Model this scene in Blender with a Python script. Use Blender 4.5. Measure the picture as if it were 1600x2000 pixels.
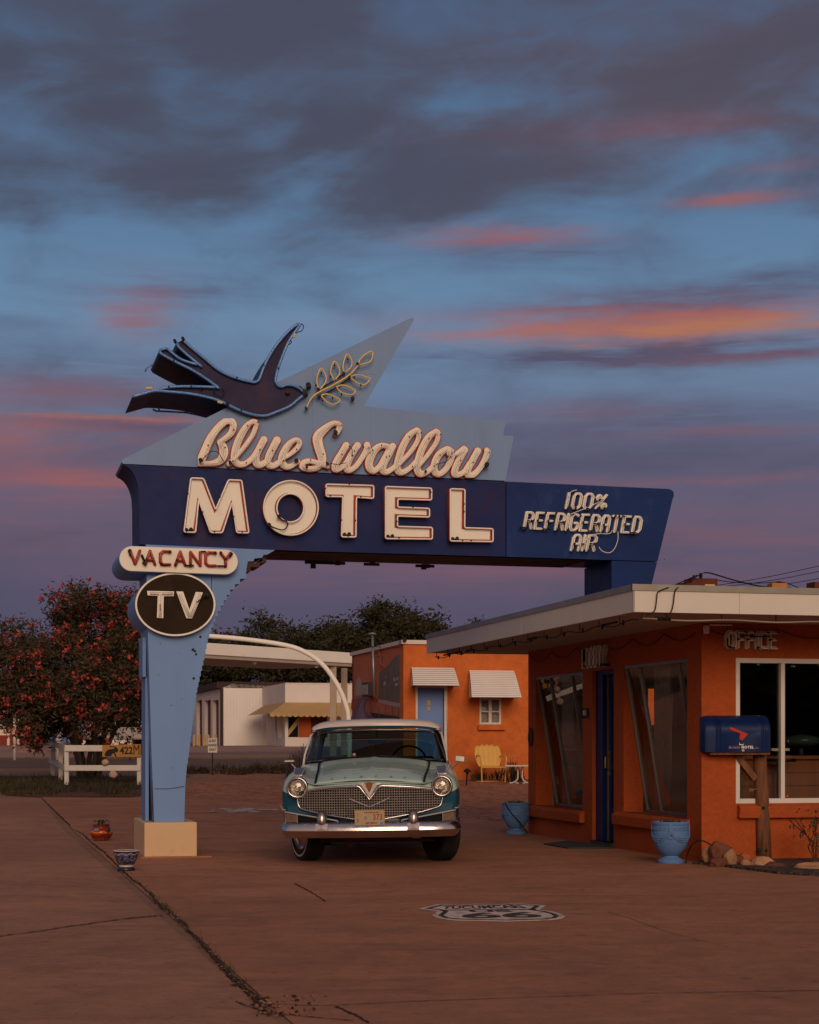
import bpy, bmesh, math, random
import numpy as np
from mathutils import Vector, Matrix, noise as mnoise
R = math.radians
SC = bpy.context.scene
COL = SC.collection
for o in list(bpy.data.objects):
    bpy.data.objects.remove(o)
rng = random.Random(7)
nrg = np.random.default_rng(7)
F, H, HY = 3333.0, 1.35, 1450.0          # focal length in photo pixels, eye height, horizon row
# ------------------------------------------------------------------ camera
cam_d = bpy.data.cameras.new('camera')
cam_d.sensor_fit = 'HORIZONTAL'
cam_d.sensor_width = 36.0
cam_d.lens = 36.0 * F / 1600.0
cam_d.shift_y = (HY - 1000.0) / 1600.0
cam_d.clip_start = 0.1
cam_d.clip_end = 6000.0
cam = bpy.data.objects.new('camera', cam_d)
cam.location = (0, 0, H)
cam.rotation_euler = (R(90), 0, 0)
COL.objects.link(cam)
SC.camera = cam
# ------------------------------------------------------------------ node expressions
class X:
    """a socket (or number) that can be added, multiplied, ..."""
    def __init__(s, nt, k): s.nt, s.k = nt, k
    def _op(s, op, *a, clamp=False):
        n = s.nt.nodes.new('ShaderNodeMath'); n.operation = op; n.use_clamp = clamp
        for i, q in enumerate((s,) + a):
            q = q.k if isinstance(q, X) else q
            if isinstance(q, (int, float)): n.inputs[i].default_value = q
            else: s.nt.links.new(q, n.inputs[i])
        return X(s.nt, n.outputs[0])
    def __add__(s, b): return s._op('ADD', b)
    def __sub__(s, b): return s._op('SUBTRACT', b)
    def __mul__(s, b): return s._op('MULTIPLY', b)
    def __truediv__(s, b): return s._op('DIVIDE', b)
    __radd__ = __add__
    __rmul__ = __mul__
    def rsub(s, b): return X(s.nt, b)._op('SUBTRACT', s)
    def exp(s): return s._op('EXPONENT')
    def sqrt(s): return s._op('SQRT')
    def abs(s): return s._op('ABSOLUTE')
    def atan2(s, b): return s._op('ARCTAN2', b)
    def mx(s, b): return s._op('MAXIMUM', b)
    def mn(s, b): return s._op('MINIMUM', b)
    def fract(s): return s._op('FRACT')
    def lt(s, b): return s._op('LESS_THAN', b)
    def gt(s, b): return s._op('GREATER_THAN', b)
    def clamp(s): return s._op('ADD', 0.0, clamp=True)
    def ss(s, lo, hi):
        n = s.nt.nodes.new('ShaderNodeMapRange'); n.interpolation_type = 'SMOOTHSTEP'
        s.nt.links.new(s.k, n.inputs[0])
        n.inputs[1].default_value, n.inputs[2].default_value = lo, hi
        return X(s.nt, n.outputs[0])
def setin(nt, inp, q):
    if isinstance(q, X): q = q.k
    if isinstance(q, (int, float)): inp.default_value = q
    elif isinstance(q, (tuple, list)):
        inp.default_value = tuple(q) + ((1.0,) if len(q) == 3 and len(inp.default_value) == 4 else ())
    else: nt.links.new(q, inp)
def mixc(nt, f, a, b, blend='MIX'):
    n = nt.nodes.new('ShaderNodeMix'); n.data_type = 'RGBA'; n.blend_type = blend
    setin(nt, n.inputs[0], f); setin(nt, n.inputs[6], a); setin(nt, n.inputs[7], b)
    return n.outputs[2]
def noise(nt, vec, scale=1.0, detail=4.0, rough=0.55, dist=0.0, col=False):
    n = nt.nodes.new('ShaderNodeTexNoise'); n.noise_dimensions = '3D'
    nt.links.new(vec, n.inputs['Vector'])
    n.inputs['Scale'].default_value = scale; n.inputs['Detail'].default_value = detail
    n.inputs['Roughness'].default_value = rough; n.inputs['Distortion'].default_value = dist
    return n.outputs['Color'] if col else X(nt, n.outputs[0])
def comb(nt, x, y, z):
    n = nt.nodes.new('ShaderNodeCombineXYZ')
    for i, q in enumerate((x, y, z)): setin(nt, n.inputs[i], q)
    return n.outputs[0]
def sep(nt, v):
    n = nt.nodes.new('ShaderNodeSeparateXYZ'); nt.links.new(v, n.inputs[0])
    return [X(nt, k) for k in n.outputs]
def C(r, g, b):
    f = lambda c: (c / 255 / 12.92) if c <= 10 else ((c / 255 + 0.055) / 1.055) ** 2.4
    return (f(r), f(g), f(b))
# ------------------------------------------------------------------ world: dusk sky
SUN_EL, SUN_AZ = R(20.0), R(9.0)          # the last glow stands behind the camera, a little to the right
world = bpy.data.worlds.new('World')
SC.world = world
world.use_nodes = True
def build_sky():
    nt = world.node_tree
    nt.nodes.clear()
    out = nt.nodes.new('ShaderNodeOutputWorld'); bg = nt.nodes.new('ShaderNodeBackground')
    nt.links.new(bg.outputs[0], out.inputs[0])
    tc = nt.nodes.new('ShaderNodeTexCoord')
    x, y, z = sep(nt, tc.outputs['Generated'])
    hyp = (x * x + y * y + 1e-6).sqrt()
    E = z / hyp                                   # tangent of the elevation
    A = x.atan2(y)                                # azimuth
    U = A * 33.33 + 8.0
    V = E * -33.33 + 14.5
    # clouds are blown about by noise on the direction itself
    nv = comb(nt, x * 33.33, y * 33.33, E * 33.33)
    wcol = sep(nt, noise(nt, comb(nt, x * 9.0, y * 9.0, E * 26.0), 1.0, 4.0, 0.6, col=True))
    wf = sep(nt, noise(nt, comb(nt, x * 30.0, y * 30.0, E * 120.0), 1.0, 3.0, 0.6, col=True))
    Uw = U + (wcol[0] - 0.5) * 3.2 + (wf[0] - 0.5) * 0.7
    Vw = V + (wcol[1] - 0.5) * 1.5 + (wf[1] - 0.5) * 0.35
    Ul = U + (wcol[2] - 0.5) * 1.6 + (wf[0] - 0.5) * 0.5
    Vl = V + (wcol[1] - 0.5) * 0.45 + (wf[1] - 0.5) * 0.22
    def blob(cx, cy, rx, ry, a=1.0, slope=0.0, u=None, v=None):
        u = u or Uw; v = v or Vw
        du = (u - cx)
        dv = (v - cy) - du * slope if slope else (v - cy)
        p = (du / rx); q = (dv / ry)
        return ((p * p + q * q) * -1.0).exp() * a
    def total(lst, **k):
        t = None
        for b in lst:
            g = blob(*b, **k); t = g if t is None else t + g
        return t
    # clear sky gradient by elevation
    ramp = nt.nodes.new('ShaderNodeValToRGB')
    nt.links.new((E * 1.6).clamp().k, ramp.inputs[0])
    stops = [(0.0, C(77, 73, 96)), (0.085 * 1.6, C(88, 82, 105)), (0.13 * 1.6, C(99, 91, 113)), (0.165 * 1.6, C(97, 96, 120)), (0.205 * 1.6, C(106, 126, 154)),
             (0.25 * 1.6, C(105, 137, 169)), (0.31 * 1.6, C(91, 122, 156)), (0.42 * 1.6, C(78, 104, 138)), (1.0, C(64, 82, 112))]
    cr = ramp.color_ramp
    while len(cr.elements) < len(stops): cr.elements.new(0.5)
    for e, (p, c) in zip(cr.elements, stops): e.position = min(p, 1.0); e.color = c + (1,)
    col = ramp.outputs[0]
    # the heavy grey deck in the upper sky
    n1 = noise(nt, comb(nt, x * 8.0 + E * 5.0, y * 8.0, E * 20.0 - x * 5.0), 1.0, 6.0, 0.54, 0.6)
    n2 = noise(nt, comb(nt, x * 18.0, y * 18.0, E * 46.0), 1.0, 6.0, 0.62, 0.4)
    deck = Vw.ss(3.3, 5.1).rsub(1.0) * 0.30
    deck = deck + total([(7.6, 3.1, 2.6, 0.9, 0.24, 0.12), (13.5, 1.6, 3.4, 1.5, 0.20), (5.2, 0.6, 3.0, 0.75, 0.18), (1.0, 1.9, 2.0, 0.7, 0.16, 0.2),
                         (0.4, 4.3, 1.2, 0.5, 0.24), (11.0, 2.6, 2.4, 0.8, 0.18), (4.0, 3.7, 2.0, 0.4, 0.16, 0.16), (9.0, 4.2, 1.6, 0.35, 0.12)])
    deck = deck - total([(8.9, 1.9, 1.0, 0.55, 0.26), (3.6, 1.4, 0.8, 1.1, 0.20, 0.6), (5.6, 2.9, 0.7, 0.8, 0.20, 0.6), (14.3, 3.1, 2.0, 0.4, 0.20), (2.4, 3.2, 1.4, 0.4, 0.12), (7.4, 0.6, 0.8, .5, .10)])
    dens = (n1 * 1.05 + n2 * 0.36 + deck)
    D = dens.ss(0.60, 1.20)
    core = dens.ss(0.95, 1.35)
    gcol = mixc(nt, (n2 * 0.6 + blob(13.5, 1.5, 5.0, 2.6, 0.6, u=U, v=V)).clamp(), C(70, 80, 100), C(88, 79, 92))
    gcol = mixc(nt, core * 0.38, gcol, C(68, 68, 82))
    col = mixc(nt, D * 0.95, col, gcol)
    # streaks, lower sky: mauve bars
    st = noise(nt, comb(nt, x * 6.0, y * 6.0, E * 70.0), 1.0, 6.0, 0.58, 0.5).ss(0.34, 0.64)
    st2 = noise(nt, comb(nt, x * 16.0, y * 16.0, E * 130.0), 1.0, 5.0, 0.6, 0.4).ss(0.30, 0.66)
    tex = st * 0.55 + st2 * 0.35 + 0.12
    low = total([(12.2, 6.98, 4.2, 0.26, 1.9), (13.5, 5.95, 3.2, .25, .9), (10.6, 4.98, 1.9, 0.32, 0.9), (2.1, 7.6, 2.6, 0.55, 0.7), (1.7, 8.36, 2.8, 0.22, 1.0), (6.5, 4.9, 2.2, .25, .3),
                 (13.0, 8.2, 4.5, 0.5, 0.7), (12.0, 9.0, 4.5, 0.40, 0.65), (3.2, 5.75, 1.7, 0.33, 0.9), (15.4, 5.75, 1.8, 0.3, 0.9), (13.2, 6.1, 3.0, .2, .6)], u=Ul, v=Vl)
    col = mixc(nt, (low * tex).clamp() * 0.9, col, C(80, 76, 100))
    # lit undersides, still catching the glow
    pink = total([(9.8, 4.66, 1.7, 0.22, 1.1), (14.3, 4.05, 1.1, 0.17, 0.9), (12.4, 2.65, 2.6, 0.32, 0.50), (2.9, 5.95, 0.8, 0.5, 0.8), (2.85, 6.4, 0.6, 0.4, 0.6),
                  (1.2, 8.6, 2.4, 0.34, 0.9), (1.8, 9.45, 3.2, 0.42, 1.0), (0.8, 10.3, 2.5, 0.5, 0.5), (1.0, 7.75, 2.4, 0.35, 0.7), (15.2, 3.5, 1.0, 0.14, 0.4),
                  (13.4, 6.15, 3.6, 0.30, 0.9), (13.4, 9.5, 3.0, 0.11, 0.9), (11.2, 8.05, 1.8, 0.22, 0.5), (8.0, 11.1, 5.5, 0.45, 0.75), (14.0, 8.55, 2.2, 0.12, 0.6),
                  (13.5, 10.6, 4.0, 0.6, 0.6), (14.5, 7.1, 2.4, 0.14, 0.6)], u=Ul, v=Vl)
    col = mixc(nt, (pink * tex).clamp() * 0.75, col, C(136, 90, 100))
    red = total([(9.9, 4.63, 1.2, 0.14, 0.9), (12.9, 6.42, 4.6, 0.30, 1.5), (0.4, 8.6, 1.3, 0.34, 1.3), (1.9, 9.5, 2.0, .3, .6), (2.6, 6.2, .7, .45, .5), (2.2, 8.23, 2.3, 0.07, 1.0), (10.2, 6.52, 1.7, 0.09, 0.9), (14.2, 4.04, 0.8, 0.10, 0.7)], u=Ul, v=Vl)
    col = mixc(nt, (red * tex).clamp() * 0.75, col, C(166, 98, 88))
    gold = total([(13.2, 6.50, 3.2, 0.15, 1.3), (11.4, 6.78, 1.1, 0.06, 0.9), (15.8, 6.66, 1.2, 0.12, 0.6), (1.6, 8.22, 1.8, 0.045, 0.5)], u=Ul, v=Vl)
    col = mixc(nt, (gold * (st2 * .95 + .08)).clamp() * 0.6, col, C(180, 118, 80))
    # western half of the sky, behind the camera: broad mauve afterglow, warmer and brighter towards the sunset
    sx, sy = math.sin(SUN_AZ), -math.cos(SUN_AZ)
    toward = (x * sx + y * sy) / hyp
    west = toward.ss(-0.15, 0.9)
    dome = (y * -1.0).ss(0.1, 0.85)
    col = mixc(nt, (y * -1.0).ss(-0.45, 0.5) * 0.9, col, (0.29, 0.225, 0.25))
    glow = (E.abs() * E.abs() * -3.2).exp() * west
    col = mixc(nt, glow, col, (0.50, 0.33, 0.24))
    col = mixc(nt, E.ss(-0.012, -0.002).rsub(1.0), col, (0.045, 0.03, 0.025))
    # physically based twilight added on top
    sky = nt.nodes.new('ShaderNodeTexSky'); sky.sky_type = 'NISHITA'; sky.sun_disc = False
    sky.sun_elevation = R(4.0); sky.sun_rotation = math.pi - SUN_AZ
    sky.altitude = 1200; sky.dust_density = 2.0
    k = nt.nodes.new('ShaderNodeMix'); k.data_type = 'RGBA'; k.blend_type = 'ADD'
    sc = nt.nodes.new('ShaderNodeVectorMath'); sc.operation = 'SCALE'
    nt.links.new(sky.outputs[0], sc.inputs[0]); nt.links.new((west * 0.006).k, sc.inputs['Scale'])
    k.inputs[0].default_value = 1.0
    nt.links.new(col, k.inputs[6]); nt.links.new(sc.outputs[0], k.inputs[7])
    nt.links.new(k.outputs[2], bg.inputs[0])
    bg.inputs[1].default_value = 1.0
build_sky()
# ------------------------------------------------------------------ sun: soft, low, warm
sun_d = bpy.data.lights.new('sun', 'SUN')
sun_d.energy = 1.5
sun_d.angle = R(30.0)
sun_d.color = (1.0, 0.76, 0.54)
sun = bpy.data.objects.new('sun', sun_d)
sun_dir = Vector((math.sin(SUN_AZ) * math.cos(SUN_EL), -math.cos(SUN_AZ) * math.cos(SUN_EL), math.sin(SUN_EL)))
sun.rotation_euler = sun_dir.to_track_quat('Z', 'Y').to_euler()
sun.location = (4, -10, 12)
COL.objects.link(sun)
SC.view_settings.view_transform = 'Standard'
SC.view_settings.look = 'None'
SC.view_settings.exposure = 0.0
SC.view_settings.gamma = 1.0
SC.view_settings.use_curve_mapping = False
SC.render.engine = 'CYCLES'
SC.cycles.max_bounces = 8
SC.cycles.transparent_max_bounces = 16
SC.cycles.use_denoising = True
# ------------------------------------------------------------------ materials
MATS = {}
def mat(name, base, rough=0.65, metal=0.0, var=0.18, vscale=2.0, bump=0.0, bscale=30.0, dirt=None, dirt_amt=0.0, dscale=1.3, spec=None, coat=0.0, fine=0.0, fscale=60.0, streak=False):
    if name in MATS: return MATS[name]
    m = bpy.data.materials.new(name); m.use_nodes = True
    nt = m.node_tree; bs = nt.nodes['Principled BSDF']
    tc = nt.nodes.new('ShaderNodeTexCoord'); v = tc.outputs['Object']
    if streak:
        a, b, c = sep(nt, v); v2 = comb(nt, a * 3.0, b * 3.0, c * 0.35)
    else: v2 = v
    n = noise(nt, v2, vscale, 5.0, 0.6)
    f = (n - 0.5) * (2.0 * var * 1.6) + 1.0
    if fine:
        f = f + (noise(nt, v, fscale, 3.0, 0.7) - 0.5) * (2.0 * fine)
    vm = nt.nodes.new('ShaderNodeVectorMath'); vm.operation = 'SCALE'
    vm.inputs[0].default_value = base; nt.links.new(f.k, vm.inputs['Scale'])
    col = vm.outputs[0]
    if dirt is not None:
        d = noise(nt, v2, dscale, 6.0, 0.65, 0.4)
        col = mixc(nt, d.ss(0.62 - 0.35 * dirt_amt, 0.80 - 0.25 * dirt_amt) * min(1.0, 0.45 + dirt_amt * 0.5), col, dirt)
    nt.links.new(col, bs.inputs['Base Color'])
    r = noise(nt, v, vscale * 3 + 1, 3.0)
    nt.links.new(((r - 0.5) * 0.25 + rough).clamp().k, bs.inputs['Roughness'])
    bs.inputs['Metallic'].default_value = metal
    bs.inputs['Specular IOR Level'].default_value = 0.22 if spec is None else spec
    if coat: bs.inputs['Coat Weight'].default_value = coat; bs.inputs['Coat Roughness'].default_value = 0.06
    if bump:
        bn = nt.nodes.new('ShaderNodeBump'); bn.inputs['Strength'].default_value = min(1.0, bump); bn.inputs['Distance'].default_value = 0.02
        nt.links.new(noise(nt, v, bscale, 5.0, 0.65).k, bn.inputs['Height']); nt.links.new(bn.outputs[0], bs.inputs['Normal'])
    MATS[name] = m
    return m
def glass(name, tint, alpha, rough=0.02):
    """clear pane: mostly see-through, with fresnel reflection"""
    m = bpy.data.materials.new(name); m.use_nodes = True
    nt = m.node_tree; nt.nodes.clear()
    out = nt.nodes.new('ShaderNodeOutputMaterial')
    tr = nt.nodes.new('ShaderNodeBsdfTransparent'); tr.inputs[0].default_value = tint + (1,)
    gl = nt.nodes.new('ShaderNodeBsdfGlossy'); gl.inputs[0].default_value = (0.9, 0.9, 0.9, 1); gl.inputs['Roughness'].default_value = rough
    fr = nt.nodes.new('ShaderNodeFresnel'); fr.inputs[0].default_value = 1.5
    mx = nt.nodes.new('ShaderNodeMixShader')
    f = (X(nt, fr.outputs[0]) * 1.0 + alpha).clamp()
    nt.links.new(f.k, mx.inputs[0]); nt.links.new(tr.outputs[0], mx.inputs[1]); nt.links.new(gl.outputs[0], mx.inputs[2])
    nt.links.new(mx.outputs[0], out.inputs[0])
    return m
def emit(name, col, s):
    m = bpy.data.materials.new(name); m.use_nodes = True
    bs = m.node_tree.nodes['Principled BSDF']
    bs.inputs['Base Color'].default_value = col + (1,); bs.inputs['Emission Color'].default_value = col + (1,); bs.inputs['Emission Strength'].default_value = s
    return m
# ------------------------------------------------------------------ objects
def tag(o, label=None, cat=None, group=None, kind=None):
    if label: o['label'] = label
    if cat: o['category'] = cat
    if group: o['group'] = group
    if kind: o['kind'] = kind
    return o
def thing(name, label, cat, loc=(0, 0, 0), group=None, rot=(0, 0, 0)):
    o = bpy.data.objects.new(name, None); o.empty_display_size = 0.2
    o.location = loc; o.rotation_euler = rot
    COL.objects.link(o)
    return tag(o, label, cat, group)
def wm(o):
    m = Matrix.LocRotScale(o.location, o.rotation_euler, o.scale)
    if o.parent: return wm(o.parent) @ o.matrix_parent_inverse @ m
    return m
def link(me, name, mats, parent=None, local=False, smooth=False):
    o = bpy.data.objects.new(name, me)
    for m in (mats if isinstance(mats, (list, tuple)) else [mats]): me.materials.append(m)
    COL.objects.link(o)
    if parent is not None:
        o.parent = parent
        o.matrix_parent_inverse = Matrix.Identity(4) if local else wm(parent).inverted()
    if smooth:
        me.polygons.foreach_set('use_smooth', [True] * len(me.polygons))
    return o
def copy_tree(o, parent=None):
    c = o.copy(); COL.objects.link(c)
    if parent is not None: c.parent = parent; c.matrix_parent_inverse = o.matrix_parent_inverse.copy()
    for ch in list(o.children): copy_tree(ch, c)
    return c
class Fr:
    """vertical working plane: a along u, b = world height, c along the outward normal"""
    def __init__(s, o, u):
        s.o = Vector((o[0], o[1], 0)); s.u = Vector((u[0], u[1], 0)).normalized(); s.n = s.u.cross(Vector((0, 0, 1)))
    def pt(s, a, b, c=0.0): return s.o + s.u * a + s.n * c + Vector((0, 0, b))
    def px(s, x, y, c=0.0):
        d = Vector(((x - 800) / F, 1, (HY - y) / F)); p0 = s.o + s.n * c
        t = p0.dot(s.n) / d.dot(s.n)
        q = d * t
        return ((q - p0).dot(s.u), q.z + H)
    def pxs(s, pts, c=0.0): return [s.px(x, y, c) for x, y in pts]
def at(x, y, Y): return Vector(((x - 800) / F * Y, Y, H + (HY - y) / F * Y))
def zg(Y):
    xs = (-50, 26.5, 34, 40, 60, 90, 110, 200, 5000); zs = (0, 0, 0.25, 0.46, 0.72, 1.0, 1.13, 1.24, 1.24)
    return float(np.interp(Y, xs, zs))
SPLIT = {'tube_support', 'neon_tube', 'tube_cap', 'pillar', 'edge_plank', 'bullet_hole', 'cord_clip', 'bulb_socket', 'downlight', 'pilaster', 'blue_mark', 'bracket', 'pilot_light', 'plate_lettering', 'side_plank', 'loose_wire', 'conduit', 'drip_edge', 'sign_lettering', 'stem', 'side_window', 'panel_gap', 'number_plaque', 'spokes', 'curtain', 'cheek', 'gap_shade', 'panel_seam', 'fin_seam', 'beam_seam', 'rivet'}
class MB:
    def __init__(s): s.v = []; s.f = []; s.m = []
    def add(s, vs, fs, mi=0):
        o = len(s.v); s.v += [tuple(p) for p in vs]; s.f += [tuple(i + o for i in f) for f in fs]; s.m += [mi] * len(fs); return s
    def hexa(s, p, mi=0): return s.add(p, [(3, 2, 1, 0), (4, 5, 6, 7), (0, 1, 5, 4), (1, 2, 6, 5), (2, 3, 7, 6), (3, 0, 4, 7)], mi)
    def box(s, x0, x1, y0, y1, z0, z1, mi=0):
        return s.hexa([(x0, y0, z0), (x1, y0, z0), (x1, y1, z0), (x0, y1, z0), (x0, y0, z1), (x1, y0, z1), (x1, y1, z1), (x0, y1, z1)], mi)
    def fbox(s, fr, a0, a1, b0, b1, c0, c1, mi=0):
        g = fr.pt
        return s.hexa([g(a0, b0, c1), g(a1, b0, c1), g(a1, b0, c0), g(a0, b0, c0), g(a0, b1, c1), g(a1, b1, c1), g(a1, b1, c0), g(a0, b1, c0)], mi)
    def quad(s, a, b, c, d, mi=0): return s.add([a, b, c, d], [(0, 1, 2, 3)], mi)
    def prism(s, poly, fr, c0, c1, mi=0, side=None):
        n = len(poly); side = mi if side is None else side
        ar = sum(poly[i][0] * poly[(i + 1) % n][1] - poly[(i + 1) % n][0] * poly[i][1] for i in range(n))
        if ar < 0: poly = poly[::-1]
        vs = [fr.pt(a, b, c1) for a, b in poly] + [fr.pt(a, b, c0) for a, b in poly]
        s.add(vs, [tuple(range(n)), tuple(range(2 * n - 1, n - 1, -1))], mi)
        o = len(s.v) - 2 * n
        for i in range(n):
            j = (i + 1) % n; s.f.append((o + i, o + n + i, o + n + j, o + j)); s.m.append(side)
        return s
    def tube(s, path, r, n=8, closed=False, mi=0):
        P = [Vector(p) for p in path]; m = len(P)
        if m < 2: return s
        rs = r if isinstance(r, (list, tuple)) else [r] * m
        up = None; rings = []
        for i in range(m):
            a = P[i - 1] if (i > 0 or closed) else P[i]; b = P[(i + 1) % m] if (i < m - 1 or closed) else P[i]
            t = (b - a)
            t = t.normalized() if t.length > 1e-9 else Vector((0, 0, 1))
            if up is None:
                up = t.cross(Vector((0, 0, 1)))
                if up.length < 1e-3: up = t.cross(Vector((1, 0, 0)))
            up = (up - t * up.dot(t))
            up = up.normalized() if up.length > 1e-6 else t.orthogonal().normalized()
            w = t.cross(up)
            rings.append([P[i] + (up * math.cos(2 * math.pi * k / n) + w * math.sin(2 * math.pi * k / n)) * rs[i] for k in range(n)])
        vs = [p for g in rings for p in g]; fs = []
        for i in range(m if closed else m - 1):
            j = (i + 1) % m
            for k in range(n): fs.append((i * n + k, i * n + (k + 1) % n, j * n + (k + 1) % n, j * n + k))
        if not closed: fs += [tuple(range(n - 1, -1, -1)), tuple(range((m - 1) * n, m * n))]
        return s.add(vs, fs, mi)
    def lathe(s, prof, c=(0, 0, 0), n=32, mi=0, axis='z', mis=None):
        c = Vector(c); vs = []; fs = []
        for r, z in prof:
            for k in range(n):
                a = 2 * math.pi * k / n; q = (r * math.cos(a), r * math.sin(a), z)
                if axis == 'y': q = (q[0], z, q[1])
                if axis == 'x': q = (z, q[0], q[1])
                vs.append(c + Vector(q))
        o = len(s.v); s.v += [tuple(p) for p in vs]
        for i in range(len(prof) - 1):
            for k in range(n):
                fs.append((o + i * n + k, o + i * n + (k + 1) % n, o + (i + 1) * n + (k + 1) % n, o + (i + 1) * n + k)); s.m.append(mis[i] if mis else mi)
        s.f += fs
        return s
    def grid(s, fn, nu, nv, mi=0):
        vs = [fn(i / nu, j / nv) for j in range(nv + 1) for i in range(nu + 1)]
        return s.add(vs, [(j * (nu + 1) + i, j * (nu + 1) + i + 1, (j + 1) * (nu + 1) + i + 1, (j + 1) * (nu + 1) + i) for j in range(nv) for i in range(nu)], mi)
    def pieces(s):
        pa = list(range(len(s.v)))
        def find(i):
            while pa[i] != i: pa[i] = pa[pa[i]]; i = pa[i]
            return i
        for f in s.f:
            for i in f[1:]: pa[find(i)] = find(f[0])
        out = {}
        for f, m in zip(s.f, s.m):
            k = find(f[0]); g, mp = out.setdefault(k, (MB(), {}))
            for i in f:
                if i not in mp: mp[i] = len(g.v); g.v.append(s.v[i])
            g.f.append(tuple(mp[i] for i in f)); g.m.append(m)
        return [g for g, _ in out.values()]
    def build(s, name, mats, parent=None, smooth=False, bevel=0.0, local=False, weld=False, auto=None):
        if name in SPLIT and parent is not None:
            gs = s.pieces()
            if 1 < len(gs) <= 100:
                for g in gs: o = g.build(name + ' ', mats, parent, smooth, bevel, local, weld, auto); o.name = name; o.data.name = name
                return o
        name = name.strip()
        me = bpy.data.meshes.new(name); me.from_pydata(s.v, [], s.f); me.validate()
        if len(me.polygons) == len(s.m): me.polygons.foreach_set('material_index', s.m)
        o = link(me, name, mats, parent, local)
        if weld or auto is not None:
            bm = bmesh.new(); bm.from_mesh(me)
            if weld: bmesh.ops.remove_doubles(bm, verts=bm.verts, dist=1e-5)
            bmesh.ops.recalc_face_normals(bm, faces=bm.faces); bm.to_mesh(me); bm.free()
        if smooth: me.polygons.foreach_set('use_smooth', [True] * len(me.polygons))
        if auto is not None:
            me.polygons.foreach_set('use_smooth', [True] * len(me.polygons))
            me.set_sharp_from_angle(angle=R(auto))
        if bevel:
            b = o.modifiers.new('bevel', 'BEVEL'); b.width = bevel; b.segments = 2; b.limit_method = 'ANGLE'; b.angle_limit = R(40)
        return o
def catmull(pts, n=8, closed=False):
    P = [np.array(p, float) for p in pts]; m = len(P); out = []
    for i in range(m if closed else m - 1):
        g = lambda k: P[k % m] if closed else P[min(max(k, 0), m - 1)]
        p0, p1, p2, p3 = g(i - 1), g(i), g(i + 1), g(i + 2)
        for k in range(n):
            t = k / n
            out.append(0.5 * (2 * p1 + (p2 - p0) * t + (2 * p0 - 5 * p1 + 4 * p2 - p3) * t * t + (3 * p1 - p0 - 3 * p2 + p3) * t ** 3))
    if not closed: out.append(P[-1])
    return [tuple(q) for q in out]
def mesh_from_curve(cu, fr, mid, name):
    o = bpy.data.objects.new('tmp', cu); COL.objects.link(o)
    dg = bpy.context.evaluated_depsgraph_get(); dg.update()
    me = bpy.data.meshes.new_from_object(o.evaluated_get(dg)); me.name = name
    bpy.data.objects.remove(o); bpy.data.curves.remove(cu)
    for v in me.vertices: v.co = fr.pt(v.co.x, v.co.y, mid + v.co.z) if fr else v.co
    me.materials.clear()
    return me
def shape(name, loops, fr, c0, c1, mats, parent=None, bevel=0.0):
    """filled outline (with holes) raised from c0 to c1"""
    cu = bpy.data.curves.new(name, 'CURVE'); cu.dimensions = '2D'; cu.fill_mode = 'BOTH'
    for lp in loops:
        sp = cu.splines.new('POLY'); sp.points.add(len(lp) - 1); sp.use_cyclic_u = True
        sp.points.foreach_set('co', [q for p in lp for q in (p[0], p[1], 0, 1)])
    cu.extrude = (c1 - c0) / 2 - bevel
    if bevel: cu.bevel_depth = bevel; cu.bevel_resolution = 1; cu.offset = -bevel
    return link(mesh_from_curve(cu, fr, (c0 + c1) / 2, name), name, mats, parent)
def text(name, body, fr, a, b, size, c0, c1, mats, parent=None, align='CENTER', shear=0.0, sx=1.0, space=1.0, bold=0.0, local=False):
    cu = bpy.data.curves.new(name, 'FONT'); cu.body = body; cu.size = size; cu.align_x = align; cu.align_y = 'CENTER'
    cu.extrude = (c1 - c0) / 2; cu.shear = shear; cu.space_character = space; cu.offset = bold; cu.resolution_u = 3
    class W:
        @staticmethod
        def pt(x, y, z): return fr.pt(a + x * sx, b + y, z)
    return link(mesh_from_curve(cu, W, (c0 + c1) / 2, name), name, mats, parent, local)
# ------------------------------------------------------------------ strokes -> outlines
def sdf_strokes(strokes, step, pad):
    """strokes: lists of (x, y, r); signed distance on a grid"""
    al = np.array([p for s in strokes for p in s]); x0, y0 = al[:, 0].min() - pad, al[:, 1].min() - pad
    nx = int((al[:, 0].max() + pad - x0) / step) + 2; ny = int((al[:, 1].max() + pad - y0) / step) + 2
    D = np.full((ny, nx), 1e3)
    for s in strokes:
        for (ax, ay, ar), (bx, by, br) in zip(s[:-1], s[1:]):
            rr = max(ar, br) + pad
            i0 = max(0, int((min(ax, bx) - rr - x0) / step)); i1 = min(nx, int((max(ax, bx) + rr - x0) / step) + 2)
            j0 = max(0, int((min(ay, by) - rr - y0) / step)); j1 = min(ny, int((max(ay, by) + rr - y0) / step) + 2)
            gx, gy = np.meshgrid(x0 + np.arange(i0, i1) * step, y0 + np.arange(j0, j1) * step)
            dx, dy = bx - ax, by - ay; L = dx * dx + dy * dy + 1e-12
            t = np.clip(((gx - ax) * dx + (gy - ay) * dy) / L, 0, 1)
            D[j0:j1, i0:i1] = np.minimum(D[j0:j1, i0:i1], np.hypot(gx - ax - t * dx, gy - ay - t * dy) - (ar + (br - ar) * t))
    return D, x0, y0, step
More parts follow.
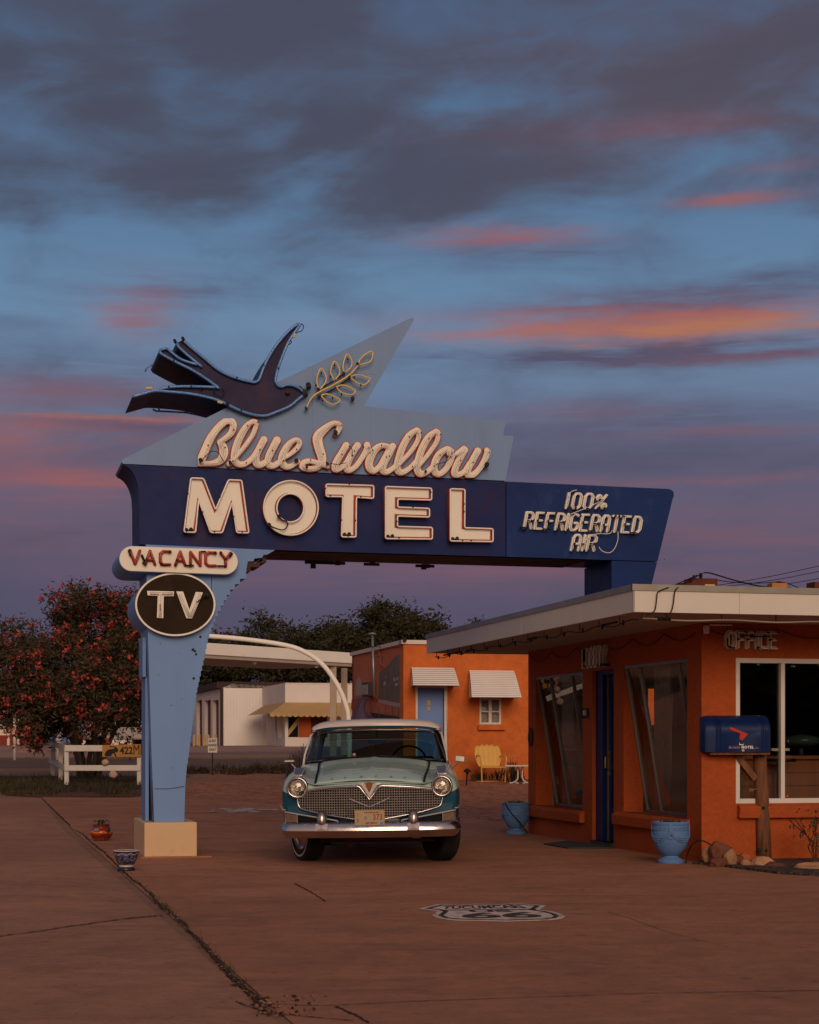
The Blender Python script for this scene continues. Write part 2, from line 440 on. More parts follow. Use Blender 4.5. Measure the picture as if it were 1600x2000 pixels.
def contour(S, level):
    D, x0, y0, st = S
    G = D - level; ins = G < 0; seg = {}
    ny, nx = G.shape
    q = ins[:-1, :-1].astype(int) + ins[:-1, 1:] * 2 + ins[1:, 1:] * 4 + ins[1:, :-1] * 8
    T = {1: [(3, 0)], 2: [(0, 1)], 3: [(3, 1)], 4: [(1, 2)], 5: [(3, 2), (1, 0)], 6: [(0, 2)], 7: [(3, 2)], 8: [(2, 3)], 9: [(2, 0)], 10: [(0, 3), (2, 1)], 11: [(2, 1)], 12: [(1, 3)], 13: [(1, 0)], 14: [(0, 3)]}
    def key(j, i, e): return ((j, i, 0), (j, i + 1, 1), (j + 1, i, 0), (j, i, 1))[e]
    for j, i in zip(*np.nonzero((q > 0) & (q < 15))):
        for a, b in T[int(q[j, i])]: seg[key(j, i, a)] = key(j, i, b)
    def pos(k):
        j, i, e = k
        g0 = G[j, i]; g1 = G[j, i + 1] if e == 0 else G[j + 1, i]; t = g0 / (g0 - g1)
        return (x0 + (i + (t if e == 0 else 0)) * st, y0 + (j + (t if e else 0)) * st)
    loops = []
    while seg:
        k0, k = seg.popitem(); lp = [k0]
        while k != k0 and k in seg: lp.append(k); k = seg.pop(k)
        if len(lp) > 8: loops.append([pos(z) for z in lp])
    return loops
def shape_sdf(name, S, level, mp, c0, c1, mats, parent=None):
    """solid raised from the signed-distance grid: mp(x, y, c) -> world point"""
    D, x0, y0, st = S; G = D - level; ins = G < 0; ny, nx = G.shape; V = []; key = {}; Fc = []; segs = []
    def vid(k, x, y):
        if k not in key: key[k] = len(V); V.append((x0 + x * st, y0 + y * st))
        return key[k]
    def corner(j, i): return vid((j, i, 'c'), i, j)
    def edge(j, i, h):
        a = G[j, i]; b_ = G[j, i + 1] if h else G[j + 1, i]; t = a / (a - b_)
        return vid((j, i, h), i + (t if h else 0), j + (0 if h else t))
    for j in range(ny - 1):
        i = 0
        while i < nx - 1:
            q = (ins[j, i], ins[j, i + 1], ins[j + 1, i + 1], ins[j + 1, i])
            if all(q):
                k = i
                while k + 1 < nx - 1 and ins[j, k + 2] and ins[j + 1, k + 2]: k += 1
                Fc.append((corner(j, i), corner(j, k + 1), corner(j + 1, k + 1), corner(j + 1, i))); i = k + 1; continue
            if any(q):
                P = [(j, i), (j, i + 1), (j + 1, i + 1), (j + 1, i)]; E_ = [(j, i, 1), (j, i + 1, 0), (j + 1, i, 1), (j, i, 0)]; poly = []; cr = []
                for n in range(4):
                    if q[n]: poly.append(corner(*P[n]))
                    if q[n] != q[(n + 1) % 4]: v = edge(*E_[n]); poly.append(v); cr.append((v, q[n]))
                Fc.append(tuple(poly))
                for n in range(len(cr)):
                    if cr[n][1]: segs.append((cr[n][0], cr[(n + 1) % len(cr)][0]))
            i += 1
    n = len(V); vs = [mp(x, y, c1) for x, y in V] + [mp(x, y, c0) for x, y in V]
    b = MB(); b.v = [tuple(p) for p in vs]; b.f = Fc + [(a, a + n, c + n, c) for a, c in segs]; b.m = [0] * len(b.f)
    o = b.build(name, mats, parent); bm = bmesh.new(); bm.from_mesh(o.data); bmesh.ops.recalc_face_normals(bm, faces=bm.faces); bm.to_mesh(o.data); bm.free()
    return o
GL = {  # block letters as centre lines in a box 0.6 wide, 1 high
 'A': [[(0, 0), (.3, 1), (.6, 0)], [(.1, .32), (.5, .32)]], 'B': [[(0, 0), (0, 1), (.4, 1), (.55, .88), (.55, .64), (.4, .52), (.6, .4), (.6, .14), (.42, 0), (0, 0)], [(0, .52), (.4, .52)]],
 'C': [[(.6, .98), (.18, 1), (0, .82), (0, .18), (.18, 0), (.6, .02)]], 'D': [[(0, 0), (0, 1), (.4, 1), (.6, .8), (.6, .2), (.4, 0), (0, 0)]],
 'E': [[(.58, 1), (0, 1), (0, 0), (.58, 0)], [(0, .52), (.5, .52)]], 'F': [[(.58, 1), (0, 1), (0, 0)], [(0, .52), (.5, .52)]],
 'G': [[(.58, .9), (.42, 1), (.16, 1), (0, .82), (0, .18), (.16, 0), (.44, 0), (.6, .16), (.6, .46), (.36, .46)]], 'I': [[(.0, 0), (.0, 1)]],
 'L': [[(0, 1), (0, 0), (.56, 0)]], 'N': [[(0, 0), (0, 1), (.6, 0), (.6, 1)]], 'O': [[(.16, 0), (0, .18), (0, .82), (.16, 1), (.44, 1), (.6, .82), (.6, .18), (.44, 0), (.16, 0)]],
 'R': [[(0, 0), (0, 1), (.42, 1), (.6, .85), (.6, .62), (.42, .48), (0, .48)], [(.36, .48), (.6, 0)]], 'T': [[(0, 1), (.64, 1)], [(.32, 1), (.32, 0)]],
 'V': [[(0, 1), (.3, 0), (.6, 1)]], 'Y': [[(0, 1), (.3, .5), (.6, 1)], [(.3, .5), (.3, 0)]], '1': [[(.12, 0), (.12, 1)]], '0': [[(.16, 0), (0, .18), (0, .82), (.16, 1), (.44, 1), (.6, .82), (.6, .18), (.44, 0), (.16, 0)]],
 'a': [[(0, 0), (0, .8), (.14, 1), (.42, 1), (.56, .82), (.56, 0)], [(0, .42), (.56, .42)]],
 '%': [[(.1, .05), (.75, .95)], [(.12, .62), (.02, .76), (.12, .92), (.26, .92), (.34, .76), (.26, .62), (.12, .62)], [(.62, .06), (.52, .2), (.62, .36), (.76, .36), (.84, .2), (.76, .06), (.62, .06)]]}
GW = {'I': 0.0, '1': .24, '%': .86, 'T': .64, 'a': .56}
def neon_word(word, x0, y0, h, w, gap, r, shear=0.0):
    """strokes for a word: left edge x0, baseline y0, letter height h, width w of a 0.6 box, stroke radius r"""
    out = []; x = x0; k = w / .6
    for ch in word:
        for pl in GL[ch]:
            pts = [(x + p[0] * k + shear * p[1] * h, y0 + p[1] * h, r) for p in pl]
            dn = []
            for p, q in zip(pts[:-1], pts[1:]): dn += [p, tuple((np.array(p) + np.array(q)) / 2)]
            out.append(dn + [pts[-1]])
        x += GW.get(ch, .6) * k + gap
    return out, x - gap
def inset(poly, d):
    n = len(poly); ar = sum(poly[i][0] * poly[(i + 1) % n][1] - poly[(i + 1) % n][0] * poly[i][1] for i in range(n))
    P = [Vector(p) for p in (poly if ar > 0 else poly[::-1])]; out = []
    for i in range(n):
        a = (P[i] - P[i - 1]).normalized(); b = (P[(i + 1) % n] - P[i]).normalized()
        na, nb = Vector((-a.y, a.x)), Vector((-b.y, b.x)); m = na + nb
        out.append(tuple(P[i] + m * (d / max(0.35, 1 + na.dot(nb)))))
    return out
ALPHA = R(14.0)
DU = Vector((math.cos(ALPHA), math.sin(ALPHA), 0)); DV = Vector((-math.sin(ALPHA), math.cos(ALPHA), 0))
# ------------------------------------------------------------------ the ground
def ground_mat(name, base, stain, grain, bump=0.25, speck=None, joint=None, slab=False):
    m = bpy.data.materials.new(name); m.use_nodes = True
    nt = m.node_tree; bs = nt.nodes['Principled BSDF']
    v = nt.nodes.new('ShaderNodeTexCoord').outputs['Object']
    big = noise(nt, v, 0.22, 5.0, 0.6, 0.6); mid = noise(nt, v, 1.6, 6.0, 0.65, 0.5); fine = noise(nt, v, 38.0, 4.0, 0.75); grit = noise(nt, v, 160.0, 2.0, 0.8)
    x, y, z = sep(nt, v)
    dr = noise(nt, comb(nt, x * 0.5, y * 2.2, z), 1.0, 6.0, 0.65, 0.4)       # scuffs lie along the drive
    med = noise(nt, v, 7.0, 5.0, 0.7, 0.6)
    f = (big - 0.5) * 0.75 + (mid - 0.5) * 0.7 + (med - 0.5) * 0.55 + (fine - 0.5) * grain + (grit - 0.5) * grain * 1.2 + 1.0
    vm = nt.nodes.new('ShaderNodeVectorMath'); vm.operation = 'SCALE'; vm.inputs[0].default_value = base; nt.links.new(f.k, vm.inputs['Scale'])
    col = mixc(nt, dr.ss(0.50, 0.74) * 0.6, vm.outputs[0], stain)
    spot = noise(nt, v, 5.5, 3.0, 0.5)
    col = mixc(nt, spot.ss(0.66, 0.74) * 0.5, col, tuple(c * 0.45 for c in stain))
    if speck is not None:
        vo = nt.nodes.new('ShaderNodeTexVoronoi'); vo.inputs['Scale'].default_value = speck[0]; nt.links.new(v, vo.inputs['Vector'])
        hs = sep(nt, vo.outputs['Color'])
        col = mixc(nt, hs[0].gt(0.6) * 0.7, col, speck[1]); col = mixc(nt, hs[1].lt(0.3) * 0.6, col, speck[2])
    if slab or name == 'sidewalk_concrete':
        b1 = noise(nt, v, 2.6, 7.0, 0.72, 0.8)
        col = mixc(nt, b1.ss(0.44, 0.66) * 0.34, col, tuple(c * 0.92 for c in stain))
        col = mixc(nt, noise(nt, v, 24.0, 3.0, 0.6).ss(0.60, 0.70) * 0.45, col, tuple(c * 0.5 for c in stain))
        col = mixc(nt, noise(nt, v, 33.0, 2.0, 0.5).ss(0.64, 0.72) * 0.35, col, (0.46, 0.25, 0.165))
        col = mixc(nt, noise(nt, v, 1.1, 8.0, 0.78, 2.2).ss(0.60, 0.63) * 0.20, col, (0.08, 0.038, 0.026))
    if slab:
        # later pours differ a little in tone; drips and tyre dirt darken the parking spot and the drive
        s1 = y.lt(14.86); s2 = (y + x * 0.06).lt(9.05)
        col = mixc(nt, s1 * 0.16, col, (0.17, 0.075, 0.046)); col = mixc(nt, s2 * 0.12, col, (0.34, 0.17, 0.10))
        o1 = ((((x + 0.45) / 0.9) * ((x + 0.45) / 0.9) + ((y - 19.9) / 1.7) * ((y - 19.9) / 1.7)) * -1.0).exp() * 0.5 + ((((x - 1.0) / 2.2) * ((x - 1.0) / 2.2) + ((y - 16.4) / .8) * ((y - 16.4) / .8)) * -1.0).exp() * 0.22
        col = mixc(nt, (o1 * (mid * 1.6 - .25)).clamp(), col, (0.05, 0.026, 0.019))
        blot = noise(nt, v, 0.75, 5.0, 0.7, 1.2); col = mixc(nt, blot.ss(0.56, 0.66) * 0.22, col, (0.115, 0.055, 0.036)); col = mixc(nt, blot.ss(0.36, 0.28) if False else (blot.ss(0.30, 0.40).rsub(1.0) * 0.25), col, (0.36, 0.19, 0.12))
    if joint:
        # score lines and hair cracks
        cr = nt.nodes.new('ShaderNodeTexVoronoi'); cr.feature = 'DISTANCE_TO_EDGE'; cr.inputs['Scale'].default_value = 0.17
        nt.links.new(comb(nt, x + (mid - 0.5) * 1.3, y + (fine - 0.5) * 0.12, 0.0), cr.inputs['Vector'])
        col = mixc(nt, X(nt, cr.outputs['Distance']).ss(0.0012, 0.0042).rsub(1.0) * mid.ss(0.42, 0.6) * 0.7, col, (0.03, 0.016, 0.01))
    nt.links.new(col, bs.inputs['Base Color'])
    bs.inputs['Roughness'].default_value = 0.9; bs.inputs['Specular IOR Level'].default_value = 0.25
    bn = nt.nodes.new('ShaderNodeBump'); bn.inputs['Strength'].default_value = bump; bn.inputs['Distance'].default_value = 0.015
    nt.links.new((fine * 0.6 + grit * 0.5 + mid * 0.6).k, bn.inputs['Height']); nt.links.new(bn.outputs[0], bs.inputs['Normal'])
    return m
M_DIRT = ground_mat('dirt', (0.26, 0.135, 0.085), (0.17, 0.09, 0.06), 0.5, 0.5)
M_PAD = ground_mat('concrete', (0.375, 0.160, 0.086), (0.20, 0.086, 0.050), 0.30, 0.30, slab=True)
M_WALK = ground_mat('sidewalk_concrete', (0.340, 0.160, 0.094), (0.21, 0.100, 0.060), 0.26, 0.25)
M_GRAV = ground_mat('gravel', (0.34, 0.132, 0.066), (0.22, 0.085, 0.044), 0.6, 0.3, speck=(9.0, (0.36, 0.16, 0.09), (0.13, 0.05, 0.028)))
M_ASPH = ground_mat('asphalt', (0.125, 0.076, 0.055), (0.09, 0.056, 0.042), 0.4, 0.4)
M_DRIVE = ground_mat('pale_concrete', (0.34, 0.20, 0.145), (0.25, 0.14, 0.10), 0.25, 0.2)
def sheet(name, rows, mt, lift, nx=8, kind='structure'):
    """rows: (Y, x_left, x_right) -- a ground sheet that follows the rise of the land"""
    mb = MB(); Ys = []
    for (y0, l0, r0), (y1, l1, r1) in zip(rows[:-1], rows[1:]):
        k = max(1, int(abs(y1 - y0) / 1.5)) if -100 < y1 < 140 and y0 > -100 else 4
        for i in range(k):
            t = i / k; Ys.append((y0 + (y1 - y0) * t, l0 + (l1 - l0) * t, r0 + (r1 - r0) * t))
    Ys.append(rows[-1])
    for y, l, r in Ys:
        for i in range(nx + 1): mb.v.append((l + (r - l) * i / nx, y, zg(y) + lift))
    for j in range(len(Ys) - 1):
        for i in range(nx): mb.f.append((j * (nx + 1) + i, j * (nx + 1) + i + 1, (j + 1) * (nx + 1) + i + 1, (j + 1) * (nx + 1) + i)); mb.m.append(0)
    return tag(mb.build(name, mt, smooth=True), kind=kind)
sheet('ground', [(-2500, -2500, 2500), (-60, -400, 400), (26.5, -400, 400), (34, -400, 400), (40, -400, 400), (60, -600, 600), (90, -900, 900), (110, -1100, 1100), (200, -2000, 2000), (5000, -5000, 5000)], M_DIRT, 0.0, 12)
# street-edge line: passes image (500,1960) and (80,1558); runs along DV
JOINT = [(520, 1985), (500, 1960), (470, 1925), (430, 1885), (385, 1836), (330, 1782), (318, 1776), (290, 1745), (250, 1712), (205, 1668), (180, 1648), (160, 1630)]
_jy = [-20.0] + [F * H / (y - HY) for x, y in JOINT] + [33.9, 80.0]; _jx = [6.7] + [(x - 800) * H / (y - HY) for x, y in JOINT] + [-7.32, -19.3]
def edge_x(Y): return float(np.interp(Y, _jy, _jx))
pad_r = 14.0
sheet('driveway', [(-8, edge_x(-8), pad_r), (27.4, edge_x(27.4), pad_r), (27.8, edge_x(27.8), 1.75), (33.7, edge_x(33.7), -4.3), (34.0, edge_x(34), -7.1)], M_PAD, 0.008, 24)
sheet('sidewalk', [(-8, edge_x(-8) - 9, edge_x(-8)), (33.6, edge_x(33.6) - 1.9, edge_x(33.6)), (33.7, edge_x(33.7) - 1.9, edge_x(33.7) - 0.95), (80, edge_x(80) - 1.6, edge_x(80) - 1.0)], M_WALK, 0.006, 10)
sheet('gravel_yard', [(27.8, 1.75, 14), (33.7, -4.3, 14), (34.0, -4.6, 14), (44.3, -5.2, 14)], M_GRAV, 0.004, 20)
sheet('side_street', [(50.0, -60, 6), (62.0, -60, 8)], M_ASPH, 0.008, 8)
sheet('forecourt', [(63.5, -60, 10), (104, -60, 20)], M_DRIVE, 0.008, 8)
sheet('main_street', [(-8, -60, edge_x(-8) - 9.2), (40, -60, edge_x(40) - 7.5), (49.5, -60, edge_x(49.5) - 7.0)], M_ASPH, 0.008, 8)
# kerb between the side street and the forecourt: a real step
k = MB()
for i in range(24):
    x0 = -40 + i * 2; z = zg(62.8)
    k.box(x0, x0 + 1.98, 62.4, 62.75, z - 0.1, z + 0.05)
tag(k.build('kerb', M_ASPH), kind='structure')
# ---- open joint along the drive, with debris and weeds
M_CRACK = mat('joint_soil', (0.05, 0.026, 0.017), 0.95, bump=0.8, bscale=60, var=0.5, vscale=30)
M_GRIT = mat('joint_grit', (0.24, 0.115, 0.068), 0.95, var=0.5, vscale=14, bump=0.6)
M_WEED = mat('weed', (0.07, 0.065, 0.03), 0.9, var=0.5, vscale=8)
def pave_crack(name, pts, w, lift=0.013, seed=1, m=None):
    r = random.Random(seed); mb = MB(); P = catmull(pts, 14); prev = None
    for i, p in enumerate(P):
        q = P[min(i + 1, len(P) - 1)]; b = P[max(i - 1, 0)]
        d = Vector((q[0] - b[0], q[1] - b[1])); d = d.normalized() if d.length > 0 else Vector((0, 1)); nrm = Vector((-d.y, d.x))
        ww = (w[0] + (w[1] - w[0]) * i / len(P)) * r.uniform(0.45, 1.35); j = Vector((r.gauss(0, 0.25), r.gauss(0, 0.25))) * ww
        a = Vector(p[:2]) + j + nrm * ww / 2; c = Vector(p[:2]) + j - nrm * ww / 2; z = zg(p[1]) + lift
        cur = ((a.x, a.y, z), (c.x, c.y, z))
        if prev: mb.quad(prev[0], prev[1], cur[1], cur[0])
        prev = cur
    return tag(mb.build(name, m or M_CRACK), kind='structure')
def gpx(x, y): # image point on the level forecourt
    Y = F * H / (y - HY); return ((x - 800) / F * Y, Y)
main = [gpx(*p) for p in JOINT] + [(edge_x(Y), Y) for Y in (26.6, 29, 31, 33.8)]
pave_crack('pavement_crack', main, (0.042, 0.017), seed=3)
pave_crack('pavement_crack', [gpx(*p) for p in [(318, 1790), (250, 1797), (150, 1810), (60, 1824), (-60, 1838)]], (0.032, 0.02), seed=4)
pave_crack('pavement_crack', [gpx(*p) for p in [(500, 1962), (560, 1966), (610, 1968), (700, 1965), (800, 1960), (1000, 1953), (1200, 1946), (1420, 1941), (1640, 1938)]], (0.014, 0.014), seed=5, m=M_GRIT)
pave_crack('pavement_crack', [gpx(*p) for p in [(575, 1728), (600, 1741), (636, 1763)]], (0.02, 0.014), seed=6)
pave_crack('pavement_crack', [gpx(*p) for p in [(460, 1960), (520, 1980), (600, 1990), (690, 1998)]], (0.016, 0.012), seed=7)
pave_crack('pavement_crack', [gpx(*p) for p in [(655, 1970), (690, 1985), (720, 2003)]], (0.02, 0.014), seed=8)
pave_crack('pavement_crack', [gpx(*p) for p in [(1185, 1783), (1240, 1800), (1310, 1825), (1430, 1856)]], (0.005, 0.004), seed=9)
pave_crack('pavement_crack', [gpx(*p) for p in [(800, 1752), (1000, 1752), (1200, 1752), (1620, 1748)]], (0.007, 0.007), seed=10)
# crumbled corner of the slab
r0 = random.Random(11); mb = MB(); mg = MB()
for i in range(300):
    t = r0.random()
    if i < 110:
        p = gpx(500 + r0.betavariate(1.2, 2.6) * 170, 1948 + r0.random() * 42)
        s = r0.uniform(0.004, 0.016)
    else:
        q = main[0:8]; a = r0.random() * 6.5; k0 = int(a); f = a - k0
        p = (q[k0][0] + (q[k0 + 1][0] - q[k0][0]) * f + r0.gauss(0, 0.014), q[k0][1] + (q[k0 + 1][1] - q[k0][1]) * f + r0.gauss(0, 0.05)); s = r0.uniform(0.003, 0.010)
    tgt = mg if r0.random() < 0.62 else mb
    x, y = p; z = 0.012; h = s * r0.uniform(0.4, 0.9)
    pts = [(x + s * math.cos(u) * r0.uniform(.6, 1.2), y + s * math.sin(u) * r0.uniform(.6, 1.2)) for u in (0.3, 1.7, 3.0, 4.5)]
    tgt.add([(a, b, z) for a, b in pts] + [(x + (a - x) * .5, y + (b - y) * .5, z + h) for a, b in pts], [(4, 5, 6, 7), (0, 1, 5, 4), (1, 2, 6, 5), (2, 3, 7, 6), (3, 0, 4, 7)])
tag(mg.build('joint_grit', M_GRIT), kind='stuff'); tag(mb.build('joint_debris', M_CRACK), kind='stuff')
mb = MB()
def blade(mb, x, y, z, h, ang, lean, w=0.004):
    c, s = math.cos(ang), math.sin(ang); dx, dy = -s * w, c * w
    t = [(x + c * lean * k * k, y + s * lean * k * k, z + h * k) for k in (0, .55, 1)]
    mb.add([(t[0][0] - dx, t[0][1] - dy, t[0][2]), (t[0][0] + dx, t[0][1] + dy, t[0][2]), (t[1][0] + dx * .7, t[1][1] + dy * .7, t[1][2]), (t[1][0] - dx * .7, t[1][1] - dy * .7, t[1][2]), t[2]], [(0, 1, 2, 3), (3, 2, 4)])
for i in range(230):
    a = r0.triangular(0.5, 8.6, 5.2); k0 = int(a); f = a - k0; p, q = main[k0], main[k0 + 1]
    if r0.random() < 0.3: p = q = main[6]
    blade(mb, p[0] + (q[0] - p[0]) * f + r0.gauss(0, .02), p[1] + (q[1] - p[1]) * f + r0.gauss(0, .07), 0.008, r0.uniform(.012, .05), r0.random() * 6.28, r0.uniform(.01, .05), .003)
tag(mb.build('joint_weeds', M_WEED), kind='stuff')
# ---- faded paint by the sign
M_PAINT = mat('road_paint', (0.58, 0.47, 0.41), 0.85, dirt=(0.27, 0.125, 0.075), dirt_amt=0.48, dscale=9.0, var=0.2, vscale=12, fine=0.15)
M_PAINTK = mat('road_paint_black', (0.050, 0.034, 0.032), 0.85, dirt=(0.25, 0.125, 0.08), dirt_amt=0.3, dscale=9.0)
class GF:   # a working plane on the level ground
    def __init__(s, o, u, v): s.o, s.u, s.v = Vector(o), Vector(u), Vector(v)
    def pt(s, a, b, c=0.0): q = s.o + s.u * a + s.v * b; return Vector((q.x, q.y, zg(q.y) + c))
G0 = GF((0, 0, 0), (1, 0, 0), (0, 1, 0))
r1 = random.Random(5); mb = MB()
for i in range(46):
    x, y = gpx(470 + r1.gauss(0, 26), 1598 + r1.gauss(0, 1.3)); s = r1.uniform(.03, .12)
    pts = [(x + s * 1.5 * math.cos(u) * r1.uniform(.5, 1), y + s * 1.6 * math.sin(u) * r1.uniform(.5, 1)) for u in (0.2, 1.3, 2.4, 3.4, 4.4, 5.5)]
    mb.add([(a, b, zg(b) + 0.013 + i * 0.0001) for a, b in pts], [tuple(range(6))])
tag(mb.build('paint_patch', M_PAINT), kind='structure')
def shield():
    t = thing('road_shield', 'white highway shield with black 66 painted on the drive', 'road marking', (0.65, 13.5, 0.012))
    sil = [(817, 1778), (856, 1769), (896, 1771), (930, 1768.5), (968, 1770), (1006, 1767), (1030, 1769), (1067, 1771.5), (1054, 1780), (1077, 1783), (1096, 1788), (1104, 1793), (1097, 1797), (1075, 1800), (1035, 1801), (996, 1802.5), (940, 1801.5), (890, 1800.5), (858, 1797), (844, 1791.5), (855, 1783.5), (846, 1781)]
    poly = [gpx(*p) for p in sil]
    shape('shield_field', [poly], G0, 0.010, 0.013, M_PAINT, t)
    ins = inset(poly, 0.045); ins2 = inset(poly, 0.085)
    shape('shield_border', [ins, ins2], G0, 0.013, 0.0145, M_PAINTK, t)
    a, b = gpx(862, 1780.5), gpx(1046, 1779); c, d = gpx(862, 1781.8), gpx(1048, 1780.3)
    shape('shield_band', [[a, b, d, c]], G0, 0.013, 0.0145, M_PAINTK, t)
    def fit(name, body, tl, tr, bl, br):
        """lay flat lettering into a quad on the ground"""
        cu = bpy.data.curves.new('t', 'FONT'); cu.body = body; cu.size = 1; cu.extrude = 0.0006; cu.offset = 0.03
        me = mesh_from_curve(cu, None, 0, name); v = np.array([w.co[:] for w in me.vertices]); lo = v.min(0); hi = v.max(0)
        TL, TR, BL, BR = [Vector(gpx(*p)) for p in (tl, tr, bl, br)]
        for w in me.vertices:
            s = (w.co.x - lo[0]) / (hi[0] - lo[0]); k = (w.co.y - lo[1]) / (hi[1] - lo[1])
            q = BL.lerp(BR, s).lerp(TL.lerp(TR, s), k); w.co = (q.x, q.y, 0.0142 + w.co.z)
        link(me, name, M_PAINTK, t)
    fit('place_lettering', 'TUCUMCARI', (868, 1773.2), (1012, 1771), (862, 1779), (1030, 1777))
    fit('us_lettering', 'US', (915, 1781.6), (995, 1780.6), (920, 1785.2), (1005, 1784.5))
    fit('route_number', '66', (897, 1787.2), (1048, 1784.2), (905, 1797.2), (1062, 1795.5))
shield()
# ------------------------------------------------------------------ the big roadside sign
M_LBLUE = mat('pale_blue_paint', (0.165, 0.285, 0.55), 0.55, var=0.06, vscale=1.2, dirt=(0.12, 0.21, 0.40), dirt_amt=0.12, dscale=2.2, bump=0.05, bscale=9, streak=True)
M_FIN = mat('faded_blue_paint', (0.185, 0.285, 0.485), 0.55, var=0.07, vscale=1.0, dirt=(0.145, 0.23, 0.40), dirt_amt=0.15, dscale=1.6, bump=0.10, bscale=4, streak=True)
M_NAVY = mat('navy_paint', (0.012, 0.022, 0.105), 0.5, spec=.12, var=0.25, vscale=1.5, dirt=(0.036, 0.018, 0.055), dirt_amt=0.45, dscale=1.3, bump=0.12, bscale=3.5)
M_NAVY2 = mat('deep_blue_paint', (0.010, 0.030, 0.135), 0.45, spec=.12, var=0.25, vscale=1.5, dirt=(0.035, 0.075, 0.19), dirt_amt=0.25, dscale=3.0)
M_CREAM = mat('cream_enamel', (0.84, 0.77, 0.67), 0.45, var=0.06, vscale=3, dirt=(0.55, 0.42, 0.30), dirt_amt=0.10, dscale=4.0)
M_SCRIPT = mat('aged_cream_enamel', (0.84, 0.75, 0.62), 0.5, var=0.12, vscale=3, dirt=(0.55, 0.32, 0.12), dirt_amt=0.16, dscale=3.0, streak=True)
M_REDTRIM = mat('red_trim_paint', (0.46, 0.060, 0.025), 0.5, var=0.25, vscale=6)
M_TUBE = mat('clear_neon_tube', (0.86, 0.79, 0.73), 0.2, var=0.08, vscale=6, coat=0.4)
M_BTUBE = mat('blue_neon_tube', (0.10, 0.24, 0.56), 0.2, var=0.25, vscale=4, coat=0.5)
M_YTUBE = mat('yellow_neon_tube', (0.72, 0.48, 0.12), 0.25, var=0.12, vscale=6, coat=0.4)
M_RTUBE = mat('red_neon_tube', (0.40, 0.075, 0.05), 0.2, var=0.2, vscale=8, coat=0.4)
M_BLACK = mat('black_rubber', (0.012, 0.010, 0.010), 0.6, var=0.2)
M_BIRD = mat('weathered_bird_paint', (0.032, 0.026, 0.068), 0.55, spec=.12, var=0.35, vscale=2.5, dirt=(0.075, 0.030, 0.036), dirt_amt=0.35, dscale=2.4)
M_RUST = mat('rusty_steel', (0.075, 0.034, 0.020), 0.8, var=0.5, vscale=4, bump=0.3, bscale=20)
M_BROWN = mat('brown_tin', (0.026, 0.014, 0.007), 0.65, spec=.12, var=0.4, vscale=2.4, dirt=(0.085, 0.045, 0.018), dirt_amt=0.15, dscale=6.0)
M_BLOCK = mat('tan_block_paint', (0.66, 0.45, 0.265), 0.8, var=0.07, vscale=2.0, bump=0.12, bscale=40, dirt=(0.38, 0.22, 0.14), dirt_amt=0.18, dscale=3.0)
M_PLANK = mat('peeling_plank', (0.075, 0.05, 0.045), 0.85, var=0.4, vscale=5, dirt=(0.13, 0.20, 0.34), dirt_amt=0.4, dscale=7.0, bump=0.4, streak=True)
FS = Fr((-3.11, 19.94), DU)
SIGN = thing('motel_sign', 'tall blue roadside motel sign with a swallow, neon lettering and tapering leg', 'sign', (-2.8, 20.4, 0))
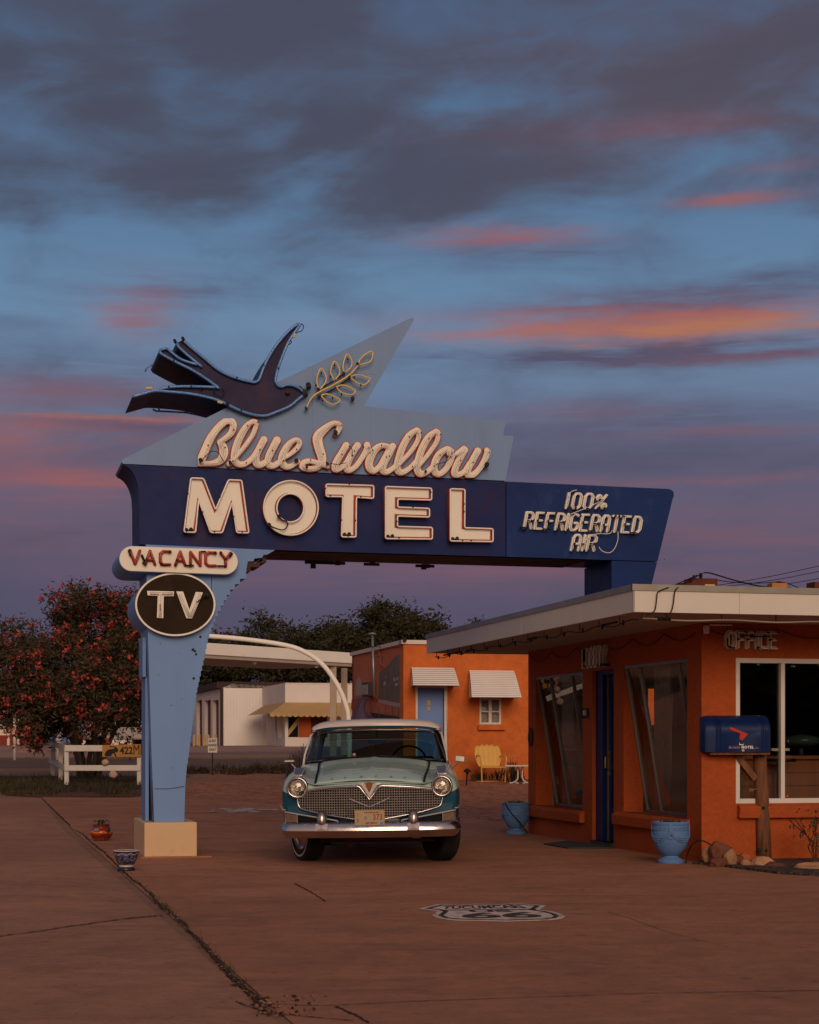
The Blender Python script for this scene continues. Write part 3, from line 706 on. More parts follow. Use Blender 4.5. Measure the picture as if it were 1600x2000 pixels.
def sign():
    S = FS; T = SIGN
    P = lambda pts, c=0.0: S.pxs(pts, c)
    # foundation block
    b = MB(); a0, _ = S.px(282, 1675, .12); a1, _ = S.px(385, 1675, .12)
    b.fbox(S, a0, a1, 0.0, 0.416, -1.28, 0.12); b.build('footing', M_BLOCK, T, bevel=0.012)
    b = MB(); b.fbox(S, a0 - .05, a1 + .16, 0.0, 0.022, -1.3, 0.2); b.build('footing_apron', M_PAD, T)
    # tapering leg with a ragged stepped edge
    R_ = [(481, 1120), (465, 1134), (447, 1155), (433, 1180), (423, 1199), (415.5, 1218), (406, 1246), (398.5, 1283), (390.5, 1318), (384, 1349), (375, 1420), (365.5, 1493)]
    ys = np.arange(1120, 1493, 10.6); rx = [float(np.interp(y, [q[1] for q in R_], [q[0] for q in R_])) for y in ys]
    right = []
    for i in range(len(ys) - 1): right += [(rx[i], ys[i]), (rx[i], ys[i + 1] - 0.6)]
    leg = [(284.5, 1063.5), (300, 1064.2), (537.5, 1074.3), (522, 1083), (515, 1083.5), (512, 1089), (497, 1091), (495, 1096), (484, 1096.5), (481.5, 1112)] + right + [(365.5, 1493), (362, 1534), (360, 1606.5), (301, 1606.5), (295, 1442), (289, 1240), (286.5, 1125)]
    p = P(leg); p = [(a, max(z, 0.417)) for a, z in p]
    b = MB(); b.prism(p, S, -0.95, 0.0); b.build('leg', [M_LBLUE], T, auto=30)
    # torn sheet metal at the top of the leg
    b = MB(); q = P([(484, 1097), (497, 1092), (497, 1100), (513, 1096), (513, 1090), (521, 1089), (521, 1098), (508, 1100), (508, 1107), (490, 1107), (490, 1116), (482, 1117)], .0)
    b.prism(q, S, -0.5, -0.02); b.build('torn_flashing', M_RUST, T)
    b = MB()
    for z0, z1, c in ((1245, 1322, -.22), (1322, 1604, -.26)):
        a0, b1 = S.px(280, z0, c); _, b0 = S.px(280, z1, c); ax = S.px(float(np.interp(.5 * (z0 + z1), [1240, 1604], [289, 301])), z0, 0)[0]
        b.fbox(S, ax - .05, ax - .01, max(b0, .42), b1, c - .5, c)
    b.build('side_plank', M_LBLUE, T)
    b = MB(); _, bt = S.px(290, 1445, -.9)
    ax = S.px(300, 1600, 0)[0]
    b.fbox(S, ax - .05, ax - .004, .42, bt, -.92, -.78); b.fbox(S, ax - .012, ax - .001, .42, bt + .0, -.09, -.012); b.build('edge_plank', M_PLANK, T)
    # dents, rivets and bullet holes
    b = MB()
    for x, y, r in [(391.5, 1244, 2.6), (377, 1269, 3.0), (381, 1272, 2.4), (383, 1278, 2.4), (378.5, 1325, 2.6), (335, 1378, 1.0), (310, 1318, .9), (336, 1500, .9), (313, 1257, .9), (355, 1365, .8), (349, 1276, .7)]:
        a, z = S.px(x, y); rr = r * .006
        b.prism([(a + rr * math.cos(t), z + rr * math.sin(t)) for t in np.linspace(0, 6.28, 13)[:-1]], S, .0005, .003)
    b.build('bullet_hole', M_BLACK, T)
    b = MB(); a0, z0 = S.px(301.5, 1541); a1, z1 = S.px(360, 1536)
    b.tube([S.pt(a0, z0, .001), S.pt((a0 + a1) / 2, z0 + .0, .001), S.pt(a1, z1, .001)], .004, 6); a2, z2 = S.px(413.5, 1122); _, z3 = S.px(413.5, 1165)
    b.tube([S.pt(a2, z2, .0), S.pt(a2, z3, .0)], .004, 6); b.build('panel_seam', M_BROWN, T)
    # light blue fin
    fin = [(237.5, 903), (240, 897), (441, 797), (542.5, 746), (803, 620.5), (808, 620), (809.5, 624), (711, 793), (988, 822), (983, 850.5), (1004, 851.5), (987.5, 938.8), (700, 926.2), (241, 905.6)]
    b = MB(); b.prism(P(fin), S, -1.0, -0.004); b.build('fin', M_FIN, T, auto=30)
    b = MB()
    for x, y0, y1 in ((480, 800, 916), (509, 770, 917), (611, 716, 922), (724, 797, 927)):
        a, z0 = S.px(x, y0); _, z1 = S.px(x, y1); b.tube([S.pt(a, z0, -.005), S.pt(a, z1, -.005)], .003, 6)
    a, z = S.px(611, 724); a1, z1 = S.px(738, 731); b.tube([S.pt(a, z, -.005), S.pt(a1, z1, -.005)], .003, 6)
    b.build('fin_seam', M_FIN, T)
    # dark blue beam
    curve = [(240.6, 907), (248, 911), (255, 916.5), (260.5, 924), (265, 933), (268.5, 943), (270.6, 953), (272, 974), (272.4, 1063)]
    beam = curve + [(600, 1076.5), (987.5, 1087.3), (987.5, 940.4), (700, 928.3)]
    b = MB(); b.prism(P(beam), S, -1.0, 0.0); b.build('beam', M_NAVY, T, auto=30)
    rb = [(989.3, 940.4), (1306, 955), (1312, 957), (1316, 961), (1316.6, 968), (1314, 975), (1284.5, 1096.5), (989.3, 1087.3)]
    b = MB(); b.prism(P(rb), S, -1.0, 0.0); b.build('beam_end', M_NAVY2, T, auto=30)
    b = MB()
    for i in range(34):
        for yb in (0, 1):
            x = 288 + i * 30.6
            y = (907 + (x - 240) * .0470 + 5) if not yb else (1063 + (x - 272) * .0335 - 5)
            b.prism([(a_ + .007 * math.cos(t), z_ + .007 * math.sin(t)) for a_, z_ in [S.px(x, y)] for t in np.linspace(0, 6.283, 7)[:-1]], S, .0, .004)
    b.build('rivet', M_NAVY2, T)
    b = MB()
    for x in (500, 742):
        (a0, z0), (_, z1) = S.px(x, 909 + (x - 240) * .047), S.px(x, 1062 + (x - 272) * .0335); b.fbox(S, a0 - .0025, a0 + .0025, z1, z0, .0, .002)
    b.build('beam_seam', mat('dark_seam', (.008, .012, .05), .6), T)  # dark blue lines along the panel joints of the beam
    # open underside: a rusted tray with brackets
    aL, z = S.px(525, 1075.5); aR, z2 = S.px(1150, 1093)
    b = MB(); b.quad(S.pt(aL, z - .004, -.02), S.pt(aL, z - .004, -.98), S.pt(aR, z2 - .004, -.98), S.pt(aR, z2 - .004, -.02))
    for x, h in ((640, .10), (665, .03), (690, .05), (865, .07), (872, .05), (760, .02)):
        a, zz = S.px(x, 1079 + (x - 640) * .033); b.fbox(S, a - .03, a + .03, zz - h, zz - .005, -.95, -.9); b.fbox(S, a - .1, a + .1, zz - .04, zz - .006, -.97, -.94)
    b.build('underside_tray', M_RUST, T)
    # short rear leg standing on the office roof
    lg = P([(1195, 1095.2), (1284, 1098), (1272, 1146), (1256, 1205), (1195, 1205)]); lg = [(a, max(z, 2.985)) for a, z in lg]
    b = MB(); b.prism(lg, S, -1.0, -0.003); b.build('rear_leg', M_NAVY2, T, auto=30)
    # MOTEL
    LET = {'M': [(370, 936), (394, 936.8), (417.5, 998), (443, 939.5), (468, 940.5), (482, 1042), (459, 1041.4), (449.8, 982), (430.5, 1041.5), (408, 1041), (384.6, 977), (378.5, 1041), (356.5, 1040)],
           'T': [(632.5, 948), (724.3, 950.6), (724, 975), (690.6, 972.4), (689.8, 1050), (662.5, 1049.5), (665, 971.5), (632.5, 971)],
           'E': [(748, 952.5), (836.8, 955.8), (836.8, 978), (771, 976.2), (771, 992.5), (832.7, 995), (832.7, 1011.3), (770.4, 1009), (770.4, 1030), (838.2, 1032), (838.2, 1053.8), (748, 1052.9)],
           'L': [(873.8, 956.7), (901.6, 958), (900.8, 1032.5), (956, 1034.4), (956, 1058.9), (873.8, 1057.5)]}
    for ch in 'MOTEL':
        L = thing('channel_letter', None, None); L.parent = T; L.matrix_parent_inverse = wm(T).inverted()
        if ch == 'O':
            ring = lambda rx, ry, cx=563.7, cy=994: P([(cx + rx * math.cos(t), cy + ry * math.sin(t)) for t in np.linspace(0, 2 * math.pi, 65)[:-1]])
            shape('red_return', [ring(52.6, 52.6), ring(26.6, 27.6, 562.5)], S, 0.0, .085, M_REDTRIM, L)
            shape('letter_face', [ring(50.8, 50.8), ring(28.4, 29.4, 562.5)], S, .085, .090, M_CREAM, L)
            b = MB()
            for rx, ry, cx in ((52.8, 52.8, 564.5), (26.3, 27.6, 563.4)): b.tube([S.pt(a, z, .135) for a, z in ring(rx, ry, cx, 995)], .0098, 8, True)
            b.build('neon_tube', M_TUBE, L, smooth=True)
            cab = [S.pt(*S.px(x, y), .15) for x, y in catmull([(541, 1012), (548, 1019), (556, 1022), (557, 1030), (548, 1038), (530, 1033), (522, 1028)], 5)]
        else:
            pl = P(LET[ch])
            shape('red_return', [pl], S, 0.0, .085, M_REDTRIM, L)
            shape('letter_face', [inset(pl, .020)], S, .085, .090, M_CREAM, L)
            q = inset(pl, -.002); rp = []
            for i in range(len(q)):
                a, m, c = Vector(q[i - 1]), Vector(q[i]), Vector(q[(i + 1) % len(q)]); r_ = .022
                p0 = m + (a - m).normalized() * r_; p2 = m + (c - m).normalized() * r_
                for t in (0, .33, .66, 1): rp.append(p0 * (1 - t) ** 2 + m * 2 * t * (1 - t) + p2 * t * t)
            b = MB(); b.tube([S.pt(v.x + .004, v.y - .008, .135) for v in rp], .0098, 8, True); b.build('neon_tube', M_TUBE, L, smooth=True)
            x, y = LET[ch][-1] if ch != 'T' else (664, 1049); cab = [S.pt(*S.px(x + 6 + i, y - 2 - abs(i - 3) * .3), .10) for i in range(0, 10, 3)]
        b = MB(); b.tube(cab, .008, 6)
        for v in (cab[0], cab[-1]): b.lathe([(0, -.03), (.022, -.03), (.022, .03), (0, .03)], v, 10, axis='y')
        for i in range(7 if ch != 'O' else 0):
            v = q[(i * 3) % len(q)]; w = q[(i * 3 + 1) % len(q)]; f = .3 + .1 * (i % 4)
            b.lathe([(0, -.03), (.010, -.03), (.010, .02), (0, .02)], S.pt(v[0] + (w[0] - v[0]) * f, v[1] + (w[1] - v[1]) * f, .12), 8, axis='y')
        b.build('tube_support', M_BLACK, L)
    # script
    z1 = lambda pts, k=5.333, ox=370, oy=800: [(ox + x / k, oy + y / k, r / k) for x, y, r in pts]
    z2 = lambda pts: z1(pts, 5.161, 660, 820)
    RAW = [z1([(112, 542, 46), (160, 425, 44), (215, 305, 42), (290, 200, 38), (370, 130, 36), (425, 125, 36), (452, 165, 36), (440, 230, 34), (395, 285, 30), (310, 345, 26)]),
           z1([(310, 345, 26), (345, 395, 42), (352, 460, 46), (320, 530, 40), (250, 562, 30), (170, 568, 26), (105, 560, 34)]),
           z1([(650, 130, 24), (600, 170, 32), (550, 240, 37), (500, 340, 38), (470, 440, 38), (465, 525, 38), (505, 572, 32), (570, 570, 30), (640, 520, 28), (690, 450, 28), (730, 380, 28)]),
           z1([(650, 130, 24), (685, 140, 26), (685, 190, 25), (650, 275, 25), (590, 365, 25), (530, 440, 24), (480, 500, 22), (430, 550, 26), (408, 572, 26)]),
           z1([(770, 318, 36), (722, 410, 36), (690, 490, 36), (692, 560, 38), (735, 580, 34), (800, 540, 28), (845, 470, 26)]),
           z1([(905, 325, 40), (855, 420, 38), (818, 500, 36), (815, 570, 36), (865, 590, 32), (925, 555, 28), (985, 490, 24)]),
           z1([(985, 505, 22), (1070, 450, 24), (1130, 385, 26), (1132, 330, 24), (1085, 325, 26), (1020, 380, 34), (968, 470, 38), (955, 550, 38), (1000, 598, 32), (1060, 590, 26), (1128, 545, 20)]),
           z1([(1515, 268, 20), (1552, 200, 28), (1545, 155, 26), (1485, 152, 28), (1400, 210, 40), (1330, 290, 50), (1340, 390, 48), (1368, 480, 46), (1372, 550, 40), (1310, 612, 30), (1220, 622, 28), (1165, 595, 28), (1190, 552, 28), (1260, 543, 26), (1360, 572, 24), (1432, 600, 22)]),
           z2([(75, 262, 34), (30, 340, 34), (-22, 430, 36), (-38, 490, 34), (-10, 505, 28), (45, 470, 24), (105, 390, 22), (140, 330, 22)]),
           z2([(190, 262, 34), (135, 350, 34), (90, 440, 36), (80, 495, 34), (112, 512, 28), (170, 475, 26), (235, 385, 26), (285, 300, 30), (286, 258, 32)]),
           z2([(286, 258, 32), (310, 315, 18), (350, 312, 18)]),
           z2([(500, 275, 26), (430, 265, 28), (365, 310, 36), (315, 400, 40), (308, 475, 38), (350, 518, 32), (405, 480, 26), (460, 390, 26), (510, 300, 28)]),
           z2([(545, 270, 32), (505, 355, 34), (455, 445, 36), (445, 512, 34), (490, 528, 28), (560, 480, 24), (620, 415, 22)]),
           z2([(785, 105, 24), (710, 165, 34), (650, 265, 36), (612, 370, 36), (592, 460, 36), (605, 525, 34), (655, 530, 28), (720, 485, 24), (780, 420, 22)]),
           z2([(785, 105, 24), (808, 130, 24), (795, 215, 24), (730, 320, 24), (655, 405, 22), (600, 465, 22)]),
           z2([(980, 118, 24), (905, 180, 34), (845, 285, 36), (805, 395, 36), (790, 485, 36), (815, 545, 34), (875, 538, 28), (940, 480, 24), (985, 420, 20)]),
           z2([(980, 118, 24), (1003, 145, 24), (985, 230, 24), (915, 335, 24), (845, 425, 22), (795, 480, 22)]),
           z2([(1090, 295, 26), (1015, 350, 34), (968, 440, 36), (965, 520, 34), (1008, 552, 30), (1070, 510, 28), (1122, 420, 28), (1142, 340, 26), (1110, 298, 24)]),
           z2([(1112, 300, 20), (1108, 350, 18), (1155, 360, 18), (1215, 320, 20), (1260, 290, 24)]),
           z2([(1268, 308, 34), (1218, 400, 34), (1178, 485, 34), (1168, 545, 34), (1205, 558, 30), (1262, 525, 24), (1312, 445, 22)]),
           z2([(1400, 318, 34), (1345, 420, 34), (1305, 500, 34), (1300, 556, 32), (1348, 562, 30), (1412, 500, 26), (1460, 420, 26), (1492, 345, 28), (1490, 310, 26)])]
    ST = [catmull(s, 7) for s in RAW]
    sd = sdf_strokes(ST, 0.55, 4)
    W = thing('script_lettering', None, None); W.parent = T; W.matrix_parent_inverse = wm(T).inverted()
    mp = lambda x, y, c: S.pt(*S.px(x, y), c)
    shape_sdf('red_return', sd, 1.35, mp, -0.003, .042, M_REDTRIM, W)
    shape_sdf('letter_face', sd, -0.2, mp, .042, .048, M_SCRIPT, W)
    b = MB()
    for s in ST:
        pts = [S.pt(*S.px(x + .5, y + 1.5), .115) for x, y, r in s]; b.tube(pts, .0060, 6)
        off = []
        for i, (x, y, r) in enumerate(s):
            q = s[min(i + 1, len(s) - 1)]; p_ = s[max(i - 1, 0)]; d = Vector((q[0] - p_[0], q[1] - p_[1])); d = d.normalized() if d.length else Vector((1, 0))
            off.append(S.pt(*S.px(x - d.y * r * .5 + .5, y + d.x * r * .5 + 1.5), .105))
        b.tube(off, .0050, 6)
    b.build('neon_tube', M_TUBE, W, smooth=True)
    b = MB()
    for lp in ([(391, 903), (400, 893), (412, 885), (424, 888), (433, 903), (436, 905)], [(676, 874), (682, 878), (684, 886), (683, 895)], [(846, 910), (860, 907), (870, 902), (876, 894)], [(640, 908), (655, 910), (672, 907)]):
        b.tube([S.pt(*S.px(x, y), .125) for x, y in catmull(lp, 6)], .0045, 6)
    for x, y, r in ((391, 902, .024), (448, 906, .018), (577, 903, .026), (653, 848, .026), (947, 910, .028), (597, 915, .014), (637, 909, .018), (828, 924, .016)): b.lathe([(0, -.06), (r, -.06), (r, .04), (0, .04)], S.pt(*S.px(x, y), .09), 10, axis='y')
    for s in ST[::1]:
        for i in range(9, len(s), 40): b.lathe([(0, -.04), (.007, -.04), (.007, .01), (0, .01)], S.pt(*S.px(s[i][0] + 2, s[i][1]), .11), 6, axis='y')
    b.build('tube_support', M_BLACK, W)
    # 100% REFRIGERATED AIR
    V = thing('air_lettering', None, None); V.parent = T; V.matrix_parent_inverse = wm(T).inverted()
    strokes = []
    def line(word, xl, yb, xr, h, slope, w, gap, r, sh=.17):
        s, xe = neon_word(word, 0, 0, h, w, gap, r, sh); k = (xr - xl) / xe
        for pl in s: strokes.append([(xl + x * k, yb - y + (xl + x * k - xl) * slope, q) for x, y, q in pl])
    line('100%', 1101, 993, 1180, 29, .025, 12.5, 7, 2.0)
    line('REFRIGERaTED', 1022, 1032, 1246, 31, .042, 13, 6.6, 2.1)
    line('aIR', 1114, 1075, 1158, 30, .03, 13, 7, 2.1)
    sd2 = sdf_strokes(strokes, 0.5, 3)
    shape_sdf('letter_face', sd2, 0.05, mp, 0.0, .035, M_CREAM, V)
    b = MB()
    for s in strokes: b.tube([S.pt(*S.px(x + .7, y + .7), .075) for x, y, r in s], .0062, 6)
    b.build('neon_tube', M_TUBE, V, smooth=True)
    b = MB()
    for i, s in enumerate(strokes):
        x, y, r = s[0]; b.lathe([(0, -.05), (.013, -.05), (.013, .02), (0, .02)], S.pt(*S.px(x + 1.5, y + 1.5), .08), 8, axis='y')
        if i % 2 == 0: x, y, r = s[-1]; b.tube([S.pt(*S.px(x + 1, y + 1), .08), S.pt(*S.px(x + 9, y + 1.4), .07)], .009, 6)
    a = [(1012, 1032), (1020, 1032), (1028, 1030)]; b.tube([S.pt(*S.px(x, y), .07) for x, y in a], .012, 6); b.build('tube_support', M_BLACK, V)
    b = MB()
    for lp in ([(1110, 1006), (1125, 1000), (1150, 990), (1172, 978)], [(1165, 1070), (1172, 1078), (1186, 1081), (1196, 1072), (1202, 1055), (1202, 1040)], [(1134, 1062), (1150, 1048), (1165, 1044), (1185, 1044), (1191, 1038)], [(1104, 972), (1112, 962), (1122, 959)]):
        b.tube([S.pt(*S.px(x, y), .09) for x, y in catmull(lp, 7)], .0045, 6)
    b.build('loose_wire', M_TUBE, V)
    # VACANCY pill
    def pill(x0, x1, y0, y1, sl, n=14):
        r = (y1 - y0) / 2; out = []
        for t in np.linspace(math.pi / 2, 3 * math.pi / 2, n): out.append((x0 + r + r * math.cos(t), y0 + r - r * math.sin(t)))
        for t in np.linspace(-math.pi / 2, math.pi / 2, n): out.append((x1 - r + r * math.cos(t), y0 + r - r * math.sin(t) + sl))
        return out
    pp = S.pxs(pill(232.5, 465.5, 1066, 1116, 6.5), .14)
    K = thing('vacancy_panel', None, None); K.parent = T; K.matrix_parent_inverse = wm(T).inverted()
    b = MB(); b.prism(pp, S, -1.02, .128); b.build('panel_case', M_LBLUE, K, auto=40)
    b = MB(); b.prism(inset(pp, .006), S, .128, .14); b.build('panel_face', M_CREAM, K)
    strokes = []
    def lineV(word, xl, yb, xr, h, slope, w, gap, r):
        s, xe = neon_word(word, 0, 0, h, w, gap, r, 0.0); k = (xr - xl) / xe
        for pl in s: strokes.append([(xl + x * k, yb - y + x * k * slope, q) for x, y, q in pl])
    lineV('VACANCY', 254, 1101.5, 450, 26, .026, 20, 11, 3.1)
    PV = lambda l: S.pxs(l, .14)
    shape_sdf('letter_face', sdf_strokes(strokes, .5, 3), 0, lambda x, y, c: S.pt(*S.px(x, y, .14), c), .14, .148, mat('dark_red_letter', (.40, .036, .02), .5), K)
    b = MB(); b2 = MB()
    for s in strokes:
        b.tube([S.pt(*S.px(x - .8, y - .6, .14), .20) for x, y, r in s], .008, 6); b.tube([S.pt(*S.px(x + 1.4, y + .6, .14), .19) for x, y, r in s], .006, 6)
        x, y, r = s[0]; b2.lathe([(0, -.04), (.014, -.04), (.014, .03), (0, .03)], S.pt(*S.px(x, y, .14), .18), 8, axis='y')
    for x0, x1, y in ((361, 378, 1105), (392, 402, 1078), (312, 330, 1103), (423, 440, 1106), (277, 283, 1100)):
        b2.tube([S.pt(*S.px(x0, y, .14), .18), S.pt(*S.px(x1, y + .4, .14), .18)], .011, 6)
    b2.tube([S.pt(*S.px(276, 1084, .14), .18), S.pt(*S.px(284, 1102, .14), .17)], .014, 6); b2.tube([S.pt(*S.px(252, 1074, .14), .18), S.pt(*S.px(256, 1086, .14), .18)], .02, 8); b2.tube([S.pt(*S.px(452, 1080, .14), .18), S.pt(*S.px(446, 1088, .14), .18)], .022, 8)
    b.build('neon_tube', M_RTUBE, K, smooth=True); b2.build('tube_support', M_BLACK, K)
    # TV disc
    D = thing('tv_panel', None, None); D.parent = T; D.matrix_parent_inverse = wm(T).inverted()
    el = lambda k: S.pxs([(342.4 + (78.4 - k) * math.cos(t), 1180.5 + (62 - k) * math.sin(t)) for t in np.linspace(0, 2 * math.pi, 73)[:-1]], .10)
    b = MB(); b.prism(el(0), S, -1.0, .085); b.build('panel_case', M_LBLUE, D, auto=40)
    shape('panel_rim', [el(0), el(3.4)], S, .085, .108, M_CREAM, D)
    b = MB(); b.prism(el(3.4), S, .085, .100); b.build('panel_face', M_BROWN, D)
    tv = [[(292, 1158.5, 6.2), (337, 1159.5, 6.2)], [(312.5, 1160, 6.2), (312, 1205, 6.2)], [(351, 1160, 6.2), (369, 1205, 6.2)], [(389, 1159, 6.2), (371, 1205, 6.2)]]
    QT = [[(287, 1154.5), (339.5, 1155.5), (339, 1165), (319.5, 1165), (318.5, 1208), (306, 1207), (307.5, 1164.5), (288, 1163.5)], [(344, 1155.5), (357, 1155.8), (369.5, 1191), (382, 1156.5), (396, 1157.5), (374.5, 1208.5), (363.5, 1208)]]
    for q in QT: shape('tv_letter', [S.pxs(q, .1)], S, .10, .135, M_CREAM, D, bevel=.003)
    b = MB()
    for s in tv:
        for d in (-1.5, 1.5):
            v = Vector((s[1][0] - s[0][0], s[1][1] - s[0][1])).normalized() * d
            b.tube([S.pt(*S.px(x - v.y, y + v.x, .10), .16) for x, y, r in s], .0075, 6)
    b.build('neon_tube', M_TUBE, D, smooth=True)
    b = MB(); b.lathe([(0, -.03), (.03, -.03), (.03, .03), (0, .03)], S.pt(*S.px(403.5, 1162.5, .1), .12), 12, axis='y')
    b.tube([S.pt(*S.px(x, y, .1), .165) for x, y in [(382, 1178), (388, 1173), (396, 1168), (403, 1163)]], .006, 6)
    b.tube([S.pt(*S.px(x, y, .1), .165) for x, y in [(311.5, 1180), (312, 1194)]], .006, 6); b.build('tube_support', M_BLACK, D)
    # the swallow
    B = thing('swallow', None, None); B.parent = T; B.matrix_parent_inverse = wm(T).inverted()
    zz = lambda pts: [(250 + x / 4.444, 620 + y / 4.444) for x, y in pts]
    top = catmull([(1530, 662), (1490, 622), (1440, 597), (1380, 587), (1330, 605)], 4) + catmull([(1302, 598), (1281, 570), (1278, 530), (1300, 440), (1340, 330), (1385, 225), (1440, 135), (1492, 68)], 5)
    wing = catmull([(1474, 58), (1400, 112), (1300, 222), (1225, 335), (1175, 435), (1142, 525), (1120, 556), (1088, 566)], 5)
    back = catmull([(1020, 552), (900, 516), (780, 456), (660, 358), (560, 276), (480, 205)], 5)
    tail = [(478, 195), (418, 222)] + catmull([(440, 262), (520, 335), (640, 432)], 5) + catmull([(600, 412), (470, 372), (390, 318), (345, 278)], 5) + [(320, 272), (268, 292)] + catmull([(285, 318), (400, 382), (560, 462), (690, 545), (788, 618)], 5)
    tail3 = catmull([(755, 608), (600, 602), (440, 602), (330, 612), (210, 642), (110, 670), (36, 690)], 5) + catmull([(60, 682), (150, 655), (240, 640), (400, 650), (560, 668), (740, 708), (850, 752)], 5)
    belly = catmull([(870, 762), (960, 805), (1080, 845), (1190, 854), (1290, 820), (1400, 772), (1470, 715), (1526, 672)], 5)
    sil = zz(top + wing + back + tail + tail3 + belly)
    pb = P(sil, .05)
    ob = shape('bird_body', [pb], S, -.98, .05, [M_BIRD, mat('bird_side_paint', (.016, .024, .062), .5, spec=.2, var=.3)], B)
    for p_ in ob.data.polygons: p_.material_index = 0 if p_.normal.dot(S.n) > .7 else 1
    b = MB()
    for run in (top + wing[:1], wing + back, tail[1:13], tail[13:29], tail[28:31], tail[30:], tail3[:30], tail3[30:], belly):
        b.tube([S.pt(*S.px(x, y + .6, .05), .085) for x, y in zz(run)], .017, 8)
    b.tube([S.pt(*S.px(x, y, .05), .085) for x, y in zz(tail[-3:] + [(760, 607)])], .017, 8)
    b.tube([S.pt(*S.px(x, y, -1.0), -1.0) for x, y in zz([(215, 795), (240, 812), (360, 818), (500, 825), (600, 845), (690, 868)])], .012, 6)
    b.tube([S.pt(*S.px(x, y, -1.0), -1.0) for x, y in zz([(150, 470), (160, 440), (190, 420), (222, 412)])], .012, 6)
    b.build('neon_tube', M_BTUBE, B, smooth=True)
    b = MB()
    for x, y, r in ((1387, 655, .026),): b.lathe([(0, -.05), (r, -.05), (r * .9, .02), (0, .03)], S.pt(*S.px(*zz([(x, y)])[0], .05), .06), 14, axis='y')
    b.build('eye', M_RUST, B, smooth=True)
    b = MB()
    for lp in ([(1495, 62), (1518, 85), (1500, 125), (1460, 140), (1440, 180)], [(1390, 245), (1412, 225), (1400, 200)], [(740, 625), (750, 670), (800, 695), (830, 660), (810, 620)], [(1525, 660), (1545, 635), (1565, 600)], [(1480, 600), (1510, 625), (1530, 650)]):
        b.tube([S.pt(*S.px(x, y, .05), .10) for x, y in zz(catmull(lp, 6))], .0055, 6)
    for x, y, r in ((1537, 662, .032), (1565, 598, .03), (480, 195, .018), (410, 215, .018), (865, 760, .02)): b.lathe([(0, -.08), (r, -.08), (r, .05), (0, .05)], S.pt(*S.px(*zz([(x, y)])[0], .05), .07), 10, axis='y')
    for x, y in ((948, 530), (400, 382), (358, 608), (552, 606), (640, 625), (268, 800), (495, 822), (985, 812), (1305, 450), (1180, 420)): b.lathe([(0, -.06), (.009, -.06), (.009, .02), (0, .02)], S.pt(*S.px(*zz([(x, y)])[0], .05), .075), 6, axis='y')
    b.build('tube_support', M_BLACK, B)
    b = MB()
    for p0, p1 in (((772, 738), (812, 750)), ((150, 622), (205, 622)), ((1432, 182), (1446, 150))): b.tube([S.pt(*S.px(*zz([p])[0], .05), .10) for p in (p0, p1)], .014, 8)
    b.build('tube_cap', M_YTUBE, B)
    # twig of seven leaves in yellow tube
    N = thing('twig', None, None); N.parent = T; N.matrix_parent_inverse = wm(T).inverted()
    y4 = lambda pts: [(580 + x / 10.0, 670 + y / 10.0) for x, y in pts]
    b = MB(); b.tube([S.pt(*S.px(x, y), .09) for x, y in y4(catmull([(165, 1300), (210, 1180), (300, 1060), (440, 970), (640, 870), (850, 750), (1010, 640), (1120, 520), (1175, 450)], 6))], .0105, 8); b.build('stem_tube', M_YTUBE, N, smooth=True)
    LV = [[(400, 930), (365, 820), (365, 700), (400, 600), (440, 530), (500, 590), (540, 690), (530, 800), (470, 880), (425, 930)],
          [(705, 755), (640, 650), (635, 560), (665, 450), (705, 390), (760, 450), (805, 560), (800, 640), (720, 745)],
          [(895, 610), (870, 510), (885, 400), (920, 290), (955, 250), (1010, 310), (1045, 400), (1025, 500), (930, 600)],
          [(1180, 430), (1195, 370), (1260, 290), (1350, 225), (1430, 195), (1450, 260), (1415, 380), (1320, 430), (1190, 455)],
          [(1010, 690), (1100, 660), (1200, 655), (1310, 690), (1390, 730), (1330, 820), (1240, 850), (1120, 790), (1015, 705)],
          [(740, 890), (830, 855), (920, 860), (1030, 910), (1110, 970), (1060, 1030), (960, 1035), (850, 1000), (745, 900)],
          [(445, 1055), (530, 1025), (620, 1040), (730, 1090), (815, 1140), (760, 1200), (660, 1225), (560, 1180), (450, 1065)]]
    for lf in LV:
        b = MB(); b.tube([S.pt(*S.px(x, y), .09) for x, y in y4(catmull(lf, 5))], .0092, 8); b.build('leaf_tube', M_YTUBE, N, smooth=True)
    b = MB()
    for s in ([(420, 920), (700, 760)], [(720, 745), (900, 620)], [(430, 1060), (730, 900)], [(740, 890), (1010, 700)]): b.tube([S.pt(*S.px(x, y), .05) for x, y in y4(s)], .009, 8)
    for x, y, r in ((165, 1300, .022), (400, 930, .022), (900, 620, .022), (1165, 440, .024), (1010, 700, .022), (410, 1070, .022), (220, 840, .03), (1070, 1110, .03), (460, 610, .012), (720, 460, .012), (975, 340, .012), (1100, 690, .012), (1230, 850, .012), (855, 1025, .012), (680, 1100, .012), (485, 1150, .012), (635, 680, .012), (355, 850, .012)):
        b.lathe([(0, -.05), (r * .75, -.05), (r * .75, .02), (r * .4, .03), (0, .03)], S.pt(*S.px(*y4([(x, y)])[0]), .06), 10, axis='y')
    b.build('tube_support', M_BLACK, N)
sign()
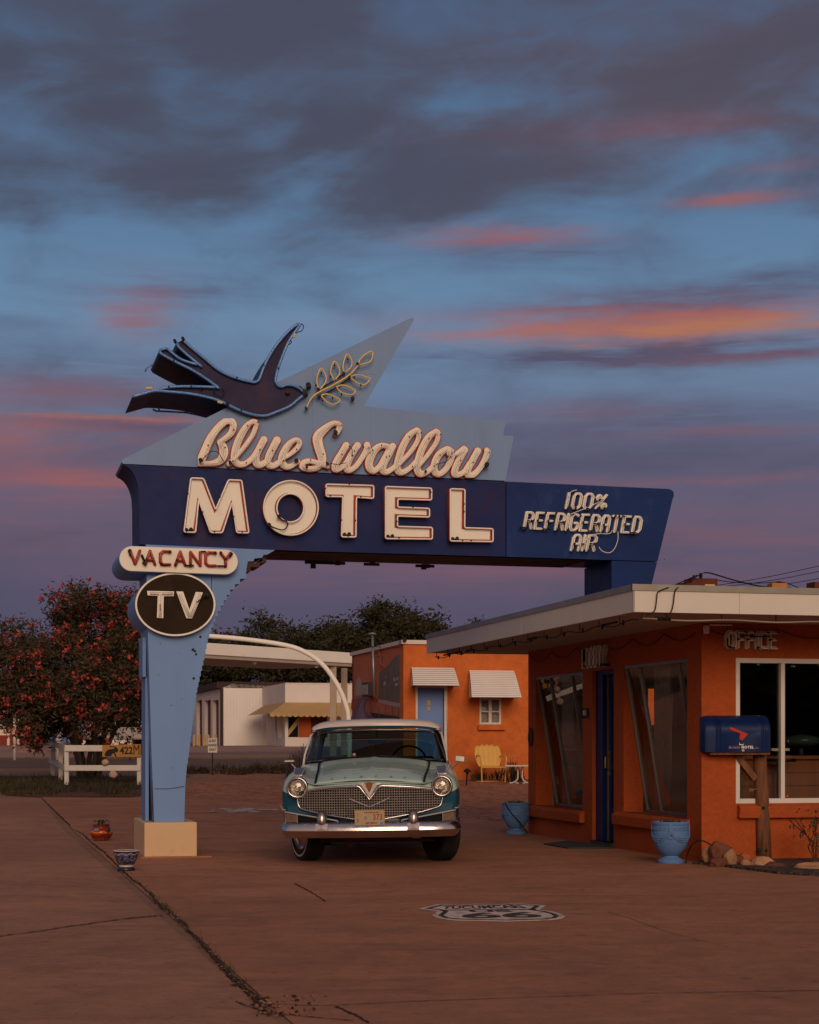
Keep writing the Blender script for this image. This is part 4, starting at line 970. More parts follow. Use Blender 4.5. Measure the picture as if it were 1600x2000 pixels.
# ------------------------------------------------------------------ the parked saloon
M_MINT = mat('mint_car_paint', (0.38, 0.50, 0.44), 0.30, var=0.08, vscale=2, coat=0.5, dirt=(0.22, 0.20, 0.15), dirt_amt=0.12, dscale=5)
M_TEAL = mat('teal_car_paint', (0.006, 0.062, 0.105), 0.25, var=0.1, spec=0.35, coat=0.25)
M_CHROME = mat('chrome', (0.54, 0.50, 0.50), 0.19, 1.0, var=0.08, vscale=6)
M_DULL = mat('dull_chrome', (0.42, 0.38, 0.36), 0.30, 1.0, var=0.2, vscale=9)
M_BRIGHT = mat('bright_trim', (0.66, 0.58, 0.56), 0.25, 0.6, var=0.1)
M_MESH = mat('grille_metal', (0.50, 0.44, 0.40), 0.35, 0.6, var=0.2, vscale=9)
M_DARK = mat('dark_void', (0.006, 0.006, 0.007), 0.9, var=0.1)
M_SEAT = mat('seat_vinyl', (0.018, 0.03, 0.036), 0.6)
M_TYRE = mat('tyre_rubber', (0.014, 0.012, 0.011), 0.85, var=0.3, vscale=8, dirt=(0.05, 0.035, 0.028), dirt_amt=0.2)
M_WWALL = mat('whitewall', (0.42, 0.37, 0.33), 0.7, var=0.15)
M_ROOFP = mat('pale_roof_paint', (0.60, 0.52, 0.49), 0.35, var=0.08, coat=0.4)
M_AMBER = mat('old_amber_lens', (0.17, 0.11, 0.075), 0.3, var=0.3, vscale=14)
M_LENS = mat('headlamp_reflector', (0.75, 0.70, 0.64), 0.2, 0.8, var=0.3, vscale=18)
M_HGLASS = glass('headlamp_glass', (0.92, 0.90, 0.86), 0.06)
M_CGLASS = glass('windscreen_glass', (0.33, 0.48, 0.51), 0.012)
M_PLATE = mat('yellow_plate', (0.42, 0.25, 0.09), 0.5, var=0.15, vscale=12)
M_PLATEF = mat('plate_face', (0.40, 0.31, 0.20), 0.5, var=0.15, vscale=12)
M_PRED = mat('plate_red', (0.30, 0.03, 0.02), 0.5)
M_BADGE = mat('copper_badge', (0.20, 0.075, 0.035), 0.35, 0.5)
class CF:   # car plane facing forward: a = x, b = z, c = forward
    def __init__(s, y=0.0, bow=0.0): s.y, s.bow = y, bow
    def pt(s, a, b, c=0.0): return Vector((a, s.y + s.bow * (a / .8) ** 2 - c, b))
def cpx(x, y, k=180.0, cx=721.0): return ((x - cx) / k, H - (y - HY) / k)
CAR = thing('vintage_car', 'two-tone mint and teal vintage saloon parked nose-out on the drive', 'car', (-0.425, 18.42, 0.0), rot=(0, R(-0.75), R(-0.85)))
def car():
    T = CAR
    put = lambda b, name, m, p=T, **k: b.build(name, m, p, local=True, **k)
    def part(name, p=T):
        e = bpy.data.objects.new(name, None); COL.objects.link(e); e.parent = p; return e
    # ---- body: cross-sections nose to tail
    ST = [  # y, bottom, then B C D E F G H I J K as (x, z)
     (0.07, .42, [(.74, .44), (.86, .50), (.895, .62), (.90, .77), (.875, .895), (.79, .955), (.64, .905), (.56, .893), (.3, .905), (0, .912)]),
     (0.12, .40, [(.80, .42), (.915, .48), (.945, .62), (.955, .79), (.92, .93), (.80, .995), (.655, .925), (.57, .908), (.3, .925), (0, .935)]),
     (0.34, .38, [(.82, .40), (.945, .46), (.975, .63), (.98, .80), (.94, .955), (.81, 1.028), (.68, .965), (.585, .948), (.3, .985), (0, 1.0)]),
     (0.58, .37, [(.82, .40), (.95, .46), (.98, .64), (.985, .81), (.945, .965), (.82, 1.045), (.70, .99), (.60, .972), (.32, 1.018), (0, 1.034)]),
     (0.66, .60, [(.82, .64), (.94, .66), (.98, .70), (.985, .81), (.945, .97), (.825, 1.05), (.71, 1.0), (.61, .98), (.32, 1.03), (0, 1.045)]),
     (0.98, .72, [(.82, .72), (.94, .735), (.98, .76), (.985, .82), (.95, .975), (.83, 1.06), (.73, 1.015), (.635, 1.0), (.33, 1.055), (0, 1.072)]),
     (1.34, .60, [(.82, .64), (.94, .66), (.98, .70), (.985, .82), (.955, .975), (.84, 1.065), (.76, 1.04), (.67, 1.03), (.34, 1.085), (0, 1.103)]),
     (1.42, .34, [(.82, .36), (.95, .42), (.98, .64), (.985, .82), (.955, .975), (.845, 1.068), (.77, 1.05), (.69, 1.045), (.34, 1.095), (0, 1.113)]),
     (1.74, .33, [(.82, .35), (.95, .42), (.98, .64), (.985, .82), (.96, .975), (.86, 1.07), (.82, 1.085), (.73, 1.10), (.35, 1.14), (0, 1.155)]),
     (1.95, .33, [(.82, .35), (.95, .42), (.98, .64), (.985, .82), (.96, .98), (.87, 1.072), (.84, 1.09), (.74, 1.09), (.35, 1.10), (0, 1.10)]),
     (2.15, .33, [(.82, .35), (.95, .42), (.98, .64), (.985, .82), (.96, .98), (.88, 1.07), (.84, 1.07), (.78, .92), (.4, .90), (0, .90)]),
     (3.90, .33, [(.82, .35), (.95, .42), (.98, .64), (.985, .82), (.96, .98), (.88, 1.07), (.84, 1.07), (.78, .92), (.4, .90), (0, .90)]),
     (4.10, .36, [(.82, .38), (.95, .44), (.98, .64), (.985, .82), (.96, .98), (.89, 1.08), (.82, 1.06), (.72, 1.06), (.35, 1.075), (0, 1.08)]),
     (4.60, .38, [(.82, .40), (.94, .46), (.97, .64), (.975, .82), (.955, .98), (.89, 1.10), (.80, 1.03), (.70, 1.02), (.35, 1.04), (0, 1.045)]),
     (5.15, .42, [(.80, .44), (.90, .50), (.94, .64), (.945, .82), (.93, .97), (.88, 1.08), (.78, .97), (.68, .95), (.35, .96), (0, .965)])]
    pr = []
    for y, zb, ps in ST:
        c = [(0, zb)] + ps; pr.append([(p[0], y, p[1]) for p in catmull(c, 4)])
    rows = [list(r) for r in zip(*[catmull(list(col), 6) for col in zip(*pr)])]
    m = len(rows[0]); b = MB(); b.m = []
    for r in rows:
        rr = [(-x, y, z) for x, y, z in r[::-1]][:-1] + list(r) if False else None
        full = [(x, y, z) for x, y, z in r] + [(-x, y, z) for x, y, z in r[-2:0:-1]]
        f = max(0.0, 1 - (full[0][1] - .07) / 1.2)
        b.v += [(x, y + .13 * (abs(x) / .97) ** 2 * f, z) for x, y, z in full]
    n = len(full)
    for i in range(len(rows) - 1):
        for k in range(n):
            q = (i * n + k, i * n + (k + 1) % n, (i + 1) * n + (k + 1) % n, (i + 1) * n + k); b.f.append(q[::-1])
            c = [sum(b.v[j][t] for j in q) / 4 for t in range(3)]
            mi = 0 if 17 <= k < n - 17 else 1
            if 2.05 < c[1] < 4.02 and abs(c[0]) < .845 and c[2] > .8: mi = 2
            if c[2] < .5 and abs(c[0]) < .8: mi = 3
            b.m.append(mi)
    # closing caps as strips
    for base, flip in ((0, False), ((len(rows) - 1) * n, True)):
        for k in range(m - 1):
            if base == 0 and k >= 19: continue
            l0, l1 = (base + k, base + k + 1); r0, r1 = (base + (n - k) % n, base + (n - k - 1) % n)
            f = (l0, l1, r1, r0) if k else (l0, l1, r1)
            if r1 == l1: f = (l0, l1, r0)
            f = f if flip else f[::-1]; b.f.append(f); b.m.append(0 if b.v[l0][2] > .86 else 1)
    body_v, body_f = [Vector(v) for v in b.v], list(b.f)
    body = put(b, 'body', [M_MINT, M_TEAL, M_SEAT, M_DARK], auto=38)
    # ---- grille
    top = [(578, 1554), (583, 1549), (597, 1543.5), (640, 1538.2), (690, 1535.2), (699, 1535.8), (703, 1538), (709, 1546), (721, 1562), (733, 1546), (739, 1538), (743, 1535.8), (752, 1535.2), (802, 1538), (845, 1543), (860, 1549), (865, 1554)]
    bot = [(862, 1568), (858, 1575.5), (850, 1579), (816, 1588), (770, 1596), (745, 1600), (721, 1602), (697, 1600), (660, 1594.5), (625, 1588), (592, 1580), (584, 1576), (580, 1568)]
    tp = [cpx(*p) for p in top]; bt = [cpx(*p) for p in bot]; loop = tp + bt
    GF_ = CF(.045, .12)
    b = MB(); b.prism(inset(loop, .004), GF_, -.06, -.03); 
    put(b, 'grille_back', M_DARK)
    b = MB()
    tx = sorted(tp); bx = sorted(bt)
    itop = lambda x: float(np.interp(x, [p[0] for p in tx], [p[1] for p in tx])); ibot = lambda x: float(np.interp(x, [p[0] for p in bx], [p[1] for p in bx]))
    for i in range(-28, 29):
        x = i * .0272
        if abs(x) > .775: continue
        b.tube([GF_.pt(x, z, -.002) for z in (ibot(x) + .004, itop(x) - .004)], .0034, 4)
    for j in range(20):
        z = .515 + j * .0272; seg = []
        for x in np.arange(-.785, .7851, .02):
            if ibot(x) + .006 < z < itop(x) - .006: seg.append(GF_.pt(x, z, .002))
            else:
                if len(seg) > 1: b.tube(seg, .0034, 4)
                seg = []
        if len(seg) > 1: b.tube(seg, .0034, 4)
    put(b, 'grille_mesh', M_MESH)
    b = MB(); b.tube([GF_.pt(x, z, .012) for x, z in catmull(tp[1:8], 4) + [tp[8]] + catmull(tp[9:16], 4)], .015, 8); b.tube([GF_.pt(x, z, .008) for x, z in catmull([tp[-1]] + bt[:6], 4) + [bt[6]] + catmull(bt[7:] + [tp[0]], 4)], .009, 8)
    put(b, 'grille_surround', M_CHROME, smooth=True)
    b = MB(); vv = [cpx(682, 1559.5), cpx(721, 1576), cpx(759, 1559)]; b.tube([GF_.pt(x, z, .02) for x, z in vv], .006, 6); put(b, 'grille_chevron', M_BRIGHT)
    # ---- bonnet: a separate panel riding above the body
    from mathutils.bvhtree import BVHTree
    bv = BVHTree.FromPolygons(body_v, body_f)
    zt = lambda x, y: bv.ray_cast(Vector((x, y, 3)), Vector((0, 0, -1)))[0].z
    hz = lambda x: .930 - .050 * min(1.0, abs(x) / .6) ** 2
    def header(s, v):
        x = (2 * s - 1) * .70; zb = itop(x) - .012; z1 = max(hz(x), zb + .02) + max(0, abs(x) - .59) * .55
        return (x, .045 + .12 * (x / .8) ** 2 + .004 + .055 * v ** 2.2, zb + (z1 - zb) * v)
    b = MB(); b.grid(header, 80, 10); put(b, 'header_panel', M_MINT, smooth=True)
    def bonnet(s, t):
        y = .115 + 1.585 * t; wd = (.585 + .06 * t); x = (2 * s - 1) * wd
        edge = min(1, (1 - abs(2 * s - 1)) * 9) ** .5
        fr = min(1.0, t * 7) ** .5
        crease = .010 * math.exp(-(x / .035) ** 2)
        yb = y + .13 * (abs(x) / .97) ** 2 * (1 - t)
        z = float(zt(x, yb)) + .004 + .020 * min(edge, fr) + crease
        return (x, yb, max(z, hz(x) + .012 + .05 * t - .25 * max(0, t - .05)))
    b = MB(); b.grid(bonnet, 40, 30); ob = put(b, 'bonnet', M_MINT, smooth=True)
    sm = ob.modifiers.new('thickness', 'SOLIDIFY'); sm.thickness = .012; sm.offset = -1
    b = MB()
    for sx in (-1, 1): b.tube([Vector(bonnet(0 if sx < 0 else 1, t)) + Vector((sx * .007, 0, .002)) for t in np.linspace(0, 1, 24)], .011, 6)
    b.tube([Vector(header((x_ / .70 + 1) / 2, 1)) + Vector((0, -.001, .004)) for x_ in np.linspace(-.585, .585, 40)], .0065, 6); b.tube([Vector(bonnet(s, 1)) + Vector((0, .008, .006)) for s in np.linspace(0, 1, 30)], .012, 6)
    put(b, 'panel_gap', M_DARK)
    LT = part('bonnet_lettering')
    for ch, px in zip('HUDSON', (647, 673, 705, 733.5, 763, 790)):
        a = (px - 721) / 180.0; t = .045; s = (a / .587 + 1) / 2; p = Vector(bonnet(s, t))
        cu = bpy.data.curves.new('l', 'FONT'); cu.body = ch; cu.size = .036; cu.extrude = .003; cu.align_x = 'CENTER'; cu.align_y = 'CENTER'; cu.offset = .0012
        me = mesh_from_curve(cu, None, 0, 'letter'); me.transform(Matrix.Translation(p + Vector((0, -.002, .006))) @ Matrix.Rotation(R(48), 4, 'X')); link(me, 'letter', M_CHROME if ch in 'SON' else M_DULL, LT, local=True)
    # V emblem above the grille
    b = MB(); v = [cpx(x, y) for x, y in ((695, 1530), (707, 1528.5), (714, 1530.5), (721, 1549), (728, 1530.5), (735, 1528.5), (747, 1530), (736, 1534), (721, 1558), (706, 1534))]; b.prism(v, CF(.03, .12), 0, .014)
    V = put(b, 'v_emblem', M_BRIGHT, bevel=.003)
    b = MB(); b.prism([cpx(x, y) for x, y in ((714, 1529), (718, 1527.3), (724, 1527.3), (728, 1529), (727, 1536), (721, 1545), (715, 1536))], CF(.03, .12), .014, .022); put(b, 'badge', M_BADGE, V, bevel=.003)
    # ---- headlamps
    for sx, hx, hz in ((-1, -.787, .868), (1, .785, .866)):
        L = part('headlight'); y0 = .115
        b = MB(); b.lathe([(.085, .02), (.092, .0), (.098, -.015), (.112, -.012), (.119, .010), (.121, .05), (.121, .10)], (hx, y0, hz), 40, axis='y'); put(b, 'bezel', M_CHROME, L, smooth=True)
        b = MB(); b.lathe([(.095, .01), (.06, .05), (.02, .07), (0, .072)], (hx, y0, hz), 32, axis='y'); put(b, 'reflector', M_LENS, L, smooth=True)
        b = MB(); b.lathe([(.09, .004), (.075, -.012), (.045, -.022), (0, -.027)], (hx, y0, hz), 32, axis='y'); put(b, 'lens', M_HGLASS, L, smooth=True)
        b = MB()
        for k in range(-5, 6):
            z = k * .011
            if abs(k) > 1: b.tube([(hx + x, y0 + .0 - .018 * (1 - (x / .09) ** 2), hz + z) for x in (-.062, -.03)], .0009, 4); b.tube([(hx + x, y0 - .018, hz + z) for x in (.03, .062)], .0009, 4)
        b.lathe([(0, .02), (.022, .02), (.026, .03), (.02, .05)], (hx, y0, hz - .012), 12, axis='y'); put(b, 'bulb_shield', M_DULL, L)
        # raised chrome-edged pod on the wing above the lamp
        b = MB(); z1, z0 = 1.075, 1.0
        P0 = [(hx - .045, .16, .985), (hx + .045, .16, .985), (hx + .033, .40, 1.035), (hx + .055, .40, 1.035)]
        b.hexa([(hx - .045, .19, .96), (hx + .045, .19, .96), (hx + .058, .62, .99), (hx - .058, .62, .99), (hx - .042, .20, .998), (hx + .042, .20, .998), (hx + .056, .62, 1.078), (hx - .056, .62, 1.078)])
        W = put(b, 'wing_scoop', mat('scoop_paint', (0.10, 0.09, 0.12), 0.35, coat=.3), bevel=.004)
        b = MB(); b.tube([(hx - .056, .55, 1.072), (hx - .044, .19, 1.002), (hx + .044, .19, 1.002), (hx + .056, .55, 1.072)], .008, 6); put(b, 'scoop_trim', M_BRIGHT, W)
    # ---- parking-lamp pods
    for sx in (-1, 1):
        q = [(sx * -.0, 0)]; w = lambda pts: [(sx * (721 - x) / 181.0, H - (y - HY) / 181.0) for x, y in pts]
        K = part('parking_lamp'); fr = CF(.035, .118)
        pod = w([(553, 1585.6), (622, 1597), (644, 1600.5), (657, 1603), (661.5, 1608), (600, 1608), (554, 1607.5)])
        b = MB(); b.prism(inset(pod, .003), fr, -.05, .004); put(b, 'recess', M_DARK, K)
        b = MB(); b.tube([fr.pt(x, z, .01) for x, z in pod], .0080, 6, True); dv = w([(577.5, 1590), (577.5, 1608)]); b.tube([fr.pt(x, z, .01) for x, z in dv], .005, 6); put(b, 'trim', M_BRIGHT, K)
        b = MB(); b.prism(w([(554.5, 1588.5), (576, 1592), (576, 1605.5), (555, 1605)]), fr, .004, .012); put(b, 'lens', M_AMBER, K, bevel=.003)
        b = MB(); b.tube([(sx * .905, .20, .62), (sx * .955, .22, .625), (sx * .99, .4, .66), (sx * .992, 1.0, .76)], .007, 6); put(b, 'wing_trim', M_BRIGHT)
    # ---- bumper with overriders
    prof = [(.05, .482), (.0, .492), (-.032, .489), (-.058, .474), (-.074, .450), (-.083, .424), (-.086, .402), (-.072, .392), (-.050, .345), (-.020, .322), (.03, .318), (.05, .33)]
    xs = [x * .92 for x in (-.985, -.99, -.975, -.945, -.90, -.8, -.6, -.4, -.2, 0, .2, .4, .6, .8, .90, .945, .975, .99, .985)]; ys = [.62, .34, .20, .13, .096, .062, .024, .002, -.01, -.014, -.01, .002, .024, .062, .096, .13, .20, .34, .62]
    ctr = catmull(list(zip(xs, ys)), 6); b = MB(); rings = []
    for i, p in enumerate(ctr):
        a = Vector(ctr[max(i - 1, 0)]); c = Vector(ctr[min(i + 1, len(ctr) - 1)]); d = (c - a).normalized(); nrm = Vector((-d.y, d.x))
        e = min(1, min(i, len(ctr) - 1 - i) / 10); h = .55 + .45 * e ** .5
        rings.append([(p[0] + nrm.x * o, p[1] + nrm.y * o, .405 + (z - .405) * h) for o, z in prof])
    k = len(prof); b.v = [q for g in rings for q in g]
    for i in range(len(rings) - 1):
        for j in range(k): b.f.append((i * k + j, (i + 1) * k + j, (i + 1) * k + (j + 1) % k, i * k + (j + 1) % k)); b.m.append(0)
    put(b, 'bumper', M_CHROME, auto=32)
    for gx in (-.515, .475):
        b = MB()
        prof2 = [(.0, .42, .034), (-.105, .43, .034), (-.118, .46, .046), (-.124, .50, .053), (-.118, .55, .052), (-.104, .59, .045), (-.07, .612, .030), (-.05, .615, .01)]
        for y, z, wd in prof2:
            for t in np.linspace(0, math.pi, 9): b.v.append((gx + wd * math.cos(t), y + .06 - .05 * math.sin(t) + .03, z))
        for i in range(len(prof2) - 1):
            for j in range(8): b.f.append((i * 9 + j, i * 9 + j + 1, (i + 1) * 9 + j + 1, (i + 1) * 9 + j)); b.m.append(0)
        G = put(b, 'overrider', M_DULL, smooth=True)
        b = MB(); b.add([(gx - .066, -.062, .480), (gx + .066, -.062, .480), (gx + .066, -.100, .402), (gx - .066, -.100, .402), (gx, -.108, .435)], [(0, 4, 1), (1, 4, 2), (2, 4, 3), (3, 4, 0)]); put(b, 'overrider_foot', M_BRIGHT, G)
    # ---- number plate
    fr = CF(-.095)
    N = part('number_plate'); x0, z0 = cpx(692.5, 1612.5, 181.5, 721); x1, z1 = cpx(751, 1582, 181.5, 721)
    b = MB(); b.prism([(x0, z0), (x1, z0), (x1, z1), (x0, z1)], fr, -.012, 0); put(b, 'plate_rim', M_PLATE, N, bevel=.004)
    b = MB(); b.prism([(x0 + .012, z0 + .012), (x1 - .012, z0 + .012), (x1 - .012, z1 - .012), (x0 + .012, z1 - .012)], fr, 0, .0015); put(b, 'plate_face', M_PLATEF, N)
    cx, cz = (x0 + x1) / 2, (z0 + z1) / 2
    for s, a, bb, sz in (('1', x0 + .035, cz + .032, .058), ('0', x0 + .035, cz - .032, .058), ('373', cx + .088, cz + .004, .088), ('NEW MEXICO', cx + .02, z0 + .028, .024), ('LAND OF ENCHANTMENT', cx + .025, z1 - .027, .0165)): text('plate_lettering', s, fr, a, bb, sz, .0015, .003, M_PRED, N, bold=.0012, sx=.82, local=True)
    b = MB(); b.tube([fr.pt(cx - .045 + dx, cz + dz, .002) for dx, dz in ((0, .019), (.015, 0), (0, -.019), (-.015, 0))], .003, 4, True); put(b, 'zia_mark', M_PRED, N)
    b = MB(); b.lathe([(0, -.003), (.019, -.003), (.019, 0), (0, 0)], (x1 - .032, -.095, z0 + .026), 14, axis='y'); put(b, 'sticker', mat('blue_sticker', (.10, .26, .34), .6), N)
    # ---- greenhouse
    def ws(s, t): # windscreen
        u = 2 * s - 1; bx_, by_, bz = .852 * u, 1.80 + .24 * u ** 2 + .10 * u ** 6, 1.165 - .045 * u * u; tx_, ty_, tz = .725 * u, 2.36 + .14 * u * u, 1.505 - .035 * u ** 4 - .012 * u * u
        return Vector((bx_ + (tx_ - bx_) * t, by_ + (ty_ - by_) * t - .02 * math.sin(math.pi * t), bz + (tz - bz) * t))
    b = MB(); b.grid(ws, 28, 8); put(b, 'windscreen', M_CGLASS, smooth=True)
    b = MB(); ed = [ws(s, 0) for s in np.linspace(0, 1, 24)] + [ws(1, t) for t in np.linspace(0, 1, 8)[1:]] + [ws(s, 1) for s in np.linspace(1, 0, 24)[1:]] + [ws(0, t) for t in np.linspace(1, 0, 8)[1:-1]]
    b.tube(ed, .012, 6, True); put(b, 'windscreen_surround', M_DULL, smooth=True)
    def rw(s, t):
        u = 2 * s - 1; bx_, by_, bz = .80 * u, 4.22 - .16 * u * u, 1.06; tx_, ty_, tz = .70 * u, 3.86 - .1 * u * u, 1.50 - .03 * u ** 4
        return Vector((bx_ + (tx_ - bx_) * t, by_ + (ty_ - by_) * t, bz + (tz - bz) * t))
    b = MB(); b.grid(rw, 20, 6); put(b, 'rear_window', M_CGLASS, smooth=True)
    roof = [(2.25, [(.70, 1.488), (.735, 1.498), (.735, 1.512), (.58, 1.538), (.3, 1.550), (0, 1.554)]), (2.27, [(.71, 1.486), (.762, 1.502), (.76, 1.532), (.60, 1.578), (.3, 1.596), (0, 1.600)]),
            (2.40, [(.72, 1.486), (.785, 1.504), (.782, 1.545), (.64, 1.604), (.3, 1.627), (0, 1.633)]), (3.0, [(.73, 1.49), (.79, 1.508), (.785, 1.55), (.65, 1.612), (.3, 1.638), (0, 1.645)]),
            (3.7, [(.72, 1.49), (.775, 1.503), (.775, 1.53), (.63, 1.585), (.3, 1.605), (0, 1.61)]), (3.98, [(.68, 1.475), (.71, 1.48), (.70, 1.495), (.55, 1.525), (.3, 1.535), (0, 1.537)])]
    pr = [[(p[0], y, p[1]) for p in catmull([(0, ps[0][1] + .01)] + ps, 4)] for y, ps in roof]; rows = [list(r) for r in zip(*[catmull(list(c), 6) for c in zip(*pr)])]
    b = MB()
    for r in rows:
        full = list(r) + [(-x, y, z) for x, y, z in r[-2:0:-1]]; b.v += [(x, y + .16 * (x / .8) ** 2 * max(0, 1 - (y - 2.27) / .6), z) for x, y, z in full]
    n = len(full)
    for i in range(len(rows) - 1):
        for kk in range(n): b.f.append((i * n + (kk + 1) % n, i * n + kk, (i + 1) * n + kk, (i + 1) * n + (kk + 1) % n)); b.m.append(0)
    put(b, 'roof', M_ROOFP, auto=40)
    b = MB(); b.tube([(.73 * u, 2.252 + .13 * u * u, 1.495 + .047 * (1 - u * u) ** .8) for u in np.linspace(-1, 1, 30)], .009, 6); put(b, 'roof_lip', M_TEAL)
    for sx in (-1, 1):
        b = MB(); b.tube([(sx * .868, 2.06, 1.07), (sx * .855, 2.12, 1.2), (sx * .80, 2.42, 1.44), (sx * .755, 2.50, 1.49)], .013, 8); b.tube([(sx * .87, 3.0, 1.06), (sx * .785, 3.02, 1.5)], .02, 6); b.tube([(sx * .85, 4.05, 1.06), (sx * .74, 3.8, 1.5)], .05, 8); put(b, 'pillar', M_ROOFP, smooth=True)
        b = MB(); b.quad((sx * .875, 2.1, 1.07), (sx * .875, 4.0, 1.07), (sx * .78, 3.75, 1.49), (sx * .78, 2.55, 1.49)); put(b, 'side_window', M_CGLASS)
        b = MB(); b.tube([(sx * .885, 2.05, 1.075), (sx * .89, 4.05, 1.075)], .010, 6); put(b, 'waist_trim', M_CHROME)
        # door mirror on a stalk
        Mi = part('door_mirror'); mx, my = sx * (.985 if sx < 0 else 1.005), 1.62
        b = MB(); b.tube([(sx * .90, 1.62, 1.03), (mx - sx * .02, my, 1.10), (mx, my, 1.125)], .010, 8); put(b, 'stalk', M_CHROME, Mi)
        b = MB()
        if sx < 0: b.hexa([(mx - .075, my - .05, 1.128), (mx + .055, my - .05, 1.128), (mx + .055, my + .05, 1.128), (mx - .075, my + .05, 1.128), (mx - .068, my - .045, 1.158), (mx + .05, my - .045, 1.158), (mx + .05, my + .045, 1.158), (mx - .068, my + .045, 1.158)])
        else: b.hexa([(mx - .06, my - .02, 1.115), (mx + .06, my - .02, 1.10), (mx + .06, my + .02, 1.10), (mx - .06, my + .02, 1.115), (mx - .055, my - .015, 1.19), (mx + .065, my - .015, 1.175), (mx + .065, my + .015, 1.175), (mx - .055, my + .015, 1.19)])
        put(b, 'mirror_head', mat('mirror_shell', (0.30, 0.27, 0.26), 0.42, 0.8), Mi, bevel=.010)
        b = MB(); x0 = -.44 if sx < 0 else .50
        b.tube([(x0, 1.80, 1.142 if sx < 0 else 1.135), (x0, 1.79, 1.16), (x0 + .22, 1.80, 1.178), (x0 + (.42 if sx < 0 else .30), 1.86, 1.186 if sx < 0 else 1.165)] if sx < 0 else [(x0, 1.80, 1.135), (x0, 1.79, 1.155), (x0 - .25, 1.79, 1.18), (x0 - .45, 1.79, 1.188)], .006, 6); put(b, 'wiper', M_DULL)
        b = MB(); b.lathe([(0, -.012), (.016, -.012), (.016, .0), (0, .01)], (sx * .625, 1.66, 1.062), 12); put(b, 'cowl_button', M_CHROME)
    b = MB(); b.tube([(.865, 1.9, 1.07), (.87, 1.9, 1.12)], .012, 8); b.tube([(.868, 1.9, 1.10), (.855, 1.92, 1.95)], .0035, 6); put(b, 'aerial', M_CHROME)
    b = MB(); b.lathe([(0, -.02), (.018, -.012), (.022, 0), (.018, .012), (0, .02)], (-.245, 1.86, 1.205), 14, axis='y'); put(b, 'windscreen_button', mat('pink_enamel', (.5, .27, .24), .4), smooth=True)
    b = MB(); b.grid(lambda s, t: ((2 * s - 1) * .8, 1.95 + .32 * t + .12 * (2 * s - 1) ** 2 * (1 - t), 1.105 + .03 * math.sin(t * 3.1)), 12, 6); put(b, 'dashboard', M_SEAT, smooth=True)
    S_ = part('steering_wheel'); ctrw = Vector((.40, 2.30, 1.12)); rm = Matrix.Rotation(R(-62), 3, 'X')
    b = MB(); b.tube([ctrw + rm @ Vector((.205 * math.cos(t), .205 * math.sin(t), 0)) for t in np.linspace(0, 6.283, 41)[:-1]], .013, 8, True); put(b, 'rim', M_DARK, S_, smooth=True)
    b = MB(); b.tube([ctrw + rm @ Vector((-.2, 0, 0)), ctrw + rm @ Vector((0, 0, -.04)), ctrw + rm @ Vector((.2, 0, 0))], .009, 6); b.tube([ctrw, ctrw + rm @ Vector((0, 0, -.35))], .02, 8); put(b, 'spokes', M_DARK, S_)
    b = MB(); b.box(-.095, .115, 2.32, 2.345, 1.335, 1.395); RM = put(b, 'rear_view_mirror', mat('mirror_back', (.10, .25, .25), .15, .8), bevel=.012)
    b = MB(); b.tube([(.01, 2.33, 1.39), (.01, 2.40, 1.49)], .008, 6); b.tube([(.005, 2.31, 1.335), (.005, 2.31, 1.30)], .003, 6); b.lathe([(0, -.02), (.014, 0), (0, .02)], (.005, 2.31, 1.285), 8); put(b, 'mirror_stem', M_DULL, RM)
    for y, zt_ in ((2.95, 1.17), (3.85, 1.13)):
        b = MB(); b.box(-.72, .72, y, y + .18, .88, zt_); put(b, 'bench_seat', M_SEAT, bevel=.05)
    # ---- wheels
    for wx, wy, st in ((-.745, 1.0, 24), (.765, 1.0, 24), (-.76, 4.02, 0), (.76, 4.02, 0)):
        sx = 1 if wx > 0 else -1; Wm = part('wheel'); Wm.location = (wx, wy, .352 - wx * math.tan(R(.75)) * 1.0); Wm.rotation_euler = (0, 0, R(st))
        tw = .105; tp_ = [(.225, -tw * .80), (.27, -tw * .98), (.305, -tw), (.335, -tw * .95), (.350, -tw * .75), (.353, -tw * .38), (.346, -tw * .36), (.346, -tw * .30), (.355, -tw * .28), (.355, -.01), (.347, -.008), (.347, .008), (.355, .01), (.355, tw * .28), (.346, tw * .30), (.346, tw * .36), (.353, tw * .38), (.350, tw * .75), (.335, tw * .95), (.305, tw), (.27, tw * .98), (.225, tw * .80)]
        b = MB(); b.lathe(tp_, (0, 0, 0), 44, axis='x'); put(b, 'tyre', M_TYRE, Wm, smooth=True)
        b = MB(); b.lathe([(.278, sx * (tw + .001)), (.300, sx * (tw + .003))], (0, 0, 0), 44, axis='x'); put(b, 'whitewall', M_WWALL, Wm)
        b = MB(); b.lathe([(.226, sx * tw * .8), (.222, sx * tw * .95), (.20, sx * tw * .7), (.15, sx * tw * .65), (.12, sx * tw * 1.0), (.05, sx * tw * 1.15), (0, sx * tw * 1.18)], (0, 0, 0), 36, axis='x'); b.lathe([(.226, -tw * .8), (.1, -tw * .2), (0, -tw * .2)], (0, 0, 0), 24, axis='x'); put(b, 'rim', M_CHROME, Wm, smooth=True)
    b = MB(); b.tube([(-.74, 1.0, .33), (.74, 1.0, .33)], .035, 8); b.box(-.45, .45, .5, 4.6, .26, .40); b.tube([(-.70, .72, .25), (.70, .72, .25)], .018, 8); b.tube([(-.25, .5, .24), (-.25, .8, .30)], .05, 8); put(b, 'chassis', M_RUST)
car()
